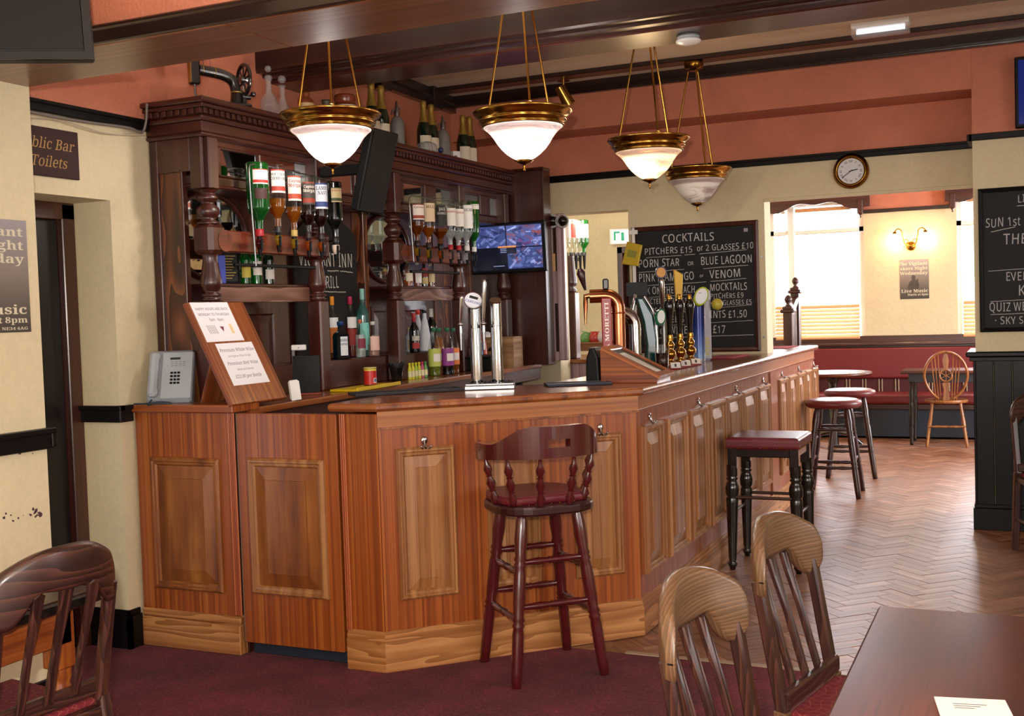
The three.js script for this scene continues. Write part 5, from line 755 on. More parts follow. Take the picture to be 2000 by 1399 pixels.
{ // camera monitor
  const z = -7.26, tl = onZ(922, 447, z), tr = onZ(1057, 431, z), b = onZ(990, 522, z), w = tr.x - tl.x, h = (tl.y + tr.y) / 2 - b.y + 0.02;
  const t = thing('camera_monitor', 'wide black monitor showing blue security camera views by the back bar end', 'monitor', [(tl.x + tr.x) / 2, (tl.y + tr.y) / 2 - h / 2, z], R(4)); t.rotation.x = R(4);
  mesh('shell', bx(w + 0.03, h + 0.035, 0.05, [0, -0.004, -0.03], 0.006), M.blackPlastic, t);
  const tex = canvasTex(512, 320, (g, W, H) => {
    g.fillStyle = '#0d1020'; g.fillRect(0, 0, W, H); const blot = (x, y, w2, h2, n, cs) => { g.save(); g.beginPath(); g.rect(x, y, w2, h2); g.clip(); g.fillStyle = cs[0]; g.fillRect(x, y, w2, h2); for (let i = 0; i < n; i++) { g.fillStyle = cs[1 + Math.floor(rnd() * (cs.length - 1))]; g.globalAlpha = rr(0.25, 0.8); g.save(); g.translate(x + rr(0, w2), y + rr(0, h2)); g.rotate(rr(-0.9, 0.9)); g.fillRect(0, 0, rr(6, 70), rr(4, 26)); g.restore(); } g.globalAlpha = 1; g.restore(); };
    blot(8, 8, 240, 150, 50, ['#39467e', '#6f7fc0', '#1e2850', '#8fa0dd']); blot(256, 8, 248, 150, 80, ['#4a5590', '#a9b6ec', '#222b55', '#8a4a52', '#6a76b8', '#7a3a70']); blot(256, 166, 248, 146, 60, ['#3a467c', '#93a2dc', '#1c2448', '#6274b4', '#7a4a5c']);
    g.fillStyle = '#d08a58'; g.fillRect(190, 150, 130, 12); g.fillStyle = '#141828'; g.fillRect(190, 162, 130, 44); g.fillStyle = '#9aa4d0'; for (let i = 0; i < 3; i++) g.fillRect(206, 168 + i * 12, 44, 4); g.fillRect(150, 288, 80, 4);
  });
  const p = mesh('screen', tf(keepUV(new THREE.PlaneGeometry(w, h)), [0, 0, -0.0035]), std({ map: tex, emissive: 0xffffff, emissiveMap: tex, emissiveIntensity: 0.75, roughness: 0.2 }), t); mesh('mount', bx(0.08, 0.08, 0.08, [0, 0, -0.09]), M.blackPlastic, t);
}
{ // television hanging at the near beam, corner in view
  const q = onZ(183, 116, -2.25), t = thing('wall_television', 'large black flat television hanging below the papered beam', 'television', [q.x, q.y, q.z], R(40));
  t.rotation.z = R(2); mesh('shell', bx(0.95, 0.56, 0.05, [-0.475, 0.28, -0.025], 0.006), M.blackPlastic, t); mesh('screen', bx(0.905, 0.515, 0.003, [-0.475, 0.285, 0.001], 0), phy({ color: 0x08080b, roughness: 0.3, specularIntensity: 0.4 }), t); mesh('bezel', tf(rings(0.95, 0.56, [[0, 0], [0, 0.006], [0.02, 0.006], [0.022, 0]], false), [-0.475, 0.28, 0]), phy({ color: 0x08080a, roughness: 0.25, specularIntensity: 0.6 }), t); mesh('bracket', bx(0.1, 0.2, 0.5, [-0.475, 0.35, -0.25]), M.blackPlastic, t);
}
{ const a = onZ(1981, 112, -7.5), b = onZ(1987, 250, -7.5), t = thing('wall_television', 'television with blue screen high on the pillar wall', 'television', [a.x, b.y, -7.5]); mesh('shell', bx2(0, 1.0, 0, a.y - b.y, -0.05, 0, 0.006), M.blackPlastic, t); mesh('screen', bx2(0.02, 0.98, 0.02, a.y - b.y - 0.02, 0, 0.003, 0), std({ color: 0x0c1a4a, emissive: 0x0c2a8a, emissiveIntensity: 0.35, roughness: 0.2 }), t); }
// ---------- things on the left end and back counter ----------
{ // pay phone
  const t = thing('pay_phone', 'grey desk payphone with handset and black keypad on the bar end unit', 'phone', [-3.49, 1.09, -3.965], R(28)), s = new THREE.Group(); s.name = 'sloping_body'; s.rotation.x = R(-26); t.add(s);
  mesh('housing', [bx(0.2, 0.255, 0.065, [0.0, 0.125, -0.01], 0.012)], M.greyPlastic, s); mesh('face', bx(0.135, 0.225, 0.006, [0.03, 0.125, 0.025], 0.002), M.greyLight, s);
  mesh('handset', [bx(0.04, 0.2, 0.03, [-0.068, 0.125, 0.045], 0.012), bx(0.045, 0.045, 0.042, [-0.068, 0.21, 0.036], 0.012), bx(0.045, 0.045, 0.042, [-0.068, 0.04, 0.036], 0.012)], M.greyLight, s);
  for (let i = 0; i < 12; i++) mesh('key', bx(0.0115, 0.009, 0.005, [0.008 + (i % 3) * 0.0155, 0.135 - Math.floor(i / 3) * 0.0165, 0.03], 0.0012), M.blackPlastic, s);
  mesh('display', bx(0.045, 0.01, 0.002, [0.02, 0.205, 0.029], 0), C(0x33373a, 0.3), s); print('instruction_print', 0.075, 0.034, canvasTex(96, 48, (g, w, h) => { g.fillStyle = '#a8adb2'; g.fillRect(0, 0, w, h); g.fillStyle = '#5a6068'; for (let i = 0; i < 3; i++) for (let k = 0; k < 4; k++) g.fillRect(6 + k * 22, 8 + i * 13, 15, 3); }), s, [0.035, 0.178, 0.0285], [0, 0, 0]);
  mesh('cord', tube([[-0.07, 0.02, 0.03], [-0.08, 0.0, 0.06], [-0.04, 0.008, 0.09], [0.03, 0.006, 0.085], [-0.02, 0.012, 0.075], [-0.09, 0.006, 0.06], [-0.15, 0.004, 0.02]], 0.004, 40, 6), C(0x2c3644, 0.5), t);
}
{ // sloping wooden notice board with two sheets
  const t = thing('menu_board', 'sloping wooden notice board holding two white drinks sheets on the bar end', 'menu board', [-3.077, 1.09, -4.08], PI / 2);
  const w = 0.396, h = 0.5, s = new THREE.Group(); s.name = 'sloping_panel'; s.rotation.x = R(-27); t.add(s);
  mesh('board', bx(w, h, 0.024, [0, h / 2, -0.012], 0.004), M.sapeleDark, s); mesh('prop', bx(0.2, 0.3, 0.012, [0, 0.14, -0.2], 0.003, [R(20), 0, 0]), M.sapeleDark, t);
  const sheet = (draw) => canvasTex(300, 256, (g, W, H) => { g.fillStyle = '#efedf2'; g.fillRect(0, 0, W, H); g.fillStyle = '#55515c'; g.textAlign = 'center'; draw(g, W); });
  print('notice_sheet', 0.255, 0.195, sheet((g, W) => { g.font = '23px sans-serif'; g.fillText('HAPPY HOURS ARE BACK', W / 2, 52); g.fillText('MONDAY TO THURSDAY', W / 2, 88); g.fillText('5pm - 8pm', W / 2, 122); g.strokeStyle = '#4a4440'; g.lineWidth = 3; for (let i = 0; i < 6; i++) { g.beginPath(); g.moveTo(50 + i * 12, 150); g.lineTo(58 + i * 12, 205); g.stroke(); } g.fillStyle = '#7a3a44'; g.beginPath(); g.moveTo(150, 160); g.lineTo(182, 160); g.lineTo(168, 194); g.fill(); g.fillStyle = '#e6cf9a'; g.fillRect(228, 146, 22, 62); }), s, [-0.05, 0.4, 0.001], [0, 0, 0]);
  print('notice_sheet', 0.255, 0.205, sheet((g, W) => { g.font = 'italic 27px serif'; g.fillText('Premium White Wine', W / 2, 52); g.fillText('Premium Red Wine', W / 2, 134); g.fillText('£22.00 per Bottle', W / 2, 214); g.fillStyle = '#8a8692'; g.font = 'italic 17px serif'; g.fillText('Sauvignon Pinot Grigio', W / 2, 86); g.fillText('Rioja and Merlot', W / 2, 168); }), s, [-0.005, 0.19, 0.001], [0, 0, 0]);
}
{ const t = thing('display_stand', 'black upright card stand with orange foot on the back counter', 'stand', onY(598, 758, CTR).toArray(), R(25)); t.position.x = -3.28; t.position.z = onX(598, 720, -3.28).z; mesh('card', bx(0.135, 0.185, 0.006, [0, 0.105, 0], 0.001, [R(-5), 0, 0]), M.blackPlastic, t); mesh('foot', bx(0.135, 0.012, 0.05, [0, 0.006, 0.0], 0.003), C(0x7d3218, 0.4), t);
  const e = thing('white_device', 'small white plastic box above the black card stand', 'box', [-3.39, CTR + 0.235, t.position.z - 0.1], R(30)); mesh('case', bx(0.075, 0.028, 0.03, [0, 0, 0], 0.004), M.white, e); mesh('button', cyl(0.003, 0.003, 0.004, [0, 0, 0.015], 10, [PI / 2, 0, 0]), C(0x555566, 0.4), e); mesh('wall_plate', bx(0.02, 0.24, 0.012, [-0.03, -0.115, -0.02]), M.mahog, e);
  const n = thing('napkin_stack', 'folded white napkin leaning beside the sloping notice board', 'napkins', [onX(575, 760, -3.13).x, CTR, onX(575, 760, -3.13).z], R(35)); mesh('napkin', bx(0.05, 0.095, 0.04, [0, 0.048, 0], 0.008, [R(-8), 0, R(6)]), M.white, n); mesh('fold', bx(0.046, 0.09, 0.006, [0.004, 0.047, 0.022], 0.002, [R(-8), 0, R(6)]), M.white, n); }
const onCtr = (px, py, x) => { const p = onX(px, py, x); return [x, CTR, p.z]; };
{ // yellow folder and crisp tube
  const f = thing('yellow_tray', 'flat yellow plastic tray lying at the back counter edge', 'tray', onCtr(715, 748, -3.2), R(4)); mesh('base', bx(0.16, 0.012, 0.5, [0, 0.007, 0], 0.003), C(0xc9a90c, 0.4), f, 'z'); mesh('lip', bx(0.012, 0.02, 0.5, [0.078, 0.011, 0], 0.003), C(0xd8b91a, 0.4), f, 'z');
  const tex = canvasTex(256, 160, (g, w, h) => { g.fillStyle = '#b8241c'; g.fillRect(0, 0, w, h); g.fillStyle = '#d2c23a'; g.fillRect(0, 0, w, 22); g.fillStyle = '#d8d4d0'; g.fillRect(40, 92, 34, 46); g.fillStyle = '#4a6a9a'; g.fillRect(44, 98, 26, 30); g.fillStyle = '#161414'; g.beginPath(); g.ellipse(150, 60, 26, 16, 0, 0, 7); g.fill(); });
  const p = onCtr(723, 735, -3.2); p[1] += 0.015; const c = thing('crisp_tube', 'short red snack tube with yellow lid band standing on the yellow tray', 'snack tube', p, FACE - 0.9); const cy = keepUV(new THREE.CylinderGeometry(0.034, 0.034, 0.09, 28, 1, true)); cy.translate(0, 0.045, 0); mesh('tube', cy, std({ map: tex, roughness: 0.35 }), c); mesh('lid', lathe([[0, 0.096], [0.033, 0.096], [0.035, 0.093], [0.035, 0.087], [0, 0.087]].reverse(), 28), C(0xc9bd6a, 0.4), c); mesh('base_rim', lathe([[0, 0], [0.035, 0], [0.035, 0.004], [0, 0.004]].reverse(), 28), M.steel, c);
}
{ const t = thing('ruffled_glass', 'dark plastic cup with ruffled black rim on the back counter', 'glass', onCtr(775, 735, -3.27)); mesh('cup', lathe([[0, 0.002], [0.03, 0.002], [0.034, 0.05], [0.042, 0.1]], 20), phy({ color: 0x1c1a1a, roughness: 0.15, transmission: 0.4 }), t); const fr = []; for (let i = 0; i <= 60; i++) { const a = i / 60 * 2 * PI; fr.push([Math.sin(a) * 0.046, 0.106 + 0.006 * Math.sin(a * 11), Math.cos(a) * 0.046]); } mesh('ruffle', [tube(fr, 0.004, 120, 6), lathe([[0.042, 0.085], [0.047, 0.1], [0.044, 0.108]], 24)], C(0x101012, 0.5), t); }
for (let i = 0; i < 6; i++) { const px = 800 + i * 6.2, c = [0xc8c42a, 0xc9c02c, 0x9ab82c, 0xc4bc30, 0xb85070, 0x5a9a4c][i], p = onCtr(px, 718, -3.335), t = thing('shot_bottle', ['yellow shot bottle first in the row by the carved post', 'yellow shot bottle second in the row', 'lime shot bottle in the middle of the row', 'yellow shot bottle beside the pink one', 'pink labelled shot bottle', 'green shot bottle touching the cordials'][i], 'bottle', p, FACE, 'miniature shot bottles'); fillBottle(t, { shape: 'cordial', r: 0.0125, h: 0.098, glass: C(c, 0.3), cap: [0xd8d02a, 0xd8d02a, 0xc8c82a, 0xd0c82a, 0xc03058, 0x4a8a5a][i], cap0: 0.84, capR: 0.008, labels: [{ y0: 0.15, y1: 0.5, c: 0xd9d6a8, arc: 3 }] }); }
{ // wooden crate and black tub at the far end of the counter
  const z = -6.95, a = onZ(980, 655, z), b = onZ(1033, 705, z), t = thing('wooden_crate', 'pale wooden crate with hand hole at the back counter end', 'crate', [-3.34, CTR, -7.12], R(6)); const w = 0.29, h = 0.2, d = 0.2;
  const hole = []; for (let i = 0; i <= 12; i++) { const q = i / 12 * PI; hole.push([Math.cos(q) * 0.045, 0.115 + Math.sin(q) * 0.035]); }
  mesh('front_board', tf(ext([[-w / 2, 0], [w / 2, 0], [w / 2, h], [-w / 2, h]], 0.014, 0, 1, [hole.reverse()]), [0, 0, d / 2 - 0.014]), M.crate, t, 'x'); mesh('side_board', bx(0.014, h, d - 0.03, [w / 2 - 0.007, h / 2, 0], 0.002), M.crate, t, 'z'); mesh('side_board', bx(0.014, h, d - 0.03, [-w / 2 + 0.007, h / 2, 0], 0.002), M.crate, t, 'z'); mesh('back_board', bx(w, h, 0.014, [0, h / 2, -d / 2], 0.002), M.crate, t, 'x'); mesh('lid_board', bx(w, 0.012, d, [0, h + 0.006, 0], 0.002), M.crate, t, 'x');
  const p = thing('white_bowl', 'upturned white bowl on top of the wooden crate', 'bowl', [-3.42, CTR + 0.212, -7.1]); mesh('shell', lathe([[0.05, 0], [0.047, 0.015], [0.03, 0.03], [0.018, 0.034], [0, 0.035]], 24), M.whiteGloss, p); mesh('foot_ring', tf(new THREE.TorusGeometry(0.018, 0.003, 6, 20), [0, 0.034, 0], [PI / 2, 0, 0]), M.whiteGloss, p);
  const k = thing('black_tub', 'black plastic tub on back counter behind the chrome taps', 'tub', [-3.3, CTR, -6.72], R(4)); mesh('body', slab([[-0.13, -0.1], [0.13, -0.1], [0.13, 0.1], [-0.13, 0.1]], 0, 0.09, 0.012, 2), M.blackPlastic, k); mesh('lid', slab([[-0.138, -0.108], [0.138, -0.108], [0.138, 0.108], [-0.138, 0.108]], 0.09, 0.102, 0.004, 1), C(0x1c1c20, 0.4), k);
  for (const [dx, dz, r, h, g, l] of [[0.02, 0.03, 0.03, 0.2, phy({ color: 0x1d7fb8, transmission: 0.5, roughness: 0.1 }), 'bright blue spray bottle standing on the black tub'], [0.01, -0.06, 0.026, 0.18, C(0xb84a34, 0.3), 'red and yellow bottle standing on the black tub']]) { const q = thing('tub_bottle', l, 'bottle', [-3.3 + dx, CTR + 0.103, -6.72 + dz], FACE); fillBottle(q, { shape: 'cone', r, h, glass: g, cap: 0x2a2a2a }); }
}
{ // framed notice and leaflet on the upper shelf
  const p = onX(453, 520, -3.42), t = thing('framed_notice', 'small black framed notice with gold print on the upper shelf', 'notice', [-3.44, YS, p.z], R(62)); const tex = canvasTex(96, 128, (g, w, h) => { g.fillStyle = '#15130f'; g.fillRect(0, 0, w, h); g.fillStyle = '#9a7f45'; for (let i = 0; i < 9; i++) g.fillRect(12, 14 + i * 12, w - 24 - (i % 3) * 10, 4); }); mesh('frame', tf(rings(0.11, 0.155, [[0, -0.008], [0, 0.006], [0.008, 0.008], [0.01, 0.002]], false), [0, 0.0775, 0]), M.blackPlastic, t); print('print', 0.095, 0.14, tex, t, [0, 0.0775, 0.001], [0, 0, 0]); mesh('stay', bx(0.02, 0.1, 0.004, [0, 0.05, -0.03], 0, [R(20), 0, 0]), M.blackPlastic, t);
  const q = onX(433, 520, -3.42); const l = solo('blue_leaflet', 'blue leaflet standing beside the black framed notice', 'leaflet', keepUV(new THREE.BoxGeometry(0.05, 0.13, 0.002)), std({ color: 0x2c40a8, roughness: 0.5 })); l.position.set(-3.43, YS + 0.065, q.z); l.rotation.y = R(50);
}
// ---------- on the bar: taps, pumps, mats ----------
const BT = 1.1, onBar = (px, py) => onY(px, py, BT);
{ // twin chrome fonts on a drip tray, near corner
  const p = onBar(958, 752), yaw = R(24), t = thing('chrome_beer_font', 'twin polished chrome beer columns with round digital badge on drip tray', 'beer tap', [-2.285, BT, -4.70], yaw);
  mesh('drip_tray', [bx(0.23, 0.02, 0.2, [0.03, 0.01, 0.02], 0.004), bx(0.22, 0.008, 0.18, [0.03, 0.024, 0.02], 0.002)], M.steel, t); for (let i = 0; i < 9; i++) mesh('grille_bar', bx(0.006, 0.006, 0.165, [-0.058 + i * 0.022, 0.03, 0.02], 0.001), M.blackPlastic, t);
  for (const [x, h] of [[-0.03, 0.36], [0.066, 0.37]]) { const g = new THREE.Group(); g.name = 'column'; g.position.set(x, 0.02, -0.01); t.add(g); mesh('tube', [cyl(0.027, 0.027, h, [0, h / 2, 0], 28)], M.chrome, g); mesh('joint', tf(new THREE.TorusGeometry(0.0272, 0.0012, 6, 28), [0, h * 0.72, 0], [PI / 2, 0, 0]), M.steel, g); mesh('cap', tf(cyl(0.027, 0.027, 0.028, [0, 0, 0], 28), [0, h + 0.004, 0.0], [R(28), 0, 0]), M.chrome, g); }
  const bd = new THREE.Group(); bd.name = 'badge'; bd.position.set(-0.034, 0.405, 0.03); bd.rotation.x = R(-12); bd.rotation.z = R(-18); t.add(bd);
  const tex = canvasTex(128, 128, (g, w) => { g.fillStyle = '#dfe3ee'; g.fillRect(0, 0, w, w); g.fillStyle = '#15181f'; g.fillRect(30, 30, 66, 22); g.fillStyle = '#3a4f9a'; g.font = 'bold italic 26px serif'; g.textAlign = 'center'; g.fillText('CARLING', 64, 88); });
  mesh('shell', tf(cyl(0.043, 0.043, 0.02, [0, 0, 0], 32, [PI / 2, 0, 0]), [0, 0, 0], null, [1, 0.9, 1]), M.chrome, bd); const cg = keepUV(new THREE.CircleGeometry(0.039, 32)); tf(cg, [0, 0, 0.0108], null, [1, 0.9, 1]); mesh('face', cg, std({ map: tex, roughness: 0.25 }), bd);
  for (const [x, top] of [[-0.095, 0.43], [0.01, 0.5]]) { const g = new THREE.Group(); g.name = 'tap'; g.position.set(x, 0, 0.045); t.add(g); mesh('handle', turned([[0.006, 0], [0.009, 0.3], [0.011, 0.9], [0.006, 1]], [0, 0.31, 0], [0.01, top, 0.012], 12), M.chrome, g); mesh('valve', [sph(0.012, [0, 0.3, 0]), cyl(0.008, 0.008, 0.05, [0, 0.28, 0], 12), tube([[0, 0.29, 0], [0, 0.285, -0.04]], 0.008, 2, 8)], M.chrome, g); mesh('nozzle', turned([[0.005, 0], [0.006, 0.5], [0.009, 1]], [0, 0.18, 0.01], [0, 0.26, 0]), M.steel, g); }
}
{ // wooden wedge menu holder with black stand behind
  const p = onBar(1250, 742), t = thing('menu_wedge', 'wooden wedge shaped menu holder with glazed sloping card on the bar', 'menu holder', [-1.69, BT, -5.13], R(3));
  const L = 0.27, H = 0.155, W = 0.26; mesh('side_board', tf(ext([[-L / 2, 0], [L / 2, 0], [L / 2, 0.03], [-L / 2 + 0.02, H], [-L / 2, H]], W, 0.003), [0, 0, -W / 2]), M.sapeleDark, t, 'x');
  const ang = Math.atan2(H - 0.03, L - 0.02), s = new THREE.Group(); s.name = 'sloping_lid'; s.position.set(0.01, (H + 0.03) / 2, 0); s.rotation.order = 'ZYX'; s.rotation.z = -ang; t.add(s); const SL = Math.hypot(L - 0.02, H - 0.03) + 0.03;
  mesh('lid_frame', tf(rings(SL, W + 0.02, [[0, -0.006], [0, 0.012], [0.034, 0.012], [0.038, 0.006]], false), [0, 0.001, 0], [-PI / 2, 0, 0]), M.sapele, s, 'x'); mesh('lid_field', bx(SL - 0.07, 0.004, W - 0.05, [0, 0.006, 0], 0), C(0x26201d, 0.3), s);
  const sh = print('menu_sheet', 0.2, 0.09, canvasTex(200, 90, (g, w, h) => { g.fillStyle = '#cfcac2'; g.fillRect(0, 0, w, h); g.fillStyle = '#5a5550'; for (let i = 0; i < 3; i++) g.fillRect(20, 20 + i * 22, 160 - i * 26, 6); }), s, [0.02, 0.0095, 0.03], [-PI / 2, 0, 0]);
  const b = thing('black_card_reader_stand', 'black rounded plastic stand leaning behind the wooden menu wedge', 'stand', [-1.865, BT, -5.06], R(3)); mesh('shell', tf(ext([[-0.035, 0], [0.035, 0], [0.03, 0.12], [0.012, 0.165], [-0.012, 0.165], [-0.03, 0.12]], 0.12, 0.01, 2), [0, 0, -0.06]), M.blackPlastic, b); mesh('slot', bx(0.03, 0.004, 0.1, [0, 0.165, 0], 0), C(0x3a3a40, 0.5), b);
}
function arch(h, reach, r, top) { const pts = [[0, 0, 0], [0, h * 0.55, 0], [0, h * 0.84, 0]]; for (let i = 1; i <= 6; i++) { const a = i / 6 * PI / 2; pts.push([-(1 - Math.cos(a)) * 0.06, h * 0.84 + Math.sin(a) * 0.06, 0]); } pts.push([-reach, h * 0.84 + 0.06, 0]); return tube(pts, r, 50, 16); }
{ // copper swan-neck font
  const p = onBar(1212, 712), t = thing('copper_beer_font', 'copper swan neck beer tap with red lettered front panel', 'beer tap', [-1.93, BT, -5.6], R(22)); t.scale.set(1.05, 1.12, 1.05);
  mesh('swan_neck', arch(0.37, 0.14, 0.032), M.copper, t); mesh('collar', [tf(new THREE.TorusGeometry(0.033, 0.004, 8, 28), [0, 0.29, 0], [PI / 2, 0, 0]), cyl(0.042, 0.04, 0.012, [0, 0.006, 0], 28)], M.copper, t);
  const tex = canvasTex(64, 320, (g, w, h) => { g.fillStyle = '#8e1420'; g.fillRect(0, 0, w, h); g.save(); g.translate(w * 0.72, h - 14); g.rotate(-PI / 2); g.fillStyle = '#eadfd6'; g.font = 'bold 40px serif'; g.fillText('BIRRA MORETTI', 0, 0, h - 24); g.restore(); });
  mesh('red_column', bx(0.05, 0.36, 0.03, [-0.06, 0.182, 0.02], 0.005), C(0x8e1420, 0.3), t); print('lettering', 0.042, 0.34, tex, t, [-0.06, 0.182, 0.0362], [0, 0, 0], 0.35);
  mesh('tap_body', [turned([[0.004, 0], [0.008, 0.3], [0.012, 0.7], [0.01, 1]], [-0.165, 0.24, 0.02], [-0.16, 0.38, 0.0], 12), tube([[-0.13, 0.375, 0], [-0.165, 0.37, 0]], 0.012, 2, 10)], M.copper, t); mesh('tap_handle', turned([[0.006, 0], [0.016, 0.5], [0.022, 0.8], [0.01, 1]], [-0.16, 0.4, 0], [-0.185, 0.5, 0.01], 12), M.maroonDark, t); mesh('badge', [bx(0.03, 0.05, 0.02, [-0.06, 0.425, 0.01], 0.006)], C(0x1e1a1c, 0.3), t);
}
{ // chrome font, green font
  const p = onBar(1237, 700), c = thing('chrome_swan_font', 'small rounded chrome beer font behind the copper tap', 'beer tap', [-1.9, BT, onX(1240, 650, -1.9).z], R(24)); c.scale.setScalar(1.25); mesh('body', arch(0.24, 0.05, 0.026), M.chrome, c); mesh('foot', cyl(0.036, 0.03, 0.012, [0, 0.006, 0], 24), M.chrome, c);
  const q = onBar(1262, 690), t = thing('green_beer_font', 'dark green curved beer font with oval white badge', 'beer tap', [-1.88, BT, onX(1268, 650, -1.88).z], R(30)), gm = phy({ color: 0x0d3a34, roughness: 0.2, clearcoat: 0.7 }); t.scale.setScalar(1.22);
  mesh('column', tf(ext([[-0.024, 0], [0.024, 0], [0.03, 0.14], [0.016, 0.25], [-0.028, 0.33], [-0.06, 0.33], [-0.03, 0.22], [-0.018, 0.12]], 0.05, 0.008, 2), [0, 0, -0.025]), gm, t); mesh('chrome_edge', tube([[0.028, 0.0, 0], [0.034, 0.14, 0], [0.02, 0.26, 0], [-0.02, 0.335, 0]], 0.008, 24, 8), M.chrome, t);
  const bd = new THREE.Group(); bd.name = 'badge'; bd.position.set(0.045, 0.24, 0.03); bd.rotation.set(R(-15), R(20), R(-15)); t.add(bd); mesh('shell', tf(cyl(0.03, 0.03, 0.016, [0, 0, 0], 28, [PI / 2, 0, 0]), [0, 0, 0], null, [0.8, 1.3, 1]), C(0x2c6a50, 0.25), bd); mesh('face', tf(keepUV(new THREE.CircleGeometry(0.024, 28)), [0, 0, 0.0088], null, [0.8, 1.3, 1]), C(0xdfe5e2, 0.3), bd); mesh('tap', turned([[0.005, 0], [0.01, 0.4], [0.008, 1]], [-0.075, 0.27, 0.01], [-0.06, 0.345, 0], 10), M.chrome, t);
}
{ // hand pumps
  const spots = [[1313, 703, 'lager'], [1333, 701, 'b'], [1353, 698, 'c']], labels = ['black handled brass ale pump next to the pint of dark beer', 'middle black handled brass ale pump with yellow clip behind', 'black handled brass ale pump beside the blue font'];
  spots.forEach(([px, py], i) => {
    const t = thing('hand_pump', labels[i], 'beer pump', [-1.84, BT, onX(px - 5, 650, -1.84).z], R(30), 'brass ale hand pumps'); t.scale.set(1.3, 1.08, 1.3);
    mesh('brass_body', turned([[0.001, 0], [0.024, 0], [0.025, 0.06], [0.012, 0.12], [0.016, 0.2], [0.026, 0.3], [0.024, 0.42], [0.012, 0.5], [0.018, 0.58], [0.02, 0.68], [0.01, 0.78], [0.015, 0.84], [0.012, 1]], [0, 0.022, 0], [0, 0.175, 0], 20), M.brass, t);
    mesh('handle', turned([[0.008, 0], [0.011, 0.1], [0.014, 0.4], [0.021, 0.72], [0.024, 0.84], [0.019, 0.94], [0.01, 1]], [0, 0.172, 0], [0, 0.36, 0], 18), M.bottleBlack, t); mesh('ferrule', turned([[0.01, 0], [0.012, 0.3], [0.008, 0.6], [0.011, 0.8], [0.004, 1]], [0, 0.358, 0], [0, 0.39, 0], 14), M.brass, t);
    mesh('base', bx(0.055, 0.024, 0.13, [0, 0.012, 0.02], 0.004), M.sapeleDark, t); const s = print('price_card', 0.042, 0.03, canvasTex(64, 48, (g, w, h) => { g.fillStyle = '#d8d5d0'; g.fillRect(0, 0, w, h); g.fillStyle = '#444'; g.fillRect(24, 12, 14, 26); }), t, [0.0, 0.02, 0.092], [R(-25), 0, 0]);
  });
  const q = onBar(1295, 706), g = thing('pint_glass', 'pint glass of dark stout beside the brass ale pumps', 'glass', [-1.79, BT, onX(1293, 690, -1.79).z]); mesh('tumbler', lathe([[0, 0.002], [0.031, 0.002], [0.034, 0.05], [0.041, 0.145]], 24), M.glass, g); mesh('stout', lathe([[0, 0.006], [0.029, 0.006], [0.032, 0.05], [0.036, 0.1], [0, 0.1]], 24), phy({ color: 0x180605, roughness: 0.08 }), g);
}
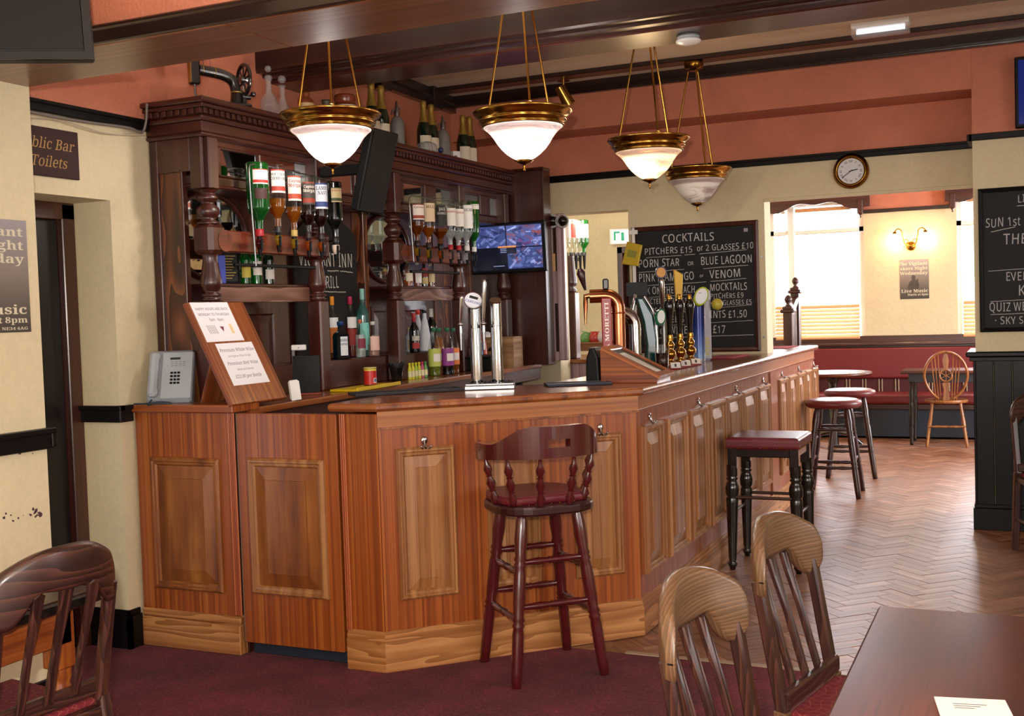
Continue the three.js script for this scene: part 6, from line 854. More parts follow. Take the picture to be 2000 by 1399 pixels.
{ // tall fonts and clips behind the pumps
  const mk = (px, py, label, build) => { const t = thing('tall_beer_font', label, 'beer tap', [-1.84, BT, onX(px, 650, -1.84).z], R(24)); t.scale.setScalar(1.22); build(t); };
  const blue = dataTex(8, 128, (u, v) => (v < 0.05 ? [150, 155, 165] : mixc(mixc([120, 150, 200], [26, 44, 120], clamp(v * 2.2 - 0.2)), [16, 26, 84], clamp(v * 2 - 1))), 1, 1);
  mk(1364, 692, 'blue topped beer font with oval badge next to the hand pumps', (t) => { const g = keepUV(new THREE.CylinderGeometry(0.037, 0.031, 0.35, 28, 1)); g.translate(0, 0.175, 0); mesh('column', g, std({ map: blue, roughness: 0.2, metalness: 0.3 }), t); const bd = new THREE.Group(); bd.name = 'badge'; bd.position.set(0.012, 0.33, 0.03); bd.rotation.set(R(-18), R(12), R(-28)); t.add(bd); mesh('shell', tf(cyl(0.036, 0.036, 0.018, [0, 0, 0], 28, [PI / 2, 0, 0]), [0, 0, 0], null, [0.95, 1.5, 1]), C(0x9fae2c, 0.3), bd); mesh('face', tf(keepUV(new THREE.CircleGeometry(0.03, 28)), [0, 0, 0.0098], null, [0.95, 1.5, 1]), C(0xdbe3ec, 0.3), bd); });
  const hops = canvasTex(48, 256, (g, w, h) => { g.fillStyle = '#b9bac2'; g.fillRect(0, 0, w, h); g.fillStyle = '#cdbf52'; g.font = 'bold 38px sans-serif'; g.translate(38, h - 8); g.rotate(-PI / 2); g.fillText('YOYOY', 0, 0, 170); });
  mk(1380, 688, 'slim pale grey beer font with yellow lettering', (t) => { mesh('column', bx(0.045, 0.37, 0.045, [0, 0.185, 0], 0.012), C(0xa9a9b4, 0.3), t); print('lettering', 0.038, 0.2, hops, t, [0.0, 0.12, 0.0232], [0, 0, 0]); mesh('badge', tf(sph(0.03, [0.055, 0.29, 0.02]), [0, 0, 0]), C(0xb9ad3e, 0.35), t); mesh('badge_arm', tube([[0, 0.3, 0], [0.05, 0.29, 0.015]], 0.008, 2, 8), M.steel, t); });
  const pole = (px, py, label, build) => { const t = thing('tap_handle', label, 'beer tap', [-1.95, BT, onX(px, 650, -1.95).z], R(24)); t.scale.set(1.2, 1.28, 1.2); mesh('post', cyl(0.014, 0.012, 0.22, [0, 0.11, 0], 16), M.steel, t); build(t); };
  pole(1297, 700, 'silver tap lever with round purple and gold badge', (t) => { mesh('lever', turned([[0.006, 0], [0.013, 0.5], [0.015, 0.9], [0.01, 1]], [0, 0.22, 0], [-0.01, 0.4, 0.02], 12), M.chrome, t); mesh('badge', cyl(0.028, 0.028, 0.014, [-0.01, 0.43, 0.02], 24, [PI / 2, 0, 0]), C(0x23264a, 0.3), t); mesh('badge_face', [cyl(0.022, 0.022, 0.004, [-0.01, 0.43, 0.029], 24, [PI / 2, 0, 0])], C(0xb07a2c, 0.3), t); });
  pole(1327, 698, 'tall yellow wedge shaped tap handle above the pumps', (t) => { mesh('lever', tf(ext([[-0.013, 0.24], [0.013, 0.24], [0.024, 0.42], [0.016, 0.43], [-0.022, 0.45]], 0.03, 0.004), [0, 0, -0.015]), C(0xc9a224, 0.35), t); mesh('ferrule', cyl(0.01, 0.012, 0.03, [0, 0.228, 0], 12), M.chrome, t); });
}
{ // red bar towels
  for (const [pts, l] of [[[[1310, 722], [1385, 713], [1345, 707]], 'red bar mat in front of the ale pumps'], [[[1390, 706], [1500, 690], [1442, 683]], 'red bar towel along the counter past the pumps'], [[[1524, 682], [1572, 676], [1540, 672]], 'red bar towel at the far end of the bar']]) { const a = onBar(...pts[0]), b = onBar(...pts[1]); const L = Math.min(0.5, Math.abs(a.z - b.z) + 0.1), t = thing('bar_towel', l, 'bar towel', [Math.min((a.x + b.x) / 2 - 0.1, -1.75), BT, (a.z + b.z) / 2]); mesh('cloth', bx(0.2, 0.004, L, [0, 0.003, 0], 0.001), C(0x8d1a28, 0.9), t, 'z'); mesh('stripe', bx(0.02, 0.001, L, [0.07, 0.0055, 0], 0), C(0xb23a44, 0.9), t, 'z'); }
  const m = thing('rubber_bar_mat', 'long dark rubber drip mat on the angled bar corner', 'bar mat', onBar(830, 772).toArray(), R(45)); m.position.x -= 0.16; m.position.z -= 0.12; mesh('mat', bx(0.5, 0.008, 0.16, [0, 0.005, 0], 0.002), C(0x1c1b20, 0.6), m, 'x'); mesh('rim', tf(rings(0.5, 0.16, [[0, 0], [0, 0.004], [0.008, 0.004], [0.01, 0]], false), [0, 0.009, 0], [-PI / 2, 0, 0]), C(0x24242a, 0.5), m);
  const b = thing('rubber_bar_mat', 'blue and black drip mat left of the wooden menu wedge', 'bar mat', onBar(1110, 756).toArray(), R(30)); b.position.z -= 0.12; mesh('mat', bx(0.3, 0.008, 0.14, [0, 0.005, 0], 0.002), C(0x1c2334, 0.6), b, 'x'); mesh('rim', tf(rings(0.3, 0.14, [[0, 0], [0, 0.004], [0.008, 0.004], [0.01, 0]], false), [0, 0.009, 0], [-PI / 2, 0, 0]), C(0x2a3040, 0.5), b);
}
// ---------- far wall and beyond ----------
{ // cocktail chalkboard
  const a = onZ(1237, 446, ZF), b = onZ(1478, 429, ZF), c = onZ(1486, 686, ZF), w = b.x - a.x + 0.02, y1 = (a.y + b.y) / 2, h = y1 - c.y + 0.0, t = thing('cocktail_chalkboard', 'large framed chalkboard listing cocktails behind the beer pumps', 'chalkboard', [(a.x + b.x) / 2, y1 - h / 2, ZF + 0.003]);
  mesh('frame', rings(w, h, [[0, 0], [0, 0.022], [0.012, 0.028], [0.03, 0.022], [0.034, 0.008]], false), M.mahog, t);
  const tex = canvasTex(1024, 1024, (g, W, H) => {
    slateBack(g, W, H); const k = 1024 / 240, T2 = (s, x, y, z, sx = 0.86) => chalkText(g, s, x, y, z, { sx, c: 'rgba(206,206,204,0.95)' });
    T2('COCKTAILS', 230, 112, 96, 0.9); T2('PITCHERS £15', 72, 205, 74); T2('or 2 GLASSES £10', 535, 198, 70, 0.82); chalkLine(g, 90, 232, 400, 226, 5); chalkLine(g, 430, 224, 520, 222, 5); chalkLine(g, 560, 222, 960, 206, 5);
    T2('PORN STAR', 14, 316, 94, 0.72); T2('OR', 452, 314, 46); T2('BLUE LAGOON', 566, 316, 94, 0.66); chalkLine(g, 20, 356, 200, 352, 5); chalkLine(g, 220, 352, 420, 346, 5); chalkLine(g, 590, 348, 970, 336, 5);
    T2('PINK FLAMINGO', 14, 440, 92, 0.66); T2('or', 555, 420, 40); T2('VENOM', 640, 434, 94, 0.8); chalkLine(g, 20, 474, 610, 462, 5); chalkLine(g, 650, 460, 950, 446, 5);
    T2('SEX ON THE BEACH', 26, 550, 84, 0.62); T2('or', 585, 536, 34); T2('MOCKTAILS', 638, 540, 84, 0.68); chalkLine(g, 30, 580, 600, 560, 4);
    T2('SELECTED SHOTS £1.50', 14, 634, 62, 0.7); T2('PITCHERS £9', 640, 606, 58, 0.8); T2('2 GLASSES £5', 706, 664, 56, 0.8); chalkLine(g, 660, 688, 990, 670, 4);
    T2('BOMBS £2.50 - 2 for £4.50', 24, 716, 66, 0.66); T2('BOTTLED BEERS', 40, 800, 72, 0.66); T2('PINTS £1.50', 600, 772, 84, 0.7); chalkLine(g, 620, 812, 1000, 800, 4); chalkLine(g, 60, 828, 420, 820, 4); T2('GIN or WINES £25 - £17', 60, 900, 88, 0.68); chalkLine(g, 100, 934, 1000, 920, 5);
    g.fillStyle = '#9a9a9c'; g.fillRect(940, 26, 34, 30);
  });
  print('slate', w - 0.06, h - 0.06, tex, t, [0, 0, 0.006], [0, 0, 0], 0.8); for (const [x, y] of [[w / 2 + 0.02, 0.2], [w / 2 + 0.02, -0.36]]) mesh('mirror_plate', cyl(0.008, 0.008, 0.004, [x, y, 0.004], 12, [PI / 2, 0, 0]), M.steel, t);
}
{ // events chalkboard on the pillar
  const z = ZU - 0.012, a = onZ(1910, 370, z), b = onZ(1917, 649, z), h = a.y - b.y, w = 0.78, t = thing('events_chalkboard', 'black framed events chalkboard on the pillar above dark panelling', 'chalkboard', [a.x + w / 2, (a.y + b.y) / 2, z]);
  mesh('frame', rings(w, h, [[0, 0], [0, 0.02], [0.012, 0.024], [0.024, 0.018], [0.026, 0.006]], false), M.blackPlastic, t);
  const tex = canvasTex(768, 900, (g, W, H) => { slateBack(g, W, H, '#1b1c1f'); const T2 = (s, x, y, z2, sx = 0.8) => chalkText(g, s, x, y, z2, { sx, c: 'rgba(196,196,196,0.9)' }); T2('LIVE MUSIC', 205, 78, 70); chalkLine(g, 205, 100, 420, 94, 5); T2('SUN 1st', 14, 230, 84, 0.66); chalkLine(g, 50, 262, 190, 236, 5); T2('THE BAND', 120, 350, 96, 0.8); chalkLine(g, 30, 520, 700, 505, 4); T2('EVERY FRIDAY', 130, 590, 78, 0.72); T2('KARAOKE', 200, 690, 92, 0.8); chalkLine(g, 40, 724, 300, 718, 4); T2('QUIZ WEDNESDAY', 30, 790, 80, 0.64); chalkLine(g, 40, 812, 300, 806, 4); T2('· SKY SPORTS', 60, 876, 70, 0.8); });
  print('slate', w - 0.05, h - 0.05, tex, t, [0, 0, 0.005], [0, 0, 0], 0.8);
}
{ // clock
  const p = onZ(1663, 335, ZF), t = thing('wall_clock', 'round brass wall clock with white roman dial above the doorway', 'clock', [p.x, p.y, ZF + 0.003]);
  mesh('case', tf(lathe([[0, 0], [0.115, 0], [0.118, 0.02], [0.1, 0.042], [0.088, 0.04], [0.084, 0.026]], 48), [0, 0, 0], [PI / 2, 0, 0]), M.brassDark, t);
  const tex = canvasTex(256, 256, (g, w) => { g.fillStyle = '#d9dadd'; g.fillRect(0, 0, w, w); g.fillStyle = '#3a3a40'; g.textAlign = 'center'; g.textBaseline = 'middle'; g.font = 'bold 26px serif'; ['XII', 'I', 'II', 'III', 'IIII', 'V', 'VI', 'VII', 'VIII', 'IX', 'X', 'XI'].forEach((s, i) => { g.save(); g.translate(128, 128); g.rotate(i * PI / 6); g.fillText(s, 0, -98); g.restore(); }); });
  mesh('dial', tf(keepUV(new THREE.CircleGeometry(0.085, 40)), [0, 0, 0.027]), std({ map: tex, roughness: 0.5 }), t); const hand = (l, a, r) => tube([[-Math.sin(a) * 0.012, -Math.cos(a) * 0.012, 0.031], [Math.sin(a) * l, Math.cos(a) * l, 0.031]], r, 2, 6); mesh('minute_hand', hand(0.07, R(233), 0.0022), M.blackPlastic, t); mesh('hour_hand', hand(0.046, R(79), 0.003), M.blackPlastic, t);
}
{ // crisp packet on a hanging strip beside the chalkboard
  const p = onZ(1237, 470, ZF + 0.05), t = thing('hanging_strip', 'white plastic display strip hanging beside the cocktail chalkboard', 'strip', [p.x, 1.2, ZF + 0.05]); const top = onZ(1234, 446, ZF + 0.05).y - 1.2; mesh('strip', bx(0.022, top, 0.003, [0, top / 2, 0], 0), M.white, t); mesh('hanger', [bx(0.07, 0.03, 0.004, [0, top - 0.03, 0.002], 0.001), tube([[0, top, 0], [0.012, top + 0.035, 0], [0, top + 0.055, 0]], 0.003, 8, 5)], M.white, t);
  const a = onZ(1234, 496, ZF + 0.1), g = ext([[-0.065, -0.08], [0.06, -0.085], [0.075, 0.07], [-0.045, 0.085]], 0.02, 0.008, 2), q = g.attributes.position; const c = thing('crisp_packet', 'yellow crisp packet clipped to the white hanging strip', 'crisps', [a.x, a.y, ZF + 0.09], 0); c.rotation.z = R(-8); mesh('bag', g, C(0xc2a51c, 0.35), c); mesh('print', bx(0.07, 0.05, 0.001, [0.005, 0, 0.0215], 0, [0, 0, R(-6)]), C(0x8a8a2c, 0.4), c);
  const s = thing('dark_shelf_card', 'dark grey price sign at the foot of the hanging strip', 'sign', [onZ(1244, 565, ZF + 0.06).x, onZ(1244, 565, ZF + 0.06).y, ZF + 0.06]); mesh('panel', bx(0.16, 0.1, 0.01, [0, 0, 0], 0.002), C(0x33363a, 0.5), s); mesh('bracket', bx(0.14, 0.06, 0.03, [0.01, -0.08, -0.01], 0.003), C(0x2c211e, 0.5), s);
}
{ // grooved post at the hatch with speakers and note
  const z = -7.62, l = onZ(1064, 560, z), r = onZ(1106, 560, z), top = onZ(1085, 418, z), bot = onZ(1085, 704, z), t = thing('grooved_post', 'pinkish grooved timber post beside the serving hatch', 'post', [(l.x + r.x) / 2, bot.y, z], R(2)), w = r.x - l.x, h = top.y - bot.y;
  mesh('face', [bx(w * 0.46, h, 0.05, [-w * 0.27, h / 2, 0], 0.006), bx(w * 0.36, h, 0.05, [w * 0.31, h / 2, 0], 0.006), bx(w * 0.16, h * 0.22, 0.05, [w * 0.05, h * 0.5, 0], 0.0), bx(w * 0.16, h * 0.06, 0.05, [w * 0.05, h * 0.03, 0], 0)], M.purplePost, t); mesh('groove', bx(w * 0.2, h * 0.98, 0.03, [w * 0.05, h * 0.49, -0.008], 0), M.mahog, t);
  solo('paper_note', 'small buff paper note pinned on the grooved post', 'note', bx(0.075, 0.125, 0.002, [(l.x + r.x) / 2 - 0.02, onZ(1082, 513, z).y, z + 0.03], 0), C(0xd0ab78, 0.8));
  for (const [px, l2] of [[1078, 'white dome camera at the head of the grooved post'], [1098, 'white dome camera next to the hatch bottles']]) { const p = onZ(px, 432, z + 0.06), c = thing('dome_camera', l2, 'camera', [p.x, p.y, p.z], R(24), 'white dome cameras'); mesh('housing', tf(lathe([[0, -0.05], [0.045, -0.05], [0.05, -0.03], [0.05, 0.01], [0.042, 0.02]], 24), [0, 0, 0], [PI / 2, 0, 0]), M.white, c); mesh('dome', tf(new THREE.SphereGeometry(0.034, 20, 12), [0.004, 0, 0.008]), phy({ color: 0x0c0c0e, roughness: 0.06, clearcoat: 1 }), c); mesh('mount', bx(0.05, 0.05, 0.03, [0, 0, -0.06]), M.white, c); }
}
{ // serving hatch: counter, post, bottles, basket, lamp, exit sign
  const c = thing('hatch_counter', 'wooden serving counter seen through the hatch', 'counter', [0, 0, 0]); mesh('counter_top', bx2(-3.75, -3.0, 1.035, 1.066, -8.13, -9.0, 0.006), M.top, c, 'x'); mesh('cabinet', bx2(-3.75, -3.02, 0, 1.035, -8.16, -8.95, 0.006), M.purplePost, c);
  const p = onZ(1116, 600, -8.25), t = thing('turned_post', 'dark turned baluster post standing on the hatch counter', 'post', [p.x, 1.066, -8.25]); mesh('base', bx(0.1, 0.52, 0.1, [0, 0.26, 0], 0.008), M.mahog, t); mesh('baluster', turned([[0.04, 0], [0.05, 0.06], [0.034, 0.12], [0.05, 0.2], [0.05, 0.3], [0.034, 0.8], [0.03, 1]], [0, 0.52, 0], [0, 0.8, 0], 18), M.mahog, t);
  const bl = [[1104, M.bottleGlass, 0xd8d6d2, 'clear inverted bottle through the hatch beside the dome cameras'], [1114, M.bottleGlass, 0xb0382c, 'clear inverted bottle through the hatch with red band'], [1123, M.bottleGlass, 0xd8d6d2, 'clear inverted bottle with white label seen through the hatch'], [1131, M.bottleGlass, 0xe4e2de, 'clear inverted bottle beside the green one in the hatch'], [1139, M.glassGreen, 0xdad8d0, 'green inverted gin bottle seen through the hatch']];
  for (const [px, g, lc, l] of bl) { const a = onX(px, 430, -3.5), b = onX(px, 500, -3.5), t2 = thing('optic_bottle', l, 'bottle', [-3.5, a.y, a.z], R(40), 'optic bottles seen through the hatch'), f2 = new THREE.Group(); f2.name = 'inverted_bottle'; f2.rotation.z = PI; t2.add(f2); fillBottle(f2, { r: 0.045, h: a.y - b.y, glass: g, labels: [{ y0: 0.12, y1: 0.5, c: lc }], cap: 0x222222 }); mesh('optic_measure', cyl(0.008, 0.016, 0.13, [0, -(a.y - b.y) - 0.05, 0], 12), M.blackPlastic, t2); }
  const hb = thing('hatch_optic_rail', 'chrome optic rail carrying the hatch bottles', 'rail', [0, 0, 0]); const q0 = onX(1104, 505, -3.5), q1 = onX(1140, 505, -3.5); mesh('rail', bx2(-3.57, -3.54, q1.y - 0.02, q1.y + 0.01, q0.z + 0.06, q1.z - 0.06), M.steel, hb, 'z'); mesh('stem', bx2(-3.57, -3.54, 0, q1.y - 0.02, (q0.z + q1.z) / 2 - 0.015, (q0.z + q1.z) / 2 + 0.015), M.steel, hb);
  const q = onY(1160, 685, 1.066), b = thing('wicker_basket', 'wicker basket of snack packets on the hatch counter', 'basket', [q.x, 1.066, q.z - 0.05], R(15)); mesh('basket_body', slab([[-0.15, -0.09], [0.15, -0.09], [0.15, 0.09], [-0.15, 0.09]], 0, 0.07, 0.004), C(0x6b4222, 0.8), b); for (let i = 0; i < 4; i++) mesh('weave', tf(new THREE.TorusGeometry(1, 0.04, 6, 4), [0, 0.012 + i * 0.018, 0], [PI / 2, 0, 0], null), C(0x7d5230, 0.8), b).scale.set(0.001, 1, 0.001); mesh('rim', tube([[-0.155, 0.072, -0.095], [0.155, 0.072, -0.095], [0.155, 0.072, 0.095], [-0.155, 0.072, 0.095], [-0.155, 0.072, -0.09]], 0.008, 60, 6), C(0x7d5230, 0.8), b);
  b.children.filter((o) => o.name === 'weave').forEach((o) => b.remove(o));
  const pk = [[-0.09, 0x5c8a4a, 'green snack packet'], [0.0, 0xa02a20, 'red snack packet'], [0.08, 0xb0a8a2, 'silver snack packet']]; for (const [dx, cc, l] of pk) { const k = thing('snack_packet', l + ' in the wicker basket', 'snack', [b.position.x + dx, 1.136, b.position.z + 0.01], R(20)); mesh('bag', tf(new THREE.SphereGeometry(1, 14, 10), [0, 0.045, 0], [0, 0, R(dx * 200)], [0.055, 0.06, 0.035]), C(cc, 0.3), k); mesh('seam', bx(0.09, 0.012, 0.004, [0, 0.1, 0], 0.001, [0, 0, R(dx * 200)]), C(cc, 0.3), k); }
  const lp = onZ(1148, 420, -9.3); const cl = thing('ceiling_light', 'flat round ceiling light seen through the hatch', 'light', [lp.x, 2.35, -9.0]); mesh('diffuser', tf(lathe([[0, -0.05], [0.12, -0.045], [0.17, -0.02], [0.18, 0], [0, 0]], 32), [0, 0, 0]), std({ color: 0xdfe4ea, roughness: 0.4, emissive: 0xdfe4ea, emissiveIntensity: 0.3 }), cl); mesh('base', cyl(0.19, 0.19, 0.01, [0, 0.005, 0], 32), M.white, cl); const hl = new THREE.PointLight(0xfff0dc, 3.2); hl.name = 'hatch_light'; hl.position.set(0, -0.12, 0); hl.shadow.radius = 6; hl.castShadow = true; cl.add(hl);
  const e = onZ(1214, 462, -10.2), s = thing('exit_sign', 'green and white illuminated exit sign above the inner doorway', 'sign', [e.x - 0.02, e.y, -10.2], R(25)); s.scale.setScalar(0.72); mesh('box', bx(0.26, 0.2, 0.05, [0, 0, 0], 0.006), M.white, s); const et = canvasTex(96, 72, (g, w, h) => { g.fillStyle = '#e9f2ec'; g.fillRect(0, 0, w, h); g.fillStyle = '#1d9c74'; g.fillRect(10, 8, 10, 50); g.fillRect(10, 8, 34, 9); g.beginPath(); g.arc(60, 22, 9, 0, 7); g.fill(); g.fillRect(52, 30, 16, 30); }); print('face', 0.22, 0.165, et, s, [0.01, 0, 0.0265], [0, 0, 0], 0.4, { emissive: 0xffffff, emissiveMap: et, emissiveIntensity: 0.2 });
}
// ---------- back-room windows, blinds, lights and pictures ----------
function sash(name, x0, x1, mullions, blindLabel) {
  const g = structGroup('window_' + (++winNo)), y0 = SY[0], y1 = SY[1], z = ZB - 0.08, wm = M.whiteGloss;
  mesh('frame', [bx2(x0, x0 + 0.05, y0, y1, z - 0.04, z + 0.06), bx2(x1 - 0.05, x1, y0, y1, z - 0.04, z + 0.06), bx2(x0, x1, y0, y0 + 0.05, z - 0.04, z + 0.06), bx2(x0, x1, y1 - 0.05, y1, z - 0.04, z + 0.06)], wm, g);
  for (const m of mullions) mesh('mullion', bx2(m - 0.035, m + 0.035, y0, y1, z - 0.04, z + 0.075), wm, g); mesh('transom', bx2(x0, x1, 2.2, 2.255, z - 0.04, z + 0.06), wm, g);
  const xs = [x0, ...mullions, x1]; for (let i = 1; i < xs.length; i++) { const a = xs[i - 1] + 0.04, b = xs[i] - 0.04; for (const [c, d] of [[y0 + 0.05, 2.2], [2.255, y1 - 0.05]]) mesh('pane', bx2(a, b, c, d, z - 0.004, z, 0), M.glass, g); for (let k = 1; k < 3; k++) mesh('glazing_bar', bx2(a + (b - a) * k / 3 - 0.007, a + (b - a) * k / 3 + 0.007, 2.255, y1 - 0.05, z - 0.012, z + 0.008, 0), wm, g); }
  for (let i = 1; i < xs.length; i++) { const a = xs[i - 1] + 0.055, b = xs[i] - 0.055, t = thing('venetian_blind', blindLabel[i - 1], 'blind', [(a + b) / 2, 0, ZB + 0.012], 0); const sm2 = phy({ color: 0xc98f5e, roughness: 0.5 }); const gs = geo(bx(b - a, 0.003, 0.044, [0, 0, 0], 0.001, [R(12), 0, 0]), 'x'); gs.userData.done = true; for (let k = 0; k < 34; k++) { const o = mesh('slat', gs, sm2, t); o.position.y = 1.065 + k * 0.0405; if (k < 9) o.rotation.x = R(38); } mesh('head_rail', bx(b - a, 0.04, 0.05, [0, 2.46, 0]), sm2, t, 'x'); mesh('bottom_rail', bx(b - a, 0.02, 0.045, [0, 1.04, 0]), sm2, t, 'x'); for (const s of [-0.36, 0.36]) mesh('cord', cyl(0.0015, 0.0015, 1.4, [(b - a) * s, 1.75, 0.023], 6), C(0xd9c8b0, 0.7), t); }
}
sash('window_1', W1[0], W1[1], [-2.38], ['narrow wooden slat blind left of the window post', 'wide wooden slat blind on the main back window']);
sash('window_1', W2[0], W2[1], [], ['wooden slat blind on the window beside the pillar']);
for (const [x0, x1, l] of [[-2.68, -1.52, 'dark scalloped wooden pelmet over the main back window'], [-0.76, 0.4, 'dark scalloped wooden pelmet over the window by the pillar']]) { const n = 24, o = [[x0, 2.66], [x0, 2.44]]; for (let i = 0; i <= n; i++) { const u = i / n; o.push([x0 + (x1 - x0) * u, 2.44 + 0.09 * Math.sin(u * PI) ** 2 + 0.02 * Math.cos(u * 6 * PI)]); } o.push([x1, 2.66]); solo('pelmet', l, 'pelmet', tf(ext(o.reverse(), 0.03, 0.003), [0, 0, ZB + 0.06]), M.mahog, null, 'x'); }
for (const [x, l] of [[-1.62, 'dark bracket at the right end of the main window pelmet'], [-0.69, 'dark bracket at the left end of the pillar window pelmet']]) solo('pelmet_bracket', l, 'bracket', [bx(0.06, 0.16, 0.09, [x, 2.46, ZB + 0.06], 0.01), lathe([[0, 2.34], [0.012, 2.345], [0.006, 2.36], [0.02, 2.38], [0, 2.385]], 12).translate(x, 0, ZB + 0.07)], M.mahog);
{ // twin-arm wall lamp
  const p = onZ(1779, 468, ZB), t = thing('wall_sconce', 'brass two armed wall lamp with lit frilled glass shades', 'lamp', [p.x, p.y - 0.04, ZB + 0.002]);
  mesh('back_plate', tf(lathe([[0, 0.03], [0.03, 0.025], [0.045, 0.008], [0.05, 0]], 24), [0, -0.03, 0], [PI / 2, 0, 0]), M.brass, t);
  const shm = phy({ color: 0xffe9cf, roughness: 0.4, emissive: 0xffc98a, emissiveIntensity: 1.3, transmission: 0.3 });
  for (const s of [-1, 1]) { mesh('arm', tube([[0, -0.03, 0.03], [s * 0.05, -0.01, 0.06], [s * 0.075, 0.07, 0.08], [s * 0.09, 0.14, 0.09], [s * 0.125, 0.155, 0.09], [s * 0.155, 0.13, 0.09]], 0.006, 30, 8), M.brass, t); mesh('scroll', tf(new THREE.TorusGeometry(0.022, 0.004, 6, 20), [s * 0.045, 0.02, 0.06]), M.brass, t); mesh('gallery', cyl(0.022, 0.016, 0.025, [s * 0.155, 0.115, 0.09], 16), M.brassDark, t); mesh('shade', lathe([[0.022, 0.105], [0.034, 0.09], [0.042, 0.04], [0.046, -0.01], [0.06, -0.03], [0.066, -0.034]], 24).translate(s * 0.155, 0, 0.09), shm, t); const l = new THREE.PointLight(0xffcf96, 0.35); l.name = 'sconce_bulb'; l.position.set(s * 0.155, 0.03, 0.09); l.castShadow = true; t.add(l); }
}
const posterTex = (lines, foot) => canvasTex(256, 384, (g, w, h) => { const gr = g.createLinearGradient(0, 0, 0, h); gr.addColorStop(0, '#9a9498'); gr.addColorStop(0.5, '#7d7268'); gr.addColorStop(1, '#3b352f'); g.fillStyle = gr; g.fillRect(0, 0, w, h); g.fillStyle = '#3a332e'; g.globalAlpha = 0.75; g.beginPath(); g.ellipse(120, 178, 18, 26, 0, 0, 7); g.fill(); g.beginPath(); g.ellipse(120, 260, 48, 66, 0.2, 0, 7); g.fill(); g.fillRect(150, 190, 12, 100); g.globalAlpha = 1; g.fillStyle = '#d3cbb0'; g.textAlign = 'right'; g.font = 'bold 42px serif'; lines.forEach((s, i) => g.fillText(s, w - 10, 56 + i * 46)); foot.forEach((s, i) => { g.font = 'bold ' + [44, 27, 14][i] + 'px serif'; g.fillText(s, w - 8, h - 62 + i * 30 - (i > 1 ? 6 : 0)); }); });
{ const a = onZ(1757, 508, ZB), b = onZ(1815, 583, ZB), w = b.x - a.x, h = a.y - b.y, t = thing('music_poster', 'sepia live music poster below the brass wall lamp', 'poster', [(a.x + b.x) / 2, (a.y + b.y) / 2, ZB + 0.003]); print('poster_sheet', w, h, posterTex(['The Vigilant', 'Buskers Night', 'Wednesday'], ['Live Music', 'Starts at 8pm', '']), t, [0, 0, 0], [0, 0, 0], 0.4); }
{ const a = onX(0, 427, XN), b = onX(55, 432, XN), c = onX(62, 648, XN), w = 0.42, h = b.y - c.y, t = thing('music_poster', 'large sepia live music poster on the wall before the toilet door', 'poster', [XN + 0.003, (b.y + c.y) / 2, c.z + w / 2 + 0.005], PI / 2); print('poster_sheet', w, h, posterTex(['The Vigilant', 'Buskers Night', 'Wednesday'], ['Live Music', 'Starts at 8pm', 'Station Road, South Shields, NE34 4AG']), t, [0, 0, 0], [0, 0, 0], 0.6); }
{ // toilets sign
  const b = onX(152, 306, XW + 0.01), w = 0.36, h = 0.2, t = thing('toilets_sign', 'dark red sign with gold script reading Public Bar Toilets above the recessed door', 'sign', [XW + 0.01, b.y, b.z + w / 2], PI / 2); const tex = canvasTex(360, 200, (g, W, H) => { g.fillStyle = '#2e0f0d'; g.fillRect(0, 0, W, H); g.fillStyle = '#b08a4c'; g.textAlign = 'center'; g.font = 'italic 62px serif'; g.fillText('Public Bar', W / 2, 86); g.fillText('Toilets', W / 2 + 14, 162); }); mesh('board', bx(w, h, 0.012, [0, 0, 0], 0.002), C(0x2e0f0d, 0.7), t); print('lettering', w - 0.006, h - 0.006, tex, t, [0, 0, 0.007], [0, 0, 0], 0.75);
}
{ // recessed toilet door
  const d = structGroup('door_1'), x = -3.9; mesh('door_frame', [bx2(x - 0.05, x + 0.03, 0, 1.99, ZR + 0.075, ZR, 0.004), bx2(x - 0.05, x + 0.03, 1.92, 1.995, ZN + 0.1, ZR, 0.004), bx2(x - 0.05, x + 0.03, 0, 1.99, ZN + 0.05, ZN - 0.02, 0.004)], M.mahog, d); mesh('leaf', [bx2(x - 0.045, x - 0.005, 0.01, 1.92, ZR + 0.075, ZR + 0.2, 0.003), bx2(x - 0.045, x - 0.005, 1.72, 1.92, ZN, ZR + 0.2, 0.003), bx2(x - 0.045, x - 0.005, 0.01, 1.0, ZN, ZR + 0.2, 0.003), bx2(x - 0.045, x - 0.005, 1.0, 1.72, ZN, ZN - 0.14, 0.003)], C(0x120b0a, 0.35), d); mesh('frosted_pane', bx2(x - 0.03, x - 0.024, 1.0, 1.72, ZN - 0.14, ZR + 0.2, 0), C(0xb5aaa6, 0.4), d); mesh('kick_plate', bx2(x - 0.005, x - 0.002, 0.02, 0.2, ZN - 0.1, ZR + 0.1, 0), M.mahog, d);
}
{ // cables along the picture rail
  const zs = [-2.99, -3.2, -3.45, -3.7, -3.95, -4.02]; solo('rail_cable', 'grey cable clipped along the black picture rail', 'cable', tube([...zs.map((z, i) => [XW + 0.035, 2.315 + 0.006 * Math.sin(i * 2), z]), [XW + 0.05, 2.36, -4.03], [XW + 0.06, 2.44, -4.03]], 0.006, 60, 6), C(0x77706a, 0.5)); solo('rail_cable', 'thin white cable drooping below the picture rail', 'cable', tube([[XW + 0.03, 2.31, -2.99], [XW + 0.03, 2.285, -3.3], [XW + 0.03, 2.3, -3.55], [XW + 0.03, 2.28, -3.8], [XW + 0.04, 2.3, -4.03]], 0.003, 50, 5), C(0xb8ab94, 0.6));
  solo('sounder_box', 'small cream alarm sounder high on the near left wall', 'alarm', bx2(XN, XN + 0.03, 2.06, 2.24, -2.74, -2.79, 0.006), C(0xcbb377, 0.5));
}
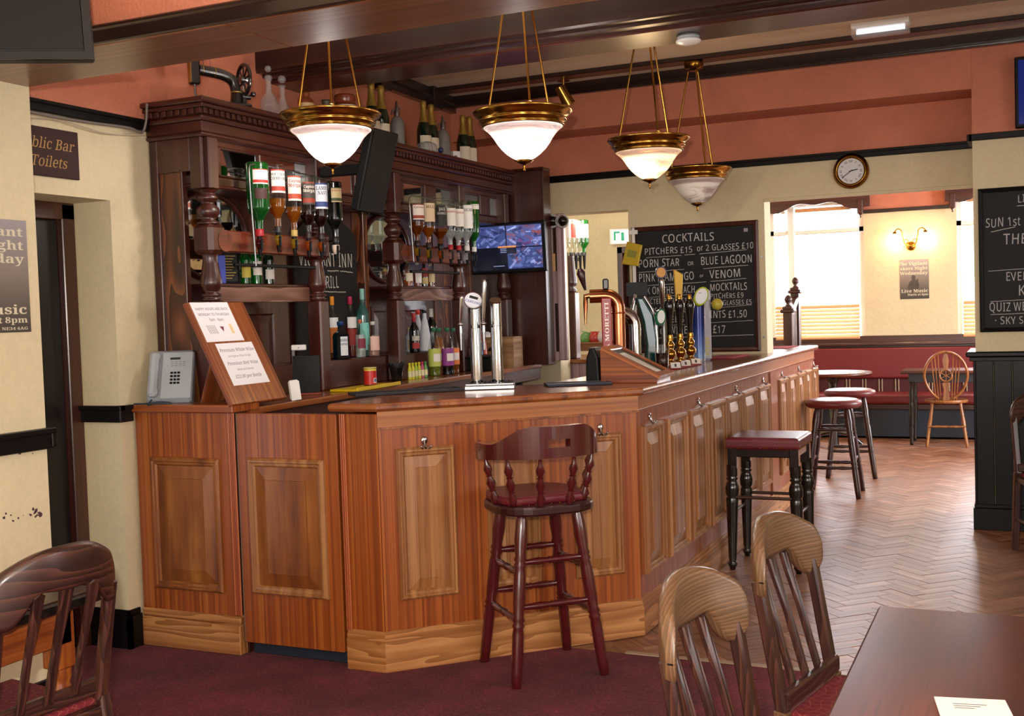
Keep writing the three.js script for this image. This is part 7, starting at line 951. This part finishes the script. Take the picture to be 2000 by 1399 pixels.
{ // ceiling fittings
  const p = onY(1100, 150, CE), t = thing('brass_spotlight', 'small brass spotlight fixed to the ceiling strip', 'spotlight', [p.x, CE, p.z]); t.scale.setScalar(1.5); mesh('base', cyl(0.03, 0.03, 0.02, [0, -0.01, 0], 20), M.brass, t); mesh('stem', cyl(0.006, 0.006, 0.05, [0, -0.04, 0], 8), M.brass, t); mesh('head', tf(cyl(0.03, 0.022, 0.09, [0, 0, 0], 20), [0.01, -0.09, 0.02], [R(25), 0, R(20)]), M.brass, t);
  const q = onY(1362, 82, 2.73), s = thing('smoke_detector', 'round white smoke detector under the dark beam', 'smoke detector', [q.x, 2.728, -5.3]); mesh('base', lathe([[0, -0.02], [0.05, -0.02], [0.055, 0], [0, 0]], 24), M.greyLight, s); mesh('cover', lathe([[0, -0.045], [0.03, -0.043], [0.058, -0.034], [0.06, -0.026], [0.052, -0.018]], 24), M.whiteGloss, s);
  const a = onY(1662, 64, 3.0), b = onY(1778, 56, 3.0), e = thing('batten_light', 'clear fluorescent batten light on the far ceiling strip', 'light', [(a.x + b.x) / 2, CE, (a.z + b.z) / 2]), w = b.x - a.x; mesh('tray', bx(w, 0.03, 0.1, [0, -0.015, 0], 0.003), M.whiteGloss, e); mesh('tube', cyl(0.012, 0.012, w - 0.05, [0, -0.045, 0], 12, [0, 0, PI / 2]), std({ color: 0xffffff, emissive: 0xf2f6ff, emissiveIntensity: 0.9 }), e); mesh('diffuser', bx(w, 0.045, 0.09, [0, -0.055, 0], 0.006), phy({ color: 0xffffff, transmission: 0.9, roughness: 0.15 }), e); const l = new THREE.RectAreaLight(0xf2f6ff, 3, w, 0.08); l.name = 'batten_glow'; l.position.set(0, -0.085, 0); l.rotation.x = -PI / 2; e.add(l);
}
{ // stair newels and handrail past the opening
  const mk = (px, yt, z, l) => { const p = onZ(px, yt, z), t = thing('newel_post', l, 'post', [p.x, 0, z]); mesh('shaft', bx(0.08, p.y - 0.15, 0.08, [0, (p.y - 0.15) / 2, 0], 0.006), M.mahog, t); mesh('cap', [bx(0.12, 0.03, 0.12, [0, p.y - 0.14, 0], 0.008), bx(0.09, 0.03, 0.09, [0, p.y - 0.115, 0], 0.01)], M.mahog, t); mesh('finial', lathe([[0.03, p.y - 0.1], [0.015, p.y - 0.08], [0.03, p.y - 0.05], [0.032, p.y - 0.035], [0.018, p.y - 0.01], [0, p.y]], 16), M.mahog, t); return p; };
  const a = mk(1539, 576, -9.9, 'dark newel post with ball finial nearer the bar'), b = mk(1553, 541, -10.8, 'dark newel post with ball finial further up the stair'); const h = thing('stair_handrail', 'dark handrail sloping between the two newel posts', 'handrail', [0, 0, 0]); mesh('rail', alongY(tf(chamferBox(0.06, 1, 0.05, 0.01), [0, 0.5, 0]), [a.x, a.y - 0.2, -9.9], [b.x, b.y - 0.2, -10.8]), M.mahog, h); for (let i = 1; i < 5; i++) mesh('baluster', bx(0.03, 0.8, 0.03, [a.x + (b.x - a.x) * i / 5, (a.y + (b.y - a.y) * i / 5) - 0.62, -9.9 - 0.9 * i / 5]), M.mahog, h);
}
renderer.render(scene, camera);
